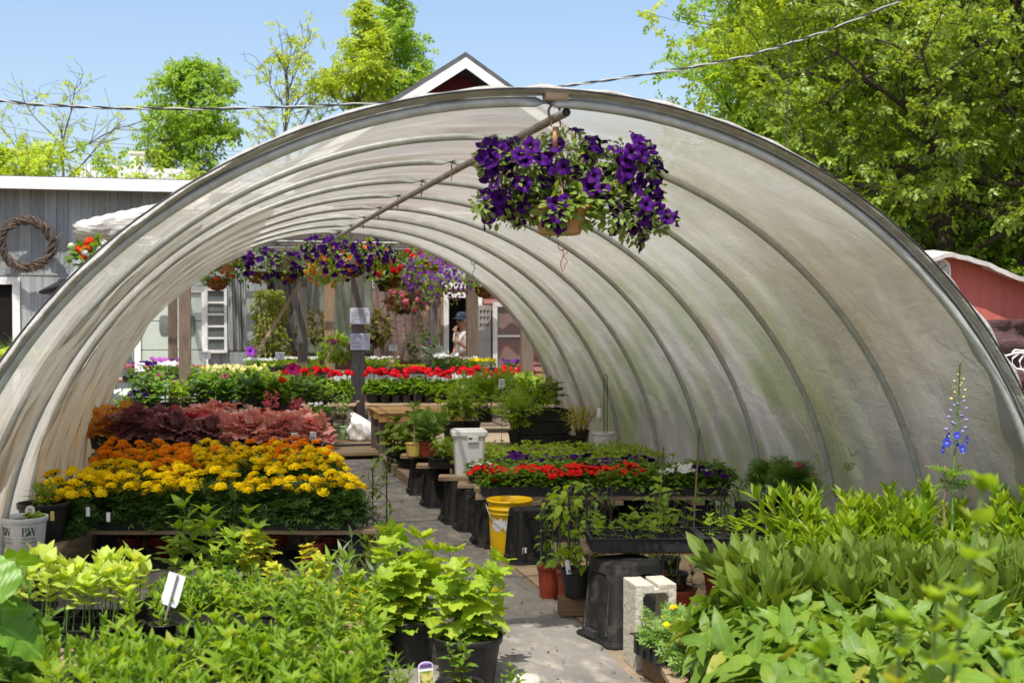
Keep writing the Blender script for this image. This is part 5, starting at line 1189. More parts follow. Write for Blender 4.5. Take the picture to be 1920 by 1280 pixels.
for ri, row in enumerate(hk):
    for g, x in row:
        where = ('in the front row behind the marigolds', 'in second row behind the marigolds', 'in third row by the dark pots', 'in the rear row')[ri]
        place(hp[g, RR.randrange(2)], 'heuchera', f'{cn[g]} in a black pot {where}', 'heuchera', (x+RR.uniform(-.02, .02), 10.92+.33*ri-(x-1.0)*SK_, .415), None, f'{cn[g]}s {where}', RR.uniform(.92, 1.12), rng=RR)
def spray(label, px, py, Y, h, n, pm, seed, s=.012):
    p = atY(px, py, Y); r = np.random.default_rng(seed); st, fl = MB(), MB()
    for k in range(3):
        b = np.array([r.normal(0, .02), r.normal(0, .02), 0]); t = b+np.array([r.normal(0, .05), 0, h*r.uniform(.8, 1.1)]); st.tube([b, (b+t)/2+.01, t], .0022, 4)
        f = r.uniform(.5, 1, n); q = b+(t-b)*f[:, None]+r.normal(0, .016, (n, 3)); fl.scatter(P_FIVE, q, unit(r, n), unit(r, n), s)
    root = thing('flower_spray', label, 'flower spray', p); put('stem', st.mesh('stem', G['stemred']), root); put('blossom', fl.mesh('blossom', PM[pm]), root)
spray('tall pink flower spray rising from coral heucheras, left one', 515, 790, 11.7, .24, 26, 'pink', 1)
spray('wide pink flower spray rising from coral heucheras, right one', 552, 790, 11.6, .20, 30, 'pink', 2)
for px, py, l in ((552, 832, 'pale label standing in a coral heuchera'), (587, 830, 'white and pink picture label in the end heuchera'), (412, 770, 'white blank label at the back of heucheras')): 
    p = atY(px, py, 10.75 if px > 500 else 12.2); stake_tag(l, p, .05 if px > 500 else .025, .075, .02, 'paper', 0, -.1, [(0, .7, .8, .12), (0, .3, .8, .4)] if px > 500 else None)
# ------------------------------------------------------------------ hanging basket of petunias in front
def flower_mass(mats_, key, root):
    if not mats_: return
    import bmesh
    bm = bmesh.new(); src = FL[key]
    for i, M in enumerate(mats_): me = src[i % len(src)].copy(); me.transform(M); bm.from_mesh(me); bpy.data.meshes.remove(me)
    me = bpy.data.meshes.new('flower_mass'); bm.to_mesh(me); bm.free()
    for m in src[0].materials: me.materials.append(m)
    put('flower_mass', me, root)['kind'] = 'stuff'
def front_basket():
    Yb = 5.5; c = atY(1050, 415, Yb); root = thing('hanging_basket', 'big purple petunia hanging basket under the front of the tunnel', 'hanging basket', tuple(c)); r = np.random.default_rng(12); rp = random.Random(4)
    pb = MB(); R, h = .118, .125; pb.lathe([(.001, -.06), (R*.70, -.06), (R*.74, -.05), (R*.96, .05), (R*1.04, .052), (R*1.05, .068), (R*.95, .066), (R*.8, 0)], 30, sq=3.5); put('pot', pb.mesh('pot', MT['tan'], True), root)
    top = Vector((HX+.052, HY0+.02, HZ+HR*HE-.09))-c
    hb = MB(); 
    for a in (.4, 2.5, 4.6): hb.tube([(R*math.cos(a), R*math.sin(a), .06), (top.x*.8+.01*math.cos(a), top.y*.8, top.z*.72), (top.x, top.y, top.z-.05)], .003, 4)
    hb.box((top.x, top.y, top.z-.055), (.028, .006, .09)); t = np.linspace(-.5, 3.6, 12); hb.tube(np.stack([top.x+.022*np.cos(t), 0*t+top.y, top.z-.0+.026*np.sin(t)], 1), .004, 5)
    put('hanger', hb.mesh('hanger', MT['tan'], True), root)
    # clumps of trailing shoots: (px, py, radius m, depth offset)
    cl = [(1050, 375, .14, 0), (965, 320, .13, -.05), (1010, 290, .12, .06), (950, 375, .12, .05), (1060, 285, .11, -.05), (925, 295, .09, 0), (1120, 330, .14, .02), (1170, 305, .12, -.08), (1200, 350, .13, .05), (1190, 395, .12, -.05), (1215, 320, .10, .08), (1140, 390, .12, -.1), (1080, 345, .14, .1), (1195, 425, .09, .02), (1245, 420, .055, 0), (902, 385, .05, -.03), (1000, 370, .12, .1), (1030, 400, .07, -.11), (1110, 285, .07, .05)]
    lf, st = MB(), MB(); rows = 6
    for x, y, q, dy in cl:
        p = np.array(atY(x, y, Yb))-np.array(c)+np.array([0, dy, 0]); n = int(2600*q**1.5*1.9)
        d = unit(r, n); rad = q*r.uniform(.15, 1, n)**.5; pos = p+d*rad[:, None]; dr = d+r.normal(0, .5, (n, 3)); near = np.exp(-(np.linalg.norm(p*np.array([1, .5, 1]))/.22)**2)
        lf.scatter(L_SMALL, pos, dr, np.array([0, -.35, .9])+r.normal(0, .45, (n, 3)), r.uniform(.018, .035, n)*(1+.8*near))
        for k in range(5):
            e = p+unit(r, 1)[0]*q*.9; st.tube([np.array([0, 0, .05]), p*.55+np.array([0, 0, .06]), p, e], [.003, .003, .0025, .0015], 4)
    n = 60; d = unit(r, n); lf.scatter(L_OVATE, np.array([.02, -.03, .06])+d*np.array([.12, .1, .07]), d+np.array([0, -.4, .2]), np.array([0, -.5, .8])+r.normal(0, .3, (n, 3)), r.uniform(.06, .09, n))
    put('foliage', lf.mesh('foliage', G['petleaf'], True), root); put('stem', st.mesh('stem', G['stem'], True), root)
    pts = []; k = 0; tot = [q for _, _, q, _ in cl]
    while len(pts) < 150 and k < 9000:
        k += 1; x, y, q, dy = rp.choices(cl, [q**2*(2.2 if x > 1160 or x < 1000 else 1) if abs(x-1050) > 26 or y < 330 else q*(.4 if y > 390 else .002) for x, y, q, _ in cl])[0]
        p = Vector(atY(x, y, Yb))-c+Vector((0, dy, 0)); d = Vector((rp.gauss(0, 1), rp.gauss(-.55, .8), rp.gauss(.15, .9))).normalized(); p = p+d*q*rp.uniform(.9, 1.12)
        dmin = .027 if (x > 1160 or x < 1000) else .040
        if all((p-o).length > dmin for o, _ in pts): pts.append((p, d))
    done, rest = [], []; pts.sort(key=lambda q: q[0].y)
    for p, d in pts:
        nv = (d*.8+p.normalized()*.45+Vector((0, -.35, .15))+Vector((rp.gauss(0, .25), rp.gauss(0, .25), rp.gauss(0, .25))))
        M = flmat(p, nv, rp.uniform(.034, .041), rp.uniform(0, 6))
        if len(done) < 100: o = put('flower', rp.choice(FL['petunia_purple']), root); o.matrix_local = M; done.append(1)
        else: rest.append(M)
    flower_mass(rest, 'petunia_purple', root)
G['petleaf'] = leafmat('petunia_leaf', (.17,.26,.055), (.24,.34,.075), .4, .45, 0)
front_basket()

# ------------------------------------------------------------------ right bench
T = [(11.42, 1.92), (10.65, 1.93), (9.82, 1.94), (9.40, 1.97), (8.79, 1.98)]
tl = ['farthest upturned tub in the row along the walkway', 'second farthest upturned tub along the walkway', 'middle upturned tub of the row, under the white bin plank', 'upturned tub second nearest in the row along the walkway', 'upturned tub partly behind the yellow bucket']
for (y, x), l in zip(T, tl): tub(l, (x, y, 0), .36, .36, .33, RR.uniform(-.06, .06), 'black_dusty')
for k, y in enumerate((8.55, 9.8)): tub('upturned tub under the right bench near film wall, '+('nearer' if k == 0 else 'farther'), (3.35, y, 0), .36, .36, .33, 0, 'black')
pl = ['weathered plank end over the farthest tub', 'weathered plank over the second farthest tub', 'plank carrying the tall white bin', 'plank between the white bin and red petunias', 'front plank below the red petunia trays']
for (y, x), l, x0 in zip(T, pl, (1.66, 1.68, 1.72, 1.79, 1.80)): plank(l, x0, 3.58, y-.02-.19, .3465, .17 if x0 < 1.7 else .2, .03, 'board_x', None, 'plank', SA)
plank('loose plank lying behind the front plank of right bench', 1.86, 3.6, 8.92, .3465, .14, .03, 'board_x', None, 'plank', SA); plank('rear plank hidden under the seedling trays', 1.9, 3.6, 10.08, .3465, .2, .03, 'board_x', None, 'plank', SA)
for x in (2.2, 2.75, 3.3): 
    m = MB(); m.box((0, 0, 0), (.09, 3.0, .03)); tag(obj('batten', m, MT['board_y'], None, False, (x, 10.1-(x-2)*SK_, .315), 0, .003), 'batten running lengthwise beneath the right bench planks', 'batten', 'battens beneath the right bench')
pt = [[('red', 2.14), ('red', 2.71), ('mix', 3.27)], [('none', 2.36), ('purple', 2.92), ('mix', 3.42)], [('purple', 2.45), ('purple', 3.0)]]
for ri, row in enumerate(pt):
    y0_ = 8.80+ri*.34
    for col, x in row:
        y = y0_-(x-1.9)*SK_; w = ('along the front edge of right bench', 'in second row of the right bench', 'in third row of the right bench')[ri]
        ctx = {'red': 'scarlet petunia', 'purple': 'deep purple petunia', 'white': 'white petunia', 'none': 'green petunia without flowers', 'mix': 'petunia with few flowers'}[col]
        tray('plant_tray', f'black tray of {ctx}s {w}'+(', left part' if x < 2.5 else ', middle' if x < 3.1 else ', right part'), .54, .29, (x, y, .362), SA+RR.uniform(-.02, .02), None, (4, 2), .065)
        for i in range(4):
            for j in range(2):
                c = col if RR.random() < .72 else 'none'
                if col == 'mix': c = RR.choice(['purple', 'white', 'none', 'none', 'none', 'purple'])
                pr = PET[c, RR.randrange(3)]
                nm = {'red': 'scarlet petunia', 'purple': 'purple petunia', 'white': 'white petunia', 'none': 'leafy petunia not in flower'}[c]
                place(pr, 'petunia', f'{nm} {w}, '+('at its left end' if x < 2.4 else 'mid bench' if x < 3.05 else 'near the film wall'), 'petunia', (x-.2+i*.134, y-.07+j*.14-(-.2+i*.134)*SK_, .40), None, f'{nm}s {w} '+('left' if x < 2.4 else 'middle' if x < 3.05 else 'right'), RR.uniform(.85, 1.15), rng=RR, tilt=.08)
SEED = [stemproto(200+i, 4, .085, .03, .2, L_OVATE, .06, 2, 'lime', ang=(.8, 1.3), mode=3, r0=.002) for i in range(4)]
for ri in range(4):
    y0_ = 9.98+ri*.3
    for ci in range(3):
        x = 2.2+ci*.55; y = y0_-(x-1.9)*SK_; tray('plant_tray', 'black tray of light green seedlings at rear of right bench', .53, .27, (x, y, .362), SA, 'seedling trays at the rear of right bench', (6, 3), .055)
        for i in range(6):
            for j in range(3): place(SEED[RR.randrange(4)], 'seedling', f'light green seedling in rear trays of right bench, row {("nearest", "second", "third", "farthest")[ri]}', 'seedling', (x-.22+i*.088, y-.09+j*.09-(-.22+i*.088)*SK_, .40), None, f'seedlings in rear tray row {("nearest", "second", "third", "farthest")[ri]}', RR.uniform(.85, 1.25), rng=RR, tilt=.1)
for px, l in ((915, 'first'), (940, 'second'), (962, 'third'), (1041, 'fourth')): p = atY(px, 868, 9.83); stake_tag(f'white plastic row marker at front of seedling trays, {l} from left', (p.x, p.y, .40), .018, .07, 0, 'white', RR.uniform(-.3, .3), RR.uniform(-.3, 0))
# small plant pack beside the bin
tray('plant_tray', 'small black pack of green plants in front of the bin', .24, .26, (2.05, 9.38, .362), .1, None, (2, 2))
for i in range(4): place(PET['white' if i == 0 else 'none', i % 3], 'petunia', 'leafy bedding plant in the small pack before the bin', 'petunia', (1.99+.12*(i % 2), 9.32+.12*(i//2), .39), None, 'bedding plants in the small pack', .95, rng=RR)
def bin_():
    root = thing('storage_bin', 'tall white plastic bin with clip lid on the bench', 'bin', (1.99, 9.85, .3615), -.1); w, d, h = .25, .22, .30
    mb = MB(); mb.lathe([(.001, 0), (.41, 0), (.42, .012), (.49, h), (.52, h+.002), (.52, h+.012), (.001, h+.012)], 40, sq=10); mb.v[0][:, 0] *= w; mb.v[0][:, 1] *= d; put('body', mb.mesh('body', MT['white'], False), root)
    l = MB(); l.lathe([(.001, h+.013), (.56, h+.013), (.565, h+.02), (.56, h+.045), (.50, h+.058), (.46, h+.052), (.001, h+.052)], 40, sq=10); l.v[0][:, 0] *= w; l.v[0][:, 1] *= d; put('lid', l.mesh('lid', MT['white'], False), root)
    c = MB(); c.box((.02, -.5*d-.012, h-.012), (.085, .012, .05)); co = put('clip', c.mesh('clip', MT['white']), root, bevel=.004); s = MB(); s.box((.0, -.5*d-.019, h-.003), (.03, .003, .012)); put('slot', s.mesh('slot', MT['ink']), co)
bin_()
def bucket():
    root = thing('bucket', 'bright yellow plastic bucket with torn white label beside the walkway', 'bucket', (1.99, 8.45, 0)); R, h = .148, .37
    mb = MB(); rb = R*.87
    def rr(z): return rb+(R-rb)*z/h
    prof = [(.001, .004), (rb*.97, .004), (rb, .012)]+[(rr(z), z) for z in (.1, .2, .27)]+[(rr(.275)+.006, .275), (rr(.28)+.006, .282), (rr(.285), .286), (rr(.30), .30), (rr(.302)+.008, .302), (rr(.31)+.008, .312), (rr(.314), .316), (rr(.35), .35), (R+.009, .352), (R+.010, .366), (R+.004, .37), (R-.006, .368), (R-.008, .34), (rb-.006, .02), (.001, .016)]
    mb.lathe(prof, 40); put('body', mb.mesh('body', MT['yellow'], True), root)
    lb = MB(); a = np.linspace(-2.75, -1.45, 22); r = random.Random(3); V = []
    for k, t in enumerate(a):
        z0, z1 = .165+r.uniform(-.015, .02)+.02*math.sin(k*.8), .245+r.uniform(-.02, .02)-.06*max(0, (k-15)/6)
        for z in (z0, z1): V.append(((rr(z)+.0015)*math.cos(t), (rr(z)+.0015)*math.sin(t), z))
    lb.add(V, [np.array([(2*i, 2*i+2, 2*i+3, 2*i+1) for i in range(21)])]); put('torn_label', lb.mesh('torn_label', MT['paper']), root)
    w = MB(); t = np.linspace(0, pi, 16); w.tube(np.stack([(R+.012)*np.cos(t), -(R+.01)*np.sin(t)*.75*0+.02-(R+.02)*np.sin(t), .33-.16*np.sin(t)], 1), .0022, 5); put('handle', w.mesh('handle', MT['steel']), root)
bucket()
tb = tub('black upturned tub with a white sticker before the yellow bucket', (2.035, 8.11, 0), .29, .30, .355, .12, 'black_dusty', None)
st = MB(); st.box((0, 0, 0), (.028, .002, .05)); so = put('sticker', st.mesh('sticker', MT['paper']), tb); so.location = (-.075, -.152*.90+.008, .095); so.rotation_euler = (.10, 0, 0)
# ------------------------------------------------------------------ pots at the back right
LEAFY = [stemproto(230+i, 9, .34, .07, .35, L_OVATE8, .13, 6, 'fresh', ang=(.7, 1.4), mode=2, t0=.3) for i in range(2)]
DARKL = [stemproto(240+i, 5, .30, .05, .25, L_BIG, .20, 4, 'grey', ang=(.7, 1.3), mode=2, t0=.3) for i in range(2)]
FERN = [stemproto(250+i, 11, .26, .05, .45, L_FERN, .12, 7, 'feather', ang=(.4, 1.1), mode=3, t0=.1) for i in range(2)]
PEONY = [stemproto(260+i, 10, .34, .08, .4, L_PINN, .2, 5, 'fresh', ang=(.6, 1.3), mode=3, t0=.35) for i in range(2)]
GOLD = [stemproto(270+i, 7, .26, .05, .5, L_LANCE, .08, 7, 'golden', 'twig', ang=(.8, 1.4), mode=3, t0=.3) for i in range(2)]
def PP(pr, r, h, m, label, px, py, z, sc=1, name='potted_plant', dy=0, group=None, **kw):
    p = atZ(px, py, z); return place(potted(pr, r, h, m, **kw), name, label, 'potted plant', (p.x, p.y+r+dy, z), None, group, sc, rng=RR)
PP(DARKL[0], .10, .2, 'black', 'broad dark leaved plant in a black pot by the pallet leg', 745, 888, 0)
PP(DARKL[1], .10, .2, 'black', 'broad leaved plant in black pot beside the timber edging', 765, 898, 0, .9)
PP(DARKL[0], .10, .2, 'black', 'broad leaved plant in black pot behind the pale yellow pot', 790, 878, 0, 1.2)
PP(FERN[0], .085, .13, 'terra', 'feathery plant in a terracotta coloured pot on the plank', 805, 857, .362)
p = atZ(779, 857, .362); q = put('pot', None); bpy.data.objects.remove(q)
yp = thing('ribbed_pot', 'pale yellow ribbed pot on the plank end', 'flower pot', (p.x, p.y+.09, .362))
for a in pot_parts(.075, .12, 'cream', ribs=True): put(a[0], a[1], yp)
tray('plant_tray', 'small black tray with young plant on second plank', .18, .22, tuple(atZ(830, 878, .362)+Vector((.02, .12, 0))), .1, None, (2, 2), .08)
place(LEAFY[1], 'young_plant', 'young bright green plant in the small tray left of bin', 'plant', tuple(atZ(830, 878, .362)+Vector((.02, .12, .05))), None, None, .55)
PP(LEAFY[0], .11, .2, 'black', 'light green leafy plant in pot right behind the white bin', 872, 838, .362, .95, dy=.5)
PP(LEAFY[1], .11, .2, 'black', 'bushy light green plant behind and right of white bin', 915, 838, .362, .9, dy=.7)
PP(PEONY[0], .10, .15, 'black', 'cut leaved peony plant in a black pot behind seedlings', 976, 838, .362, .95, dy=0)
PP(PEONY[1], .10, .15, 'black', 'cut leaved plant farther back by the far tunnel opening', 935, 800, .362, 1.05, dy=.6)
PP(LEAFY[0], .10, .17, 'black', 'tall pale plant left of the dark crates', 1005, 810, .362, 1.0, dy=.5)
PP(PEONY[0], .10, .17, 'black', 'spreading cut leaved plant above the black crates', 1030, 795, .362, .95, dy=.8)
p = atZ(1003, 838, .362); o = thing('clay_pot', 'square terracotta pot half hidden behind the peony pot', 'flower pot', (p.x+.03, p.y+.2, .362))
for a in pot_parts(.095, .14, 'terra'): put(a[0], a[1], o)
for k in range(3):
    m = MB(); w, d, h = .5, .35, .11
    for s in (-1, 1): m.box((0, s*d/2, h/2), (w, .012, h)); m.box((s*w/2, 0, h/2), (.012, d-.013, h)); m.box((0, s*(d/2+.008), h-.012), (w+.03, .012, .02)); 
    m.box((0, 0, .01), (w-.013, d-.013, .012)); tag(obj('crate', m, MT['black'], None, False, (3.12, 11.95, .362+k*.118), .03*k), ('lowest of three stacked black crates beside far hoops', 'middle of three stacked black crates beside far hoops', 'topmost of three stacked black crates beside far hoops')[k], 'crate')
plank('rear bench plank under the peony pots', 1.9, 3.65, 11.75, .3465, .22, .03, 'board_x', None, 'plank', SA); plank('rearmost bench plank under the black crates', 1.9, 3.65, 12.2, .3465, .22, .03, 'board_x', None, 'plank', SA)
tub('upturned tub under the rearmost planks', (2.4, 12.15, 0), .36, .5, .33, 0, 'black', None); tub('upturned tub at the rear right below the crates', (3.3, 11.85, 0), .36, .5, .33, 0, 'black', None)
place(DARKL[1], 'dark_plant', 'dark large leaved plant spilling over the black crates', 'plant', (3.2, 11.9, .70), None, None, .8)
PP(GOLD[0], .08, .12, 'black', 'golden feathery bamboo plant behind purple petunias', 1095, 845, .362, 1.0, dy=.1)
PP(GOLD[1], .08, .12, 'black', 'golden bamboo plant left of the white pail', 1118, 835, .362, .9, dy=.4)
def pail():
    p = atZ(1162, 846, .362); root = thing('pail', 'white pail with tall loops of green wire by film wall', 'pail', (min(p.x, 3.55), p.y+.1, .362))
    for a in pot_parts(.10, .17, 'white', taper=.88): put(a[0], a[1], root)
    w = MB(); arch(w, .045, .60, .02, 0, .1, .5, .0035); arch(w, .05, .56, .03, .01, .1, .8, .003); put('wire', w.mesh('wire', mat('green_wire', (.05,.09,.05), None, 20, rough=.4), True), root)
    t = MB(); t.lathe([(.001, .27), (.025, .29), (.028, .33), (.02, .38), (.001, .40)], 12, (-.03, .02, 0)); put('tag', t.mesh('tag', MT['white'], True), root)
pail()
p = atZ(925, 868, .40); stake_tag('white price card on a thin stake above peony plants', (p.x+.45, 11.9, .4), .055, .085, .52, 'paper', 0, 0, [(0, .75, .7, .12), (0, .45, .6, .2), (0, .15, .7, .1)])
m = MB(); m.tube([(0, 0, 0), (.004, 0, .62)], .006, 5); tag(obj('cane', m, MT['postlight'], None, True, tuple(atZ(797, 860, .362)+Vector((0, .6, 0)))), 'thin bamboo cane standing before the pallet table', 'cane')
# edging timber, pallet table, bag, green pot, platform
m = MB(); m.box((0, 0, .05), (.1, 2.1, .1)); tag(obj('edging_timber', m, MT['board_y'], None, False, (1.86, 12.85, .003), 0, .006), 'long squared timber lying along the walkway edge', 'timber')
def pallet_table():
    p = atZ(707, 790, .44); root = thing('pallet_table', 'new yellowish pallet laid as table top on grey legs', 'table', (2.32, 14.45, 0))
    for k in range(7):
        m = MB(); m.box((0, -.42+k*.14+RR.uniform(-.01, .01), .535+RR.uniform(-.004, .004)), (1.02, .095, .02)); put('deck_board', m.mesh('deck_board', MT['pallet']), root, bevel=.003)
    for k, y in enumerate((-.44, 0, .44)): m = MB(); m.box((0, y, .48), (1.0, .04, .088)); put('stringer', m.mesh('stringer', MT['pallet']), root, bevel=.003)
    for x in (-.44, .44):
        for y in (-.36, .36): m = MB(); m.box((x, y, .218), (.085, .085, .435)); put('leg', m.mesh('leg', MT['postgrey']), root, bevel=.004)
    m = MB(); m.box((-.44, 0, .09), (.03, .66, .09)); put('rail', m.mesh('rail', MT['postgrey']), root)
pallet_table()
def platform():
    root = thing('board_platform', 'low platform of bare tan boards at the end of walkway', 'platform', (1.35, 15.4, 0))
    for k in range(9): m = MB(); m.box((0, -1.0+k*.25, .06+.002*(k % 2)), (1.3, .235, .035)); put('board', m.mesh('board', MT['board_x']), root, bevel=.003)
    for x in (-.5, .5): m = MB(); m.box((x, 0, .0225), (.09, 2.2, .036)); put('joist', m.mesh('joist', MT['postgrey']), root)
    h = MB(); t = np.linspace(0, 1, 30); tag(obj('hose', h.tube(np.stack([.7+1.4*t, 14.95+.05*np.sin(t*5), .10+.004*np.sin(t*9)], 1), .014, 8), MT['black'], None, True), 'black garden hose lying across the board platform', 'hose')
platform()
SHRUB = stemproto(280, 5, .42, .04, .25, L_OVATE, .075, 9, 'mid', 'twig', ang=(.9, 1.4), mode=2, t0=.35)
PP(SHRUB, .095, .18, 'palegreen', 'small shrub in a pale green pot beside the plastic bag', 641, 826, .08)
def bag():
    p = atZ(688, 826, .08); root = thing('plastic_bag', 'clear plastic bag of white material slumped by the post', 'bag', (p.x, p.y+.12, .08)); nu, nv = 36, 22
    u, v = np.meshgrid(np.linspace(0, 2*pi, nu, endpoint=False), np.linspace(0, 1, nv), indexing='ij'); r = np.random.default_rng(2)
    rad = .235*np.clip(1.02-v**1.4, 0, 1)**.8*(1+.10*np.sin(u*5+v*9)+.07*np.sin(u*9-v*13)); rad[:, 0] *= .9
    x = rad*np.cos(u)-.16*v**1.5; y = rad*np.sin(u)*.75; z = .33*v*(1+.04*np.sin(u*4))
    i, j = np.meshgrid(np.arange(nu), np.arange(nv-1), indexing='ij'); i2 = (i+1) % nu; q = np.stack([i*nv+j, i2*nv+j, i2*nv+j+1, i*nv+j+1], -1).reshape(-1, 4)
    put('bag', MB().add(np.stack([x.ravel(), y.ravel(), z.ravel()], 1), [q]).mesh('bag', mat('crinkled_clear_bag', (.72,.71,.70), (.55,.53,.50), 16, rough=.22, spec=.6, bump=.7, bd=.02), True), root)
bag()
for k, (x, y, z, d, mm, l) in enumerate(((.78, 12.75, .30, (.36, .28, .22), 'postgrey', 'grey timber offcut block behind the pink heucheras'), (.76, 12.72, .45, (.34, .26, .07), 'concrete', 'rough stone slab on top of the grey timber block'), (.78, 12.75, .10, (.4, .3, .18), 'black', 'dark crate under the timber block and stone'))):
    m = MB(); m.box((0, 0, 0), d); tag(obj(('block', 'stone', 'crate')[k], m, MT[mm], None, False, (x, y, z), .1*k, .008), l, ('block', 'stone', 'crate')[k])
# ------------------------------------------------------------------ sales tables beyond the tunnel
RG = random.Random(23)
def table(label, x0, x1, y, z, depth=.9, m='board_x', apron=None, legs=True, nb=5):
    root = thing('sales_table', label, 'table', ((x0+x1)/2, y, 0), -.2); w = x1-x0
    for k in range(nb): q = MB(); q.box((0, -depth/2+(k+.5)*depth/nb, z-.015), (w, depth/nb-.012, .03)); put('top_board', q.mesh('top_board', MT[m]), root, bevel=.003)
    if legs:
        for sx in (-1, 1):
            for sy in (-1, 1): q = MB(); q.box((sx*(w/2-.08), sy*(depth/2-.08), (z-.032)/2), (.08, .08, z-.034)); put('leg', q.mesh('leg', MT['postgrey']), root)
    if apron: q = MB(); q.box((0, -depth/2-.016, z-.14), (w-.02, .02, .24)); put('apron', q.mesh('apron', MT[apron]), root)
    return root
table('low slatted table holding the row of red geraniums', 2.1, 4.35, 17.35, .42, .7)
table('low table holding geraniums left of the notice post', .95, 2.0, 17.6, .42, .7)
table('left rear table crowded with dark potted plants', -1.1, 1.45, 15.55, .42, 1.2)
table('long table with white front boards below the alyssum', 1.75, 4.35, 19.9, .73, 1.0, 'board_x', 'trim')
table('far left display table of purple and white petunias', -1.6, .2, 18.2, .74, .9)
table('table of green alyssum flats before the climbing vine', .3, 1.9, 20.3, .74, 1.0)
def geranium(seed):
    m = mound(300+seed, 90, .13, .21, L_SCALLOP, .075, .8, .25, .02); fl = []; r = random.Random(seed)
    for k in range(3 if seed % 2 else 4): a = r.uniform(0, 6.3); q = r.uniform(.02, .1); fl.append(('flower', FL['ball_gred'][k % 3], flmat((q*math.cos(a), q*math.sin(a), r.uniform(.27, .33)), (q*math.cos(a)*2, q*math.sin(a)*2, 1), r.uniform(.042, .055))))
    return Proto([('foliage', m.mesh('foliage', G['mid'], True))], fl)
GER = [potted(geranium(i), .075, .12, 'black', seg=16) for i in range(4)]
for i in range(30):
    row = i % 2; x = 2.18+(i//2)*.147; y = 17.12+row*.26-(x-2.1)*.2+.2
    place(GER[RG.randrange(4)], 'geranium', 'red geranium in a small black pot, '+('front' if row == 0 else 'back')+' row right of notice post'+(', near corner post' if x > 3.4 else ''), 'geranium', (x, y, .425), None, ('front' if row == 0 else 'back')+' row of red geraniums '+('far right' if x > 3.4 else 'middle'), RG.uniform(.88, 1.08), rng=RG)
for i in range(12):
    row = i % 2; x = 1.02+(i//2)*.16; y = 17.5+row*.26-(x-1.4)*.2
    place(GER[RG.randrange(4)], 'geranium', 'red geranium in a black pot left of notice post, '+('front' if row == 0 else 'back')+' row', 'geranium', (x, y, .425), None, 'red geraniums left of the notice post, '+('front' if row == 0 else 'back'), RG.uniform(.88, 1.1), rng=RG)
def flat(seed, lx, ly, h, n, T, L, g, fm=None, nf=0, fs=.012, fT=None, fm2=None):
    """a far-off flat: tray, one mass of foliage, scattered blooms"""
    r = np.random.default_rng(seed); lf = MB(); p = np.stack([r.uniform(-lx/2, lx/2, n), r.uniform(-ly/2, ly/2, n), h*r.uniform(.25, 1, n)*(.85+.15*np.sin(r.uniform(0, 6, n)))+.04], 1)
    lf.scatter(T, p, unit(r, n)*np.array([1, 1, .5])+np.array([0, 0, .25]), np.array([0, 0, 1.])+r.normal(0, .4, (n, 3)), L*r.uniform(.7, 1.2, n))
    parts = [('foliage', lf.mesh('foliage', G[g], True))]; t = MB(); t.box((0, 0, .03), (lx, ly, .06)); parts.append(('tray', t.mesh('tray', MT['black'])))
    if nf:
        fl = MB(); 
        for mi, cnt in ((0, nf if not fm2 else nf//2), (1, nf//2 if fm2 else 0)):
            if not cnt: continue
            xx = r.uniform(-lx/2, lx/2, cnt); 
            if fm2: xx = np.abs(xx)*(1 if mi else -1)
            q = np.stack([xx, r.uniform(-ly/2, ly/2, cnt), h*r.uniform(.9, 1.15, cnt)+.04], 1); nn = np.array([0, -.5, 1.])+r.normal(0, .4, (cnt, 3)); fl.scatter(fT or P_FIVE, q, np.cross(nn, [1, .1, 0]), nn, fs*r.uniform(.8, 1.2, cnt), mi)
        parts.append(('blossom', fl.mesh('blossom', [PM[fm]]+([PM[fm2]] if fm2 else []))))
    return Proto(parts)
def FLAT(label, px, py, Y, z, *a, cat='plant flat', **kw):
    p = atY(px, py, Y); return place(flat(int(px*7+Y), *a, **kw), 'plant_flat', label, cat, (p.x, Y, z), -.2)
FLAT('flat of purple and white petunias beside thick brown post', 300, 680, 18.0, .745, .62, .4, .16, 420, L_SMALL, .05, 'mid', 'purple', 75, .034, fm2='white')
FLAT('flat of lilac pink petunias behind the purple ones', 318, 670, 18.4, .745, .5, .3, .2, 260, L_SMALL, .05, 'mid', 'lilac', 50, .034)
FLAT('flat of salmon flowers at the film edge', 258, 690, 17.9, .745, .3, .4, .14, 200, L_SMALL, .05, 'fresh', 'pink', 40, .034)
FLAT('flat of magenta flowers near the white window', 360, 690, 18.0, .745, .35, .4, .12, 200, L_SMALL, .05, 'mid', 'magenta', 16, .034, fm2='orange')
FLAT('flat of tiny white alyssum left of the white card', 492, 668, 20.2, .745, .5, .6, .14, 500, L_SMALL, .04, 'fresh', 'white', 200, .011)
FLAT('flat of tiny white alyssum behind the white card', 560, 666, 20.4, .745, .6, .5, .15, 500, L_SMALL, .04, 'fresh', 'white', 230, .011)
FLAT('lime green seedling flat in a black tray', 578, 684, 19.6, .745, .55, .4, .07, 420, L_SMALL, .045, 'lime')
FLAT('flat of white flowered plants right of the notice post', 710, 684, 19.8, .735, .62, .45, .17, 480, L_SMALL, .05, 'fresh', 'white', 90, .014)
FLAT('flat of small yellow flowers by the right brace foot', 765, 694, 19.5, .735, .5, .3, .06, 180, L_SMALL, .04, 'fresh', 'yellow', 40, .022)
FLAT('flat of large white petunias beside the man', 836, 690, 19.6, .735, .42, .4, .20, 320, L_SMALL, .05, 'mid', 'white', 55, .04)
FLAT('flat of small white and green plants in front of the man', 872, 692, 19.7, .735, .4, .4, .16, 300, L_SMALL, .05, 'fresh', 'white', 50, .015)
FLAT('yellow flowered flat beneath the white framed window', 905, 694, 19.4, .735, .4, .35, .14, 220, L_SMALL, .05, 'fresh', 'yellow', 34, .03)
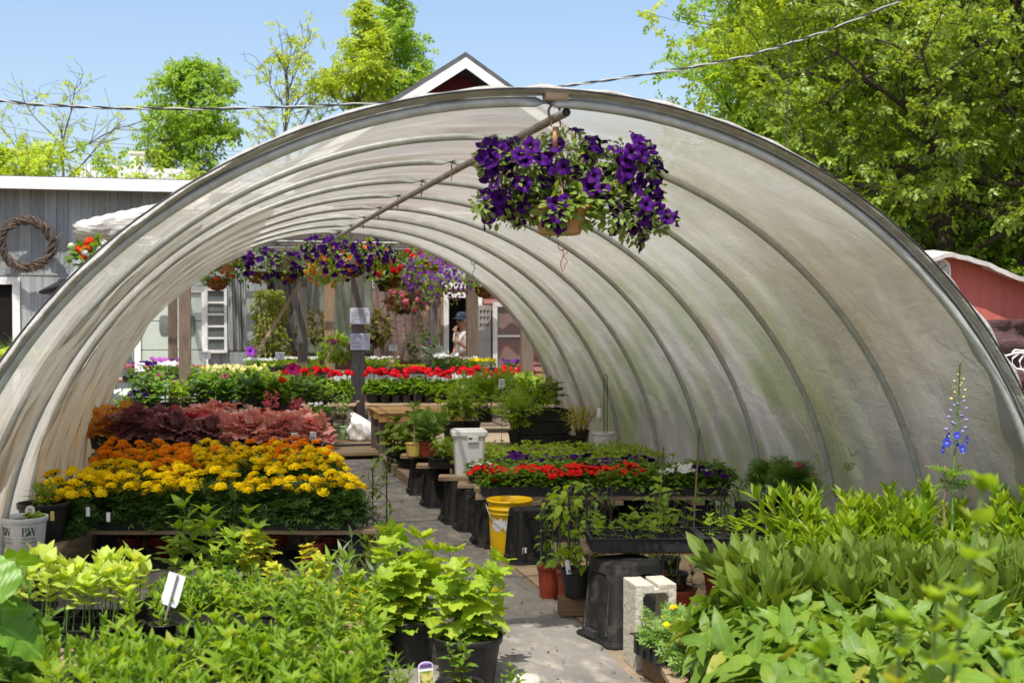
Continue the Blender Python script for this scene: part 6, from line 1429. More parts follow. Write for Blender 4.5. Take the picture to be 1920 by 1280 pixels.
FLAT('purple and lilac flat under the corner of white window', 965, 694, 19.2, .72, .36, .3, .14, 200, L_SMALL, .05, 'mid', 'violet', 36, .034, fm2='purple')
FLAT('flat of white petunias low at the film edge', 250, 722, 15.5, .43, .42, .5, .24, 300, L_SMALL, .06, 'mid', 'white', 42, .034, fm2='purple')
# dark potted plants on the left rear table
DAH = [potted(stemproto(310+i, 6, .27, .06, .3, L_OVATE, .12, 5, ('dark', 'mid', 'dark', 'fresh')[i], ang=(.7, 1.35), mode=2, t0=.2), .1, .17, 'black', seg=18) for i in range(4)]
def topflower(pr, key, n, s, seed):
    r = random.Random(seed); q = Proto(pr.parts, list(pr.flowers))
    for k in range(n): a = r.uniform(0, 6.3); d = r.uniform(0, .1); q.flowers.append(('flower', r.choice(FL[key]), flmat((d*math.cos(a), d*math.sin(a), .47+r.uniform(-.05, .05)), (d*math.cos(a), -.6, .8), s)))
    return q
dd = [(262, 0, None, 'leafy'), (300, 1, ('petunia_magenta', 2), 'crimson flowered'), (338, 3, None, 'pale green leafy'), (372, 0, None, 'dark leafy'), (400, 1, None, 'bushy green'), (432, 0, ('petunia_magenta', 1), 'dark leafed crimson topped'), (470, 2, None, 'dark shaded'), (498, 3, None, 'fresh green'), (528, 0, ('ball_ored', 2), 'orange-red flowered'), (560, 1, ('petunia_magenta', 2), 'magenta flowered'), (590, 2, None, 'dark bushy')]
for i, (px, k, f, l) in enumerate(dd):
    for row in range(2):
        Y = 15.2+row*.42; p = atY(px+row*16, 700, Y); pr = DAH[(k+row) % 4]
        if f and row == 0: pr = topflower(pr, f[0], f[1], .045, px)
        place(pr, 'potted_plant', f'{l} potted plant in {"front" if row == 0 else "rear"} of left rear table, '+['by film edge', 'second along', 'beside brown post', 'right of brown post', 'left of centre', 'at table middle', 'right of middle', 'below pale daisies', 'beneath alyssum', 'under star flower', 'at right end'][i], 'potted plant', (p.x, Y-(p.x)*.15+.1, .425), None, None, RG.uniform(.8, 1.35), rng=RG)
FLAT('mound of pale yellow daisies above the dark potted plants', 440, 700, 15.9, .62, .75, .5, .30, 700, L_SMALL, .06, 'fresh', 'paleyellow', 160, .024, fT=P_DAISY)
FLAT('feathery green fennel-like clump on the left rear table', 505, 735, 15.3, .43, .4, .35, .42, 420, L_FERN, .10, 'fresh')
FLAT('small white flowered clump by the grey timber block', 592, 765, 14.6, .43, .35, .3, .13, 200, L_SMALL, .05, 'mid', 'white', 40, .016)
p = atY(547, 690, 15.2); s_ = place(Proto([('flower', FL['petunia_magenta'][0])]), 'flower', 'large magenta star shaped clematis flower', 'flower', (p.x, p.y-.2, p.z), 0, None, .075); s_.rotation_euler = (1.2, 0, .2)
p = atY(470, 658, 17.5); s_ = place(Proto([('flower', FL['petunia_violet'][0])]), 'flower', 'single large pale violet flower at the foot of the left brace', 'flower', (p.x, p.y, p.z), 0, None, .075); s_.rotation_euler = (1.2, 0, .2)
def card(label, px, py, Y, w, h, stem=.2):
    p = atY(px, py, Y); stake_tag(label, (p.x, p.y, p.z-h/2-stem), w, h, stem, 'paper', 0, 0, [(0, .75, .6, .08), (.1, .4, .05, .5)])
card('white price card below the white window leaf', 384, 666, 17.6, .155, .10); card('white price card among the alyssum flats', 525, 667, 19.6, .14, .11); card('white price card left of the right-hand brace', 737, 652, 19.3, .135, .09); card('tall white price card among geraniums near corner post', 936, 724, 16.9, .09, .13)
card('grey blank card at the film edge under salmon flowers', 262, 688, 16.6, .12, .11, .1)
# ------------------------------------------------------------------ hanging baskets under the pergola
def basket(name, label, px, py, Y, R, h, fl, nf, fs, pot='coco', g='mid', T=L_SMALL, L=.055, nl=420, pr=.16, fl2=None, nf2=0, cat='hanging basket', squash=1, nm=2.78, mass=0):
    R *= 1.18; h *= 1.15; fs *= 1.12; p = atY(px, py, Y); root = thing('hanging_basket', label, cat, tuple(p)); r = np.random.default_rng(int(px*3+py)); rp = random.Random(int(px))
    if pot:
        b = MB(); b.lathe([(.001, -pr*.95), (pr*.5, -pr*.85), (pr*.85, -pr*.45), (pr, 0), (pr*1.05, .0), (pr*1.05, .02), (pr*.9, .02)] if pot == 'coco' else [(.001, -pr*.9), (pr*.68, -pr*.9), (pr*.95, -.02), (pr*1.05, -.02), (pr*1.05, .02), (pr*.9, .02)], 20); put('pot', b.mesh('pot', MT[pot], True), root)
    hg = MB(); top = nm-p.z
    for a in (0, 2.1, 4.2): hg.tube([(pr*math.cos(a), pr*math.sin(a), 0), (0, 0, top*.75), (0, 0, top)], .004, 4)
    put('hanger', hg.mesh('hanger', MT['steel_rust']), root)
    d = unit(r, nl); rad = r.uniform(.4, 1, nl)**.5; lump = 1+.2*np.sin(np.arctan2(d[:, 1], d[:, 0])*3+px); q = d*rad[:, None]*lump[:, None]*np.array([R, R*.8, h]); q[:, 2] += h*.45-squash*.0
    lf = MB().scatter(T, q, d+r.normal(0, .5, (nl, 3))+np.array([0, 0, -.2]), np.array([0, -.3, .9])+r.normal(0, .4, (nl, 3)), L*r.uniform(.7, 1.3, nl)); put('foliage', lf.mesh('foliage', G[g], True), root)
    def fls(key, n, s, side=None):
        for k in range(n):
            v = Vector((rp.gauss(0, 1), rp.gauss(-.5, .7), rp.gauss(.1, .9))).normalized()
            if side: v.x = abs(v.x)*side
            a = math.atan2(v.y, v.x); lm = 1+.2*math.sin(a*3+px); w = Vector((v.x*R*lm, v.y*R*.8*lm, v.z*h*lm+h*.45))*rp.uniform(.88, 1.08)
            o = put('flower', rp.choice(FL[key]), root); o.matrix_local = flmat(w, v+Vector((rp.gauss(0, .3), -.4, rp.gauss(.1, .3))), s*rp.uniform(.85, 1.15), rp.uniform(0, 6))
    if nf: fls(fl, nf, fs)
    if mass:
        Ms = []
        for k in range(mass):
            v = Vector((rp.gauss(0, 1), rp.gauss(-.5, .7), rp.gauss(.1, .9))).normalized(); a = math.atan2(v.y, v.x); lm = 1+.2*math.sin(a*3+px)
            Ms.append(flmat(Vector((v.x*R*lm, v.y*R*.8*lm, v.z*h*lm+h*.45))*rp.uniform(.85, 1.08), v+Vector((rp.gauss(0, .3), -.4, .2)), fs*rp.uniform(.85, 1.15), rp.uniform(0, 6)))
        flower_mass(Ms, fl, root)
    if fl2: fls(fl2, nf2, fs*.8)
basket('b', 'purple petunia basket over tan pot at the left end of row', 425, 492, 17.9, .22, .16, 'petunia_purple', 30, .036, 'tan', pr=.14)
basket('b', 'small coco fibre basket of orange-red flowers below the tan pot', 408, 525, 18.3, .19, .09, 'ball_ored', 6, .035, 'coco', nl=160)
basket('b', 'purple and white petunia basket in coco fibre liner', 483, 512, 18.3, .29, .21, 'petunia_purple', 62, .036, 'coco', fl2='petunia_white', nf2=8)
basket('b', 'purple petunia basket above the left diagonal brace', 541, 512, 18.5, .27, .20, 'petunia_purple', 52, .036, 'coco')
basket('b', 'purple petunia basket hanging highest beside the notice post', 612, 478, 17.7, .27, .17, 'petunia_purple', 55, .038, None, 'fresh')
basket('b', 'broad basket of purple petunias mixed with orange flowers', 662, 500, 17.4, .42, .22, 'petunia_purple', 72, .038, 'coco', 'fresh', nl=620, mass=40, fl2='petunia_apricot', nf2=20)
basket('b', 'trailing apricot orange basket left of the notice post', 612, 520, 18.0, .24, .16, 'petunia_apricot', 70, .021, None, 'fresh')
basket('b', 'purple petunia basket right of the notice post', 706, 488, 18.0, .24, .17, 'petunia_purple', 42, .036, 'coco')
basket('b', 'green leafy basket with no flowers in dark pot', 725, 528, 18.8, .19, .11, None, 0, .03, 'black', 'fresh', nl=200)
basket('b', 'red geranium basket in brown coco pot', 747, 522, 18.6, .20, .20, 'ball_gred', 11, .058, 'coco', 'fresh', L_SCALLOP, .08, 170)
basket('b', 'red geranium basket behind the violet one', 795, 495, 19.2, .22, .15, 'ball_gred', 14, .058, None, 'fresh', L_SCALLOP, .08, 170)
basket('b', 'pink begonia basket in a glossy black pot', 757, 572, 18.0, .23, .11, 'ball_pink', 24, .045, 'black', 'bronze', L_OVATE, .10, 150, .13)
basket('b', 'huge violet basket of tiny flowers hanging by the brace', 812, 540, 18.2, .43, .33, 'petunia_violet', 98, .021, None, 'fresh', nl=1000, L=.045, mass=190)
basket('b', 'brown coco basket half hidden behind the tunnel film', 908, 540, 18.8, .17, .10, None, 0, .03, 'coco', 'mid', nl=200)
basket('b', 'bronze leaved basket right of the lower paper notice', 702, 628, 21.0, .27, .22, None, 0, .03, 'black', 'bronze', L_OVATE, .09, 420, .15)
basket('b', 'bronze leaved basket left of the pale timber post', 590, 628, 21.2, .24, .22, None, 0, .03, None, 'bronze', L_OVATE, .09, 360)
basket('b', 'green plant with magenta blooms hanging on pale timber post', 632, 665, 18.8, .21, .17, 'petunia_magenta', 12, .034, None, 'fresh', L_OVATE, .08, 300)
basket('b', 'red geranium and white flower basket outside the tunnel at left', 182, 488, 17.0, .26, .16, 'ball_ored', 12, .055, None, 'mid', L_SCALLOP, .08, 220, fl2='ball_white', nf2=8, nm=2.6)
def climber():
    p = atY(505, 655, 21.2); root = thing('climbing_vine', 'tall column of yellow-green climbing vine in a pot', 'climbing plant', (p.x, 21.2, .75)); r = np.random.default_rng(3)
    for a in pot_parts(.15, .22, 'black'): put(a[0], a[1], root)
    n = 1500; z = r.uniform(.1, 1.18, n); a = r.uniform(0, 6.3, n); w = .27*np.clip(1.15-(z-.2)*.4, .5, 1)*(1+.25*np.sin(z*9+a*2)); q = np.stack([w*np.cos(a), w*np.sin(a)*.6, z+.1], 1)*np.array([1, 1, 1]); q[:, :2] *= r.uniform(.5, 1.1, (n, 1))
    lf = MB().scatter(L_OVATE, q, np.stack([np.cos(a), np.sin(a), 0*a-.6], 1)+r.normal(0, .4, (n, 3)), np.array([0, -.4, .8])+r.normal(0, .4, (n, 3)), r.uniform(.05, .085, n)); put('foliage', lf.mesh('foliage', G['olivevine'], True), root)
    s = MB(); [s.tube([(x, y, .15), (x*.6, y*.6, 1.25)], .008, 5) for x, y in ((.2, .1), (-.2, .1), (0, -.1))]; put('cane', s.mesh('cane', MT['postlight']), root)
G['olivevine'] = leafmat('olive_yellow_leaf', (.13,.19,.02), (.26,.27,.03), .38, .5, 0)
climber()
DT = stemproto(330, 6, .7, .1, .15, L_OVATE, .13, 9, 'dark', ang=(.6, 1.3), mode=2, t0=.1)
for px, l in ((775, 'tall dark leafed plant behind the right brace'), (797, 'tall dark plant with one blue flower left of the doorway')):
    p = atY(px, 690, 20.6); pr = topflower(DT, 'petunia_violet', 1, .05, 3) if px == 797 else DT; place(pr, 'leafy_plant', l, 'plant', (p.x, 20.4, .745), None, None, .85, rng=RG)
SIL = Proto([('foliage', mound(7, 60, .18, .3, L_PINN, .18, .6, .25, .02).mesh('foliage', G['silver']))]); p = atY(818, 690, 20.0); place(SIL, 'dusty_miller', 'silvery grey feathery plant left of white petunias', 'plant', (p.x, 19.9, .74), None, None, 1.2)
# bench with plants outside, left of the tunnel
table('grey timber plant bench outside the tunnel at far left', -3.4, -1.9, 17.2, .98, .8)
GRASS = stemproto(340, 46, .48, .06, .6, L_BLADE, .4, 1, 'mid', mode=1, t0=.35, ang=(.25, .3), r0=.002)
p = atY(52, 640, 17.0); place(GRASS, 'ornamental_grass', 'clump of fine upright grass in front of the barn', 'grass plant', (p.x, 17.1, 1.0), None, None, .8); p = atY(12, 640, 17.0); place(GRASS, 'ornamental_grass', 'arching grass clump at the left picture edge', 'grass plant', (p.x, 17.3, 1.0), None, None, .62)
FLAT('pale variegated leafy flat on the outdoor bench, right part', 50, 655, 16.95, .985, .55, .5, .17, 420, L_OVATE, .08, 'pale'); FLAT('pale variegated leafy flat at the left picture edge', 5, 655, 16.95, .985, .5, .5, .15, 360, L_OVATE, .08, 'pale')
BUSH = Proto([('foliage', mound(9, 420, .4, .55, L_OVATE, .09, .7, .35, .02).mesh('foliage', G['lime']))]); p = atY(8, 730, 15.6); place(BUSH, 'shrub', 'yellow-green shrub on the ground below outdoor bench', 'shrub', (p.x, 15.6, 0), None, None, 1.0); p = atY(70, 730, 16); place(BUSH, 'shrub', 'yellow-green shrub close beside the tunnel film', 'shrub', (p.x-.3, 15.2, 0), None, None, .8)

# ------------------------------------------------------------------ the man in the doorway
def person():
    root = thing('person', 'man in navy cap and white T-shirt standing with hand at his mouth', 'person', (4.36, 22.1, 0), math.radians(-62))   # faces left, a little towards the camera
    SK = mat('tanned_skin', (.42,.20,.12), (.34,.15,.09), 9, rough=.5, bump=.05); SH = mat('white_cotton', (.74,.72,.66), (.64,.62,.56), 8, rough=.85, bump=.3); TR = mat('dark_trousers', (.035,.04,.055), (.05,.05,.06), 8, rough=.85, bump=.2); CAP = mat('navy_cloth', (.025,.035,.065), (.02,.03,.05), 9, rough=.8, bump=.1)
    # local frame: faces -y; x to his left
    def skin(name, pts, edges, m, sub=2, par=root):
        me = bpy.data.meshes.new(name); me.from_pydata([p[:3] for p in pts], edges, []); me.materials.append(m); o = put(name, me, par)
        s = o.modifiers.new('Skin', 'SKIN'); s.use_smooth_shade = True
        for i, p in enumerate(pts): me.skin_vertices[0].data[i].radius = (p[3], p[4] if len(p) > 4 else p[3]); me.skin_vertices[0].data[i].use_root = (i == 0)
        b = o.modifiers.new('Sub', 'SUBSURF'); b.levels = sub; b.render_levels = sub; return o
    k = .93
    P = [(0,0,.93,.15,.11), (0,.0,1.05,.15,.11), (0,.01,1.2,.165,.115), (0,.02,1.33,.16,.11), (0,.015,1.42,.085,.075), (0,-.01,1.49,.055,.058), (0,-.03,1.545,.07,.085),
         (0,-.035,1.62,.078,.098), (0,-.03,1.69,.068,.085),
         (.19,.02,1.35,.062), (.235,-.05,1.10,.047), (.12,-.22,1.22,.037), (.02,-.20,1.40,.028),
         (-.19,.02,1.35,.062), (-.24,.02,1.08,.046), (-.20,-.12,.92,.036), (-.16,-.17,.86,.03),
         (.09,0,.86,.095), (.10,-.01,.48,.062), (.10,.03,.10,.045), (.11,-.10,.05,.045),
         (-.09,0,.86,.095), (-.10,-.01,.48,.062), (-.10,.03,.10,.045), (-.11,-.10,.05,.045)]
    E = [(0,1),(1,2),(2,3),(3,4),(4,5),(5,6),(6,7),(7,8),(3,9),(9,10),(10,11),(11,12),(3,13),(13,14),(14,15),(15,16),(0,17),(17,18),(18,19),(19,20),(0,21),(21,22),(22,23),(23,24)]
    S = lambda pts: [tuple(v*k for v in p) for p in pts]
    skin('body', S(P), E, SK)
    # clothing follows the body
    skin('shirt', S([(0,0,.96,.165,.125), (0,.0,1.08,.168,.128), (0,.01,1.2,.18,.13), (0,.02,1.34,.172,.12), (0,.02,1.425,.085,.082), (.20,.02,1.35,.080), (.232,-.03,1.19,.066), (-.20,.02,1.35,.080), (-.236,.01,1.19,.066)]), [(0,1),(1,2),(2,3),(3,4),(3,5),(5,6),(3,7),(7,8)], SH)
    skin('trousers', S([(0,0,.97,.155,.12), (0,0,.90,.165,.125), (.09,0,.80,.105), (.10,-.01,.48,.078), (.10,.03,.10,.066), (-.09,0,.80,.105), (-.10,-.01,.48,.078), (-.10,.03,.10,.066)]), [(0,1),(1,2),(2,3),(3,4),(1,5),(5,6),(6,7)], TR)
    skin('shoe', S([(.10,.05,.05,.055), (.11,-.12,.04,.05)]), [(0,1)], MT['black']); skin('shoe', S([(-.10,.05,.05,.055), (-.11,-.12,.04,.05)]), [(0,1)], MT['black'])
    # face
    f = MB(); hy = -.035*k
    nb = MB(); nb.tube(np.array([(0,-.128,1.645), (0,-.148,1.605), (0,-.135,1.593)])*k, [.008, .016, .010], 8); put('nose', nb.mesh('nose', SK, True), root)
    for sx in (-1, 1):
        e = MB(); e.lathe([(.001,-.008), (.008,-.005), (.011,0), (.008,.005), (.001,.008)], 10, (sx*.032*k, -.122*k, 1.645*k)); put('eye', e.mesh('eye', MT['ink'], True), root)
        a = MB(); a.lathe([(.001,-.03), (.016,-.02), (.02,0), (.016,.022), (.001,.03)], 12, (0,0,0)); me = a.mesh('ear', SK, True); me.transform(Matrix.Translation((sx*.082*k, -.02*k, 1.615*k)) @ Matrix.Scale(.5, 4, (1,0,0))); put('ear', me, root)
    mo = MB(); mo.box((0,-.131*k,1.567*k), (.045,.01,.008)); put('mouth', mo.mesh('mouth', mat('lip', (.25,.08,.06)), True), root)
    h = MB(); h.lathe([(.083,-.05), (.086,-.02), (.084,.01)], 20, (0,0,0)); me = h.mesh('hair', mat('grey_hair', (.25,.23,.21), (.15,.14,.13), 40, rough=.9), True); me.transform(Matrix.Translation((0,-.018*k,1.655*k)) @ Matrix.Scale(1.1, 4, (0,1,0))); put('hair', me, root)
    c = MB(); c.lathe([(.092,-.015), (.096,.0), (.094,.04), (.075,.082), (.04,.1), (.001,.104)], 24); me = c.mesh('cap', CAP, True); me.transform(Matrix.Translation((0,-.03*k,1.685*k)) @ Matrix.Scale(1.15, 4, (0,1,0))); cap = put('cap', me, root)
    b = MB(); t = np.linspace(pi*1.08, pi*1.92, 14); V = []
    for rr, dz in ((.094, 0), (.125, -.006), (.165, -.02)):
        for a in t: V.append((.9*rr*math.cos(a), rr*1.12*math.sin(a), dz-.012*abs(math.cos(a))*(rr > .1)))
    b.add(V, [np.array([(i*14+j, i*14+j+1, i*14+15+j, i*14+14+j) for i in range(2) for j in range(13)])]); me = b.mesh('peak', CAP, True); me.transform(Matrix.Translation((0,-.03*k,1.685*k))); o = put('peak', me, cap); sd = o.modifiers.new('Solidify', 'SOLIDIFY'); sd.thickness = .005
    g = MB(); g.box((0,0,0), (.05,.004,.022)); me = g.mesh('cap_mark', MT['paper']); me.transform(Matrix.Translation((.018,-.138*k,1.725*k)) @ Matrix.Rotation(.35, 4, 'X')); put('cap_mark', me, cap)
    # hands: palm, four curled fingers, thumb
    for (hx, hy, hz), d, n in (((.02,-.20,1.40), (-.10,.15,.97), (-.2,.95,0)), ((-.16,-.17,.86), (.2,-.5,-.8), (0,-1,.4))):
        d = Vector(d).normalized(); n = Vector(n); n = (n-d*n.dot(d)).normalized(); x = d.cross(n); b0 = Vector((hx,hy,hz))
        pts = [(*b0, .026, .018), (*(b0+d*.05), .04, .018), (*(b0+d*.085), .036, .016)]; ed = [(0,1),(1,2)]
        for q in range(4):
            o = b0+d*.085+x*(.027-.018*q); L = (.062,.072,.068,.052)[q]; i = len(pts); pts += [(*o, .0095), (*(o+d*L*.5+n*.012), .0088), (*(o+d*L*.75+n*.032), .0078), (*(o+d*L*.8+n*.05), .0065)]; ed += [(2,i),(i,i+1),(i+1,i+2),(i+2,i+3)]
        o = b0+d*.035+x*.035; i = len(pts); pts += [(*o, .012), (*(o+d*.03+x*.022), .0105), (*(o+d*.058+x*.022+n*.012), .0085)]; ed += [(1,i),(i,i+1),(i+1,i+2)]
        skin('hand', S(pts), ed, SK, 1)
    return root
person()
# ------------------------------------------------------------------ right middle: trellised vines, plug trays, block
m = MB(); m.box((0, 0, 0), (.42, .11, .10)); tag(obj('timber_block', m, MT['brownblock'], None, False, (2.03, 6.56, .062), -.12, .005), 'short brown timber block supporting a black vine pot', 'timber')
vinepot('vine with big heart leaves in a black pot on the timber block', (1.92, 6.56, .113), 'black', .09, .15, .50, 21, 'fresh', 75, 2, None, .2, .075)
vinepot('vine in an orange-red pot just behind the timber block', (1.95, 6.84, .0), 'terra', .068, .2, .48, 22, 'fresh', 80, 2, None, .9, .055)
vinepot('vine in an orange-red pot nearest the walkway', (1.88, 7.0, .0), 'terra', .068, .2, .42, 23, 'mid', 90, 2, None, 1.4, .05)
vs = [(2.10, 7.05, 'first'), (2.30, 7.35, 'second'), (2.45, 6.85, 'third'), (2.68, 7.25, 'fourth'), (2.82, 6.8, 'fifth'), (3.02, 7.1, 'sixth'), (2.98, 6.55, 'seventh')]
for i, (x, y, l) in enumerate(vs): vinepot(f'dark trellised vine pot behind the plug trays, {l} from the walkway', (x, y, 0), 'black' if i % 2 else 'maroon', .08, .16, .42+.04*(i % 3), 30+i, ('mid', 'dark', 'mid')[i % 3], 60, 2, None, i*.6, .05)
for x, y, h, l in ((2.52, 7.0, .75, 'left'), (2.70, 6.9, .86, 'right')):
    m = MB(); m.tube([(0, 0, 0), (.02, 0, h*.5), (.05, .01, h)], .005, 5); tag(obj('cane', m, MT['postlight'], None, True, (x, y, .1)), f'{l} of two thin bamboo canes among the trellised vines', 'cane')
TV = stemproto(351, 2, .55, .03, .2, L_OVATE, .085, 7, 'fresh', ang=(.9, 1.4), mode=3, t0=.35)
place(potted(TV, .08, .14, 'black'), 'potted_plant', 'leafy bean-like plant climbing the bamboo canes', 'potted plant', (2.6, 6.92, 0), .3)
lb = atY(1070, 1068, 6.45); stake_tag('small white and orange plant label leaning in the black vine pot', (lb.x, 6.48, .25), .028, .075, .0, 'paper', .3, -.3, [(.2, .2, .6, .25)])
tub('big black upturned tub with dusty sides at the walkway edge', (2.03, 6.08, 0), .40, .38, .40, .22, 'black_dusty', None)
plank('plank end under the black plug tray', 1.86, 3.1, 6.18, .4165, .15, .03, 'board_x', None, 'plank', -.2); plank('second plank under the black plug tray', 1.9, 3.1, 6.36, .4165, .12, .03, 'board_x', None, 'plank', -.2)
tub('black tub hidden under right end of plug trays', (2.9, 6.15, 0), .36, .36, .40, 0, 'black', None)
PLUG = [stemproto(360+i, 1, .09, .01, .2, L_OVATE, .06, 3, ('fresh', 'lime', 'lime')[i], ang=(.6, 1.2), mode=3, t0=.2, r0=.002) for i in range(3)]
for k, x in enumerate((2.16, 2.72)):
    y = 6.22-.2*(x-2.1); tray('plug_tray', ('black slotted plug tray of seedlings above the big tub', 'black plug tray of seedlings running behind tall leaves')[k], .54, .31, (x, y, .433), -.2, None, (8, 4), .07)
    for i in range(8):
        for j in range(4):
            if RG.random() < .4: continue
            lx, ly = -.23+i*.066, -.115+j*.077; px_, py_ = x+lx*.98+ly*.2, y+ly*.98-lx*.2
            place(PLUG[0 if i < 3 else RG.randrange(3)], 'seedling', f'bright seedling in the {"nearer" if k == 0 else "further right"} plug tray, {"front" if j < 2 else "rear"} half', 'seedling', (px_, py_, .475), None, f'seedlings in {"nearer" if k == 0 else "further right"} plug tray, {"front" if j < 2 else "rear"} half', RG.uniform(.75, 1.2), rng=RG, tilt=.1)
vinepot('orange-red pot in the shade beneath the plug tray plank', (2.36, 6.25, 0), 'terra', .10, .2, .12, 41, 'mid', 20, 1, None, .2, .04)
# pots by the film wall at the bench end
CON = Proto([('foliage', mound(11, 300, .2, .22, L_PINN, .13, .8, .3, .02).mesh('foliage', G['feather']))])
for px, py, Y, l in ((1452, 915, 8.3, 'fine leaved fern-like plant at the right end of bench'), (1490, 925, 8.0, 'fine leaved plant with pink blooms beside the film wall')):
    p = atY(px, py, Y); pr = potted(CON, .10, .15, 'black'); pr = topflower(pr, 'petunia_pink', 4, .03, 2) if px > 1460 else pr
    if px > 1460: pr.flowers = [(a, b, Matrix.Translation((0, -.1, -.16)) @ c) for a, b, c in pr.flowers]
    place(pr, 'potted_plant', l, 'potted plant', (p.x, Y, .3), 0, None, .9)
m = MB(); m.box((0, 0, .15), (.6, .5, .28)); tag(obj('crate', m, MT['black'], None, False, (atY(1470, 930, 8.2).x, 8.2, .004), -.2, .02), 'black crate under fine leaved plants by the film wall', 'crate')
p = atY(1443, 917, 8.0); stake_tag('yellow and white picture label at the right bench end', (p.x, 8.0, p.z-.05), .05, .06, .02, 'paper', 0, -.1, [(0, .3, .8, .5)])
WISP = stemproto(371, 3, .5, .05, .35, L_PINN, .1, 6, 'mid', ang=(.7, 1.3), mode=2, t0=.2, r0=.002)
p = atY(1562, 945, 7.0); place(potted(WISP, .08, .14), 'potted_plant', 'wispy thin stemmed plant against the film wall', 'potted plant', (p.x-.05, 7.0, .12), 0, None, 1.05)
def cinder():
    root = thing('concrete_block', 'hollow concrete block standing on end beside the walkway', 'concrete block', (1.985, 5.60, 0), -.02); w, d, h = .195, .195, .39; t = .036
    mb = MB()
    mb.box((-w/2+t/2, 0, h/2), (t, d, h)); mb.box((w/2-t/2, 0, h/2), (t, d, h))
    iw = w-2*t
    for z0, z1 in ((0, .034), (.180, .212)): mb.box((0, 0, (z0+z1)/2), (iw+.001, d-.002, z1-z0))
    mb.box((-iw/4-.006, 0, h-.021), (iw/2-.010, d-.002, .041)); mb.box((iw/4+.006, 0, h-.021), (iw/2-.010, d-.002, .041)); mb.box((0, 0, h-.031), (.03, d-.004, .02))
    for sx in (-1, 1):
        for z0, sz in ((.034, 1), (.180, -1), (.212, 1), (.348, -1)):
            pts = [(sx*iw/2, z0), (sx*(iw/2-.016), z0), (sx*iw/2, z0+sz*.016)]; mb.prism(pts if sx*sz > 0 else pts[::-1], -d/2+.003, d/2-.003)
    put('block', mb.mesh('block', MT['concrete']), root, bevel=.004)
cinder()
# ------------------------------------------------------------------ foreground, right
MARSM = [Proto([('foliage', mound(380+i, 90, .09, .14, L_PINN, .075, .8, .3, .01).mesh('foliage', G['feather']))], flowers_on(i, 'marigold_yellow', 1+i, .05, .16, .016, 1.2)) for i in range(2)]
for k, (x, y) in enumerate(((2.0, 5.32), (2.02, 5.0))):
    tray('plant_tray', ('black tray of small feathery plants before the concrete block', 'black tray of feathery plants nearer the viewer, mostly covered by leaves')[k], .26, .28, (x, y, .10), .1, None, (2, 2), .09)
    for i in range(4): place(MARSM[i % 2], 'feathery_plant', ('small feathery plant with a yellow bloom before concrete block', 'small feathery plant in the nearer half hidden tray')[k], 'plant', (x-.06+.12*(i % 2), y-.06+.12*(i//2), .17), None, 'feathery plants in tray '+('behind', 'in front')[k], RG.uniform(.9, 1.1), rng=RG)
    b = MB(); b.box((0, 0, .048), (.2, .22, .09)); tag(obj('support_block', b, MT['brownblock'], None, False, (x, y, .004), .1), ('dark block under the feathery plant tray', 'dark block under the nearer feathery tray')[k], 'block')
ECH = [stemproto(400+i, 8, .19, .07, .6, L_OVATE8, .175, 4, 'broad', ang=(1.0, 1.5), mode=2, t0=.25, lp=(1.1, 1.1, .75), tuft=1, r0=.003) for i in range(4)]
RUD = [stemproto(410+i, 6, .16, .05, .5, L_SPAT, .20, 3, 'grey', ang=(.15, .42), mode=3, t0=.1, lp=(.9, 1.1, .9), r0=.003) for i in range(4)]
LYS = [stemproto(420+i, 4, .46, .05, .14, L_LANCEUP, .16, 7, 'fresh', ang=(.5, 1.1), mode=3, t0=.15, lp=(.6, 1.05, .85), tuft=2) for i in range(4)]
def grid(protos, name, label, cat, corners, z, step, sc, group, jit=.3, potm=True):
    """plants set out on a skewed rectangle: corner, width vector, depth vector"""
    o, a, b = [Vector((*q, 0)) for q in corners]; na, nb = int(a.length/step), int(b.length/step); k = 0
    for j in range(nb):
        for i in range(na):
            p = o+a*((i+.5+RG.uniform(-jit, jit))/na)+b*((j+.5+RG.uniform(-jit, jit))/nb)
            rowword = ('in the front rank', 'in the second rank', 'in the third rank', 'in the fourth rank', 'in the fifth rank', 'in the sixth rank', 'in the seventh rank', 'in the rear rank')[min(j, 7)]; side = ('left', 'middle', 'right')[min(2, 3*i//na)]
            place(protos[RG.randrange(len(protos))], name, f'{label} {rowword}, {side} part', cat, (p.x, p.y, z+RG.uniform(-.01, .015)), None, f'{group} {rowword} {side}', RG.uniform(*sc), rng=RG, tilt=.12); k += 1
    return k
def lowbench(label, x0, x1, y0, y1, z, rz=-.2):
    root = thing('low_bench', label, 'bench', ((x0+x1)/2, (y0+y1)/2, 0), rz); w, d = x1-x0, y1-y0; n = max(2, int(d/.15))
    for k in range(n): q = MB(); q.box((0, -d/2+(k+.5)*d/n, z-.015), (w, d/n-.02, .028)); put('slat', q.mesh('slat', MT['board_x']), root)
    for sx in (-1, 1): q = MB(); q.box((sx*(w/2-.1), 0, (z-.03)/2+.002), (.12, d-.05, z-.034)); put('bearer', q.mesh('bearer', MT['postgrey']), root)
def traycover(label, group, o, a, b, z):
    o, a, b = [Vector((*q, 0)) for q in (o, a, b)]; na, nb = max(1, int(a.length/.54)), max(1, int(b.length/.3)); rz = math.atan2(a.y, a.x)
    for i in range(na):
        for j in range(nb):
            p = o+a*((i+.5)/na)+b*((j+.5)/nb); tray('plant_tray', f'{label}, {("nearest", "second", "third", "fourth", "fifth")[min(j, 4)]} row', a.length/na-.02, b.length/nb-.02, (p.x, p.y, z), rz, f'{group} row {j}', (5, 3), .07)
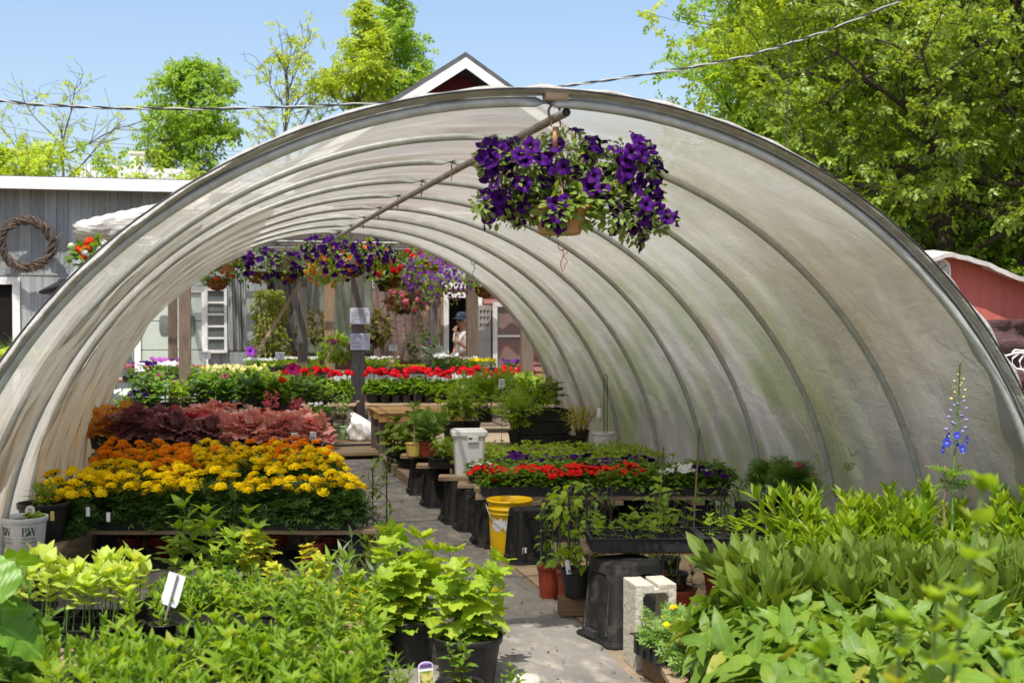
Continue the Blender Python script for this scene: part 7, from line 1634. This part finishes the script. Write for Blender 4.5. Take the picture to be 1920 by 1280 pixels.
lowbench('low bench under the broad toothed leaves', 1.72, 3.3, 3.75, 4.95, .14); lowbench('low bench under the upright spoon shaped leaves', 2.0, 3.8, 4.5, 5.12, .26); lowbench('low bench under tall lance leaved plants by the film', 2.4, 3.95, 5.15, 5.95, .24)
traycover('black tray under broad toothed leaves at right', 'trays under the broad leaves', (1.76, 4.0), (1.6, -.35), (.15, 1.05), .142)
traycover('black tray under the upright spoon leaves', 'trays under the spoon leaves', (2.1, 4.82), (1.7, -.38), (.12, .55), .262)
traycover('black tray under the tall lance leaves', 'trays under the lance leaves', (2.5, 5.45), (1.45, -.33), (.12, .6), .242)
grid(ECH, 'broadleaf_plant', 'plant with broad toothed leaves', 'plant', ((1.84, 3.95), (1.65, -.38), (.2, 1.05)), .18, .135, (.9, 1.15), 'broad toothed plants')
grid(RUD, 'spoonleaf_plant', 'plant with upright spoon shaped leaves', 'plant', ((2.14, 4.80), (1.75, -.41), (.12, .55)), .30, .125, (.75, 1.05), 'spoon leaved plants')
grid(LYS, 'lanceleaf_plant', 'tall plant with whorled lance shaped leaves', 'plant', ((2.63, 5.40), (1.4, -.32), (.12, .62)), .28, .14, (.45, .85), 'lance leaved plants')
def delphinium():
    p = atY(1785, 950, 5.45); root = thing('delphinium', 'tall delphinium spike with blue flowers and pale buds', 'delphinium', (p.x, 5.45, .30)); r = random.Random(5)
    for a in pot_parts(.08, .12, 'black'): put(a[0], a[1], root)
    top = atY(1800, 682, 5.45).z-.30; st = MB(); pts = [(.0, 0, .1), (.004, 0, top*.5), (.03, 0, top*.8), (.037, 0, top)]; st.tube(pts, [.006, .0055, .004, .002], 7)
    z0 = atY(0, 905, 5.45).z-.30; bm = [MB().lathe([(.001, -.8), (.55, -.35), (.6, .2), (.001, .9)], 8).mesh('bud', PM['mauve'], True), MB().lathe([(.001, -.8), (.55, -.35), (.6, .2), (.001, .9)], 8).mesh('bud', PM['paleyellow'], True)]
    n = 40
    for k in range(n):
        f = k/(n-1); z = z0+(top-z0)*f**.92; x = np.interp(z, [0.1, top*.5, top*.8, top], [0, .004, .03, .037]); a = k*2.4; q = .048*(1-f)**.8+.008
        e = Vector((x+q*math.cos(a), q*math.sin(a), z+.012)); st.tube([(x, 0, z-.006), ((x+e.x)/2, e.y/2, z+.004), e], .0014, 4)
        if f < .2: o = put('flower', FLB[k % 2], root); o.matrix_local = flmat(e, Vector((math.cos(a), math.sin(a)-.6, .1)), r.uniform(.017, .021), r.uniform(0, 6))
        else: o = put('bud', bm[0 if f < .55 else 1], root); o.matrix_local = flmat(e, Vector((math.cos(a), math.sin(a), .3)), .017*(1-.62*f))
    put('stem', st.mesh('stem', G['stem'], True), root); lf = mound(12, 30, .06, .12, L_PINN, .09, .9, .3, z0-.16); put('foliage', lf.mesh('foliage', G['mid']), root)
    c = MB(); c.tube([(-.03, .02, .1), (-.028, .02, z0-.05)], .005, 5); put('cane', c.mesh('cane', MT['postlight']), root)
FLB = [petunia_mesh('flower', 'blue', 5), petunia_mesh('flower', 'blue', 6)]
delphinium()
BAP = [stemproto(430+i, 4, 1.0, .05, .10, L_GLOBE, .06, 16, 'fresh', ang=(.6, 1.2), mode=3, t0=.4, lp=(.9, 1.1, .6), tuft=3, r0=.006) for i in range(2)]
place(BAP[0], 'tall_plant', 'blurred yellow-green plant close to the camera, left stem group', 'plant', (.98, 1.75, .02), .4, None, 1.12); place(BAP[1], 'tall_plant', 'blurred yellow-green plant close to the camera at lower right', 'plant', (1.12, 1.85, .0), 1.4, None, 1.02)
# ------------------------------------------------------------------ foreground, left and middle
PHL = [stemproto(440+i, 3, .19, .03, .2, L_OVATE8 if i > 2 else L_LANCEUP, .085, 5, 'fresh' if i > 2 else 'lance', ang=(.45, 1.0), mode=2, t0=.15, lp=(.8, 1.1, .7), tuft=2, r0=.0025) for i in range(5)]
PHT = [stemproto(450+i, 3, .46, .05, .14, L_LANCE, .14, 9, 'lance', ang=(.45, 1.05), mode=3, t0=.12, lp=(.8, 1.1, .65), tuft=2) for i in range(4)]
traycover('black flat of narrow leaved seedlings in the left foreground', 'flats of narrow leaved seedlings', (-.66, 3.87), (1.08, -.25), (.22, .98), .302)
lowbench('low grey bench carrying the left foreground seedling flats', -.66, .52, 3.78, 5.66, .30, -.22)
grid(PHL, 'narrowleaf_seedling', 'narrow leaved green seedling', 'seedling', ((-.66, 3.85), (1.08, -.25), (.22, .98)), .335, .118, (.6, 1.05), 'narrow leaved seedlings')
for i, (x, y, s) in enumerate(((.26, 4.9, 1.0), (.40, 4.95, 1.08), (.34, 4.65, .95), (.50, 4.72, .85), (.22, 4.50, .8), (.54, 5.05, .8), (.46, 4.42, .7), (.32, 4.3, .7), (.14, 4.75, .7), (.58, 4.4, .5))):
    place(potted(PHT[i % 4], .075, .13, 'black', seg=20), 'tall_potted_plant', 'tall narrow leaved plant in the left foreground clump, '+('rear left', 'rear centre', 'centre', 'right of centre', 'left', 'far rear right', 'front right', 'front', 'leftmost low', 'front rightmost')[i], 'potted plant', (x+.02, y-.35, .302), None, None, s*.64, rng=RG, tilt=.06)
SUNF = [stemproto(460+i, 3, .30, .04, .08, L_GLOBE, .085, 3, 'pale', ang=(.55, 1.05), mode=2, t0=.6, tuft=2, lp=(.8, 1.1, 1.0), r0=.0035) for i in range(3)]
tray('plant_tray', 'black tray of pale sunflower seedlings behind the foreground flats', .52, .36, (-.52, 5.50, .30), -.2, None, (5, 3), .07)
for i in range(6):
    for j in range(3): place(SUNF[RG.randrange(3)], 'sunflower_seedling', 'pale green sunflower seedling with leaves held on bare stems', 'seedling', (-.73+i*.085, 5.42+j*.11-i*.017, .345), None, 'pale sunflower seedlings in their tray', RG.uniform(.62, .85), rng=RG, tilt=.08)
SAL = [stemproto(470+i, 3, .40, .05, .16, L_OVATE8, .14, 6, 'fresh', ang=(.6, 1.2), mode=2, t0=.3, tuft=2, lp=(.8, 1.15, .8)) for i in range(2)]
for i, (px, py, l, s) in enumerate(((325, 1160, 'tall leafy green plant behind the white tag, left one', .8), (385, 1155, 'tallest leafy green plant before the red pots', 1.0), (425, 1165, 'leafy green plant right of the tallest one', .75), (462, 1150, 'slanting leafy green plant beside yellow leaves', .85))):
    p = atZ(px, py-22, .31); place(potted(SAL[i % 2], .075, .12, 'black'), 'potted_plant', l, 'potted plant', (p.x, p.y+.05, .302), None, None, s*.78, rng=RG)
LIME = [stemproto(480+i, 5, .31+.03*i, .07, .28, L_LIME, .125, 8, 'lime', ang=(1.0, 1.75), mode=2, t0=.08, tuft=3, lp=(1.1, 1.15, .6)) for i in range(3)]
YEL = [stemproto(490+i, 2, .22, .03, .2, L_LIME, .095, 6, 'yellow', ang=(1.2, 2.0), mode=3, t0=.4, tuft=2, lp=(1.0, 1.1, .6)) for i in range(2)]
def LP(pr, label, x, y, r, h, m, s=1, z=.004, ribs=False): return place(potted(pr, r, h, m, ribs=ribs), 'potted_plant', label, 'potted plant', (x, y, z), None, None, s, rng=RG)
LP(LIME[1], 'lime leaved plant in a wide black pot, nearest the walkway', 1.10, 5.48, .15, .215, 'black'); LP(LIME[0], 'lime leaved plant in black pot left of the widest pot', .90, 5.85, .12, .2, 'black', 1.08); LP(LIME[2], 'small lime plant in ribbed black pot beside the red-brown pot', .72, 5.80, .085, .17, 'black', .8, .004, True)
LP(YEL[0], 'yellow leaved plant in the tall red-brown pot', .56, 5.55, .12, .26, 'terra', .85)
for px, py, l, s, zz in ((478, 1120, 'yellow leaved upright plant left of the foreground clump', .95, .05), (512, 1150, 'low yellow leaved plant behind the tall narrow leaves', .7, .05), (590, 1130, 'yellow leaved plant seen between tall narrow leaves', .8, .05)):
    p = atZ(px, py, .32); LP(YEL[1], l, p.x, p.y, .075, .13, 'black', s*.9, .302)
ART = stemproto(500, 6, .40, .06, .2, L_LANCE, .13, 8, 'silvergreen_', mode=2, ang=(.5, 1.0), t0=.15, tuft=2) if False else None
G['sage'] = leafmat('sage_grey_leaf', (.17,.24,.13), (.24,.31,.18), .3, .6, .3)
SAGE = stemproto(500, 6, .36, .06, .2, L_LANCE, .13, 8, 'sage', mode=2, ang=(.5, 1.0), t0=.15, tuft=2)
LP(SAGE, 'grey-green leaved plant between yellow and lime plants', .70, 6.12, .09, .16, 'black', 1.0); LP(PHT[2], 'narrow leaved plant behind the lime leaved pots', .84, 6.35, .08, .15, 'black', .82); LP(PHT[1], 'dark narrow leaved plant right behind the ribbed pot', .98, 6.2, .08, .15, 'black', .7)
BOXP = stemproto(510, 3, .20, .03, .25, L_OVATE, .06, 6, 'mid', 'stemred', ang=(.6, 1.2), mode=2, t0=.2, tuft=2)
LP(BOXP, 'small shrubby seedling in round black pot at bottom centre', .98, 5.05, .10, .14, 'black', .95); LP(BOXP, 'young shrub in low black pot left of the purple label', .74, 5.0, .09, .12, 'black', .6); LP(BOXP, 'young glossy plant at the bottom edge near the walkway', 1.14, 4.82, .08, .1, 'black', .8); LP(BOXP, 'bushy young plant at bottom edge left of centre', .56, 4.55, .08, .12, 'black', .8)
lab = thing('plant_label', 'purple and white picture label with yellow flowers', 'label', (.855, 5.10, .11), 0); t = np.linspace(0, pi, 10)
m = MB(); m.prism(np.r_[[(-.032, 0)], np.stack([-.032*np.cos(t), .085+.018*np.sin(t)], 1), [(.032, 0)]], 0, .002); put('card', m.mesh('card', MT['paper']), lab); m = MB(); m.prism(np.r_[[(-.029, .078)], np.stack([-.029*np.cos(t), .084+.016*np.sin(t)], 1), [(.029, .078)]], -.002, -.0005); put('header', m.mesh('header', MT['inkpurple']), lab)
m = MB(); r = np.random.default_rng(1); q = np.stack([r.uniform(-.024, .024, 26), np.full(26, -.0025), r.uniform(.006, .06, 26)], 1); m.scatter(P_DAISY, q, (1, 0, .1), (0, -1, .02), .009); put('flower_picture', m.mesh('flower_picture', PM['paleyellow']), lab); m = MB(); m.box((0, -.001, .034), (.056, .002, .062)); put('picture', m.mesh('picture', G['mid']), lab)
for k in range(6): m = MB() if k == 0 else m; m.box((-.02+k*.008, -.003, .087), (.005, .002, .011))
put('print', m.mesh('print', MT['ink']), lab); lab.rotation_euler = (-.12, 0, .2)
# grey carrying tray with high corners and a leaning white tag
def high_tray():
    root = thing('carry_tray', 'slotted black carrying tray with a raised rear corner', 'tray', (-.06, 5.20, .305), -.22); mb = MB(); L = .62
    xs = np.linspace(-L/2, L/2, 30); hh = .085+.075*np.exp(-((xs+.22)/.09)**2)+.01*np.exp(-((xs-.22)/.08)**2)
    for i in range(29):
        if .35 < xs[i]+.35 < .40: pass
        mb.add([(xs[i], .15, 0), (xs[i+1], .15, 0), (xs[i+1], .17, hh[i+1]), (xs[i], .17, hh[i]), (xs[i], .158, 0), (xs[i+1], .158, 0), (xs[i+1], .178, hh[i+1]), (xs[i], .178, hh[i])], [np.array([[0,1,2,3],[7,6,5,4],[3,2,6,7]])])
    mb.box((0, 0, .012), (L, .3, .02)); mb.box((0, -.15, .04), (L, .008, .06)); mb.box((-L/2, 0, .045), (.008, .3, .08)); mb.box((L/2, 0, .045), (.008, .3, .08)); put('tray', mb.mesh('tray', MT['black_dusty']), root)
    for k in range(5): q = MB(); q.lathe([(.001, .022), (.044, .022), (.054, .09), (.058, .09), (.058, .096), (.05, .094), (.042, .07), (.001, .07)], 18, (-.245+k*.1225, 0, 0)); put('cell_pot', q.mesh('cell_pot', MT['black'], True), root)
high_tray()
for k in range(5): place(PHL[k], 'narrowleaf_seedling', 'low seedling growing in the high cornered carrying tray', 'seedling', (-.30+k*.122, 5.25-k*.027, .37), None, 'seedlings in the carrying tray', .7, rng=RG)
wt = thing('plant_tag', 'blank white tag on a brown stake leaning over the tray', 'label', tuple(atY(316, 1135, 5.2)), .35); m = MB(); m.prism([(-.03, 0), (.03, 0), (.036, .02), (.036, .13), (-.036, .13), (-.036, .02)], 0, .0025); put('card', m.mesh('card', MT['paper']), wt); m = MB(); m.tube([(0, -.004, -.06), (0, -.004, .125)], .004, 5); put('stake', m.mesh('stake', MT['postgrey']), wt); wt.rotation_euler = (-.3, .42, .35)
# left edge: big leaves, dill, pots
SQ = stemproto(520, 5, .40, .10, .35, L_BIG, .27, 2, 'squash', ang=(1.0, 1.5), mode=1, t0=.7, r0=.007, lp=(1, 1, 1), wob=.25)
LP(SQ, 'plant with very large crinkled leaves at the left edge', -.72, 4.72, .12, .2, 'black', .8, .22); LP(SQ, 'second large leaved plant low at the left edge', -.80, 4.45, .12, .2, 'black', .6, .02)
DILL = [stemproto(530+i, 9, .26, .05, .4, L_FERN, .13, 6, 'feather', ang=(.5, 1.1), mode=3, t0=.1, r0=.002) for i in range(2)]
for i, (x, y, l) in enumerate(((-.68, 4.98, 'feathery dill plant right of the large leaves'), (-.80, 5.1, 'feathery dill plant under the large leaves'), (-.66, 4.7, 'feathery dill plant nearest the left bottom corner'))): LP(DILL[i % 2], l, x, y, .085, .2, 'black', .8, .12)
for x, y, l in ((-.72, 4.95, 'dark crate under the dill pots'),): m = MB(); m.box((0, 0, .06), (.5, .62, .11)); tag(obj('crate', m, MT['black'], None, False, (x, y, .004), -.1, .01), l, 'crate')
m = MB(); m.box((0, 0, 0), (.2, .95, .03)); tag(obj('plank', m, MT['board_y'], None, False, (-.66, 5.15, .284), -.1, .004), 'bare plank end between the dill and the sunflower tray', 'plank')
m = MB(); m.box((0, 0, 0), (.16, .5, .26)); tag(obj('block', m, MT['black'], None, False, (-.68, 5.35, .134), -.1), 'dark block beneath the bare plank end', 'block')
LOW = [stemproto(540+i, 6, .15, .05, .3, (L_OVATE8, L_LANCEUP, L_OVATE)[i], (.09, .08, .07)[i], 4, ('fresh', 'lance', 'mid')[i], ang=(.6, 1.2), mode=2, t0=.1, tuft=2, r0=.0025) for i in range(3)]
LOWP = [potted(q, .06, .10, 'black', seg=16) for q in LOW]
for i in range(20):
    x = -.18+(i % 7)*.105+RG.uniform(-.03, .03); y = 5.42+(i//7)*.10-(x)*.2+RG.uniform(-.03, .03)
    place(LOWP[i % 3], 'potted_plant', ('low toothed green plant', 'low narrow leaved plant', 'low rounded green plant')[i % 3]+' in a small black pot between the seedling flats and bench', 'potted plant', (x, y, .302), None, ('low toothed', 'low narrow leaved', 'low rounded')[i % 3]+' plants in small pots', RG.uniform(.6, .95), rng=RG)
m = MB(); m.lathe([(.001, 0), (.06, .0), (.07, .03), (.05, .05), (.001, .055)], 9); tag(obj('stone', m, MT['concrete'], None, True, (1.34, 5.36, .004)), 'flat pale stone on the walkway beside the widest black pot', 'stone')
print('plants', NPL[0], 'objects', len(bpy.data.objects))
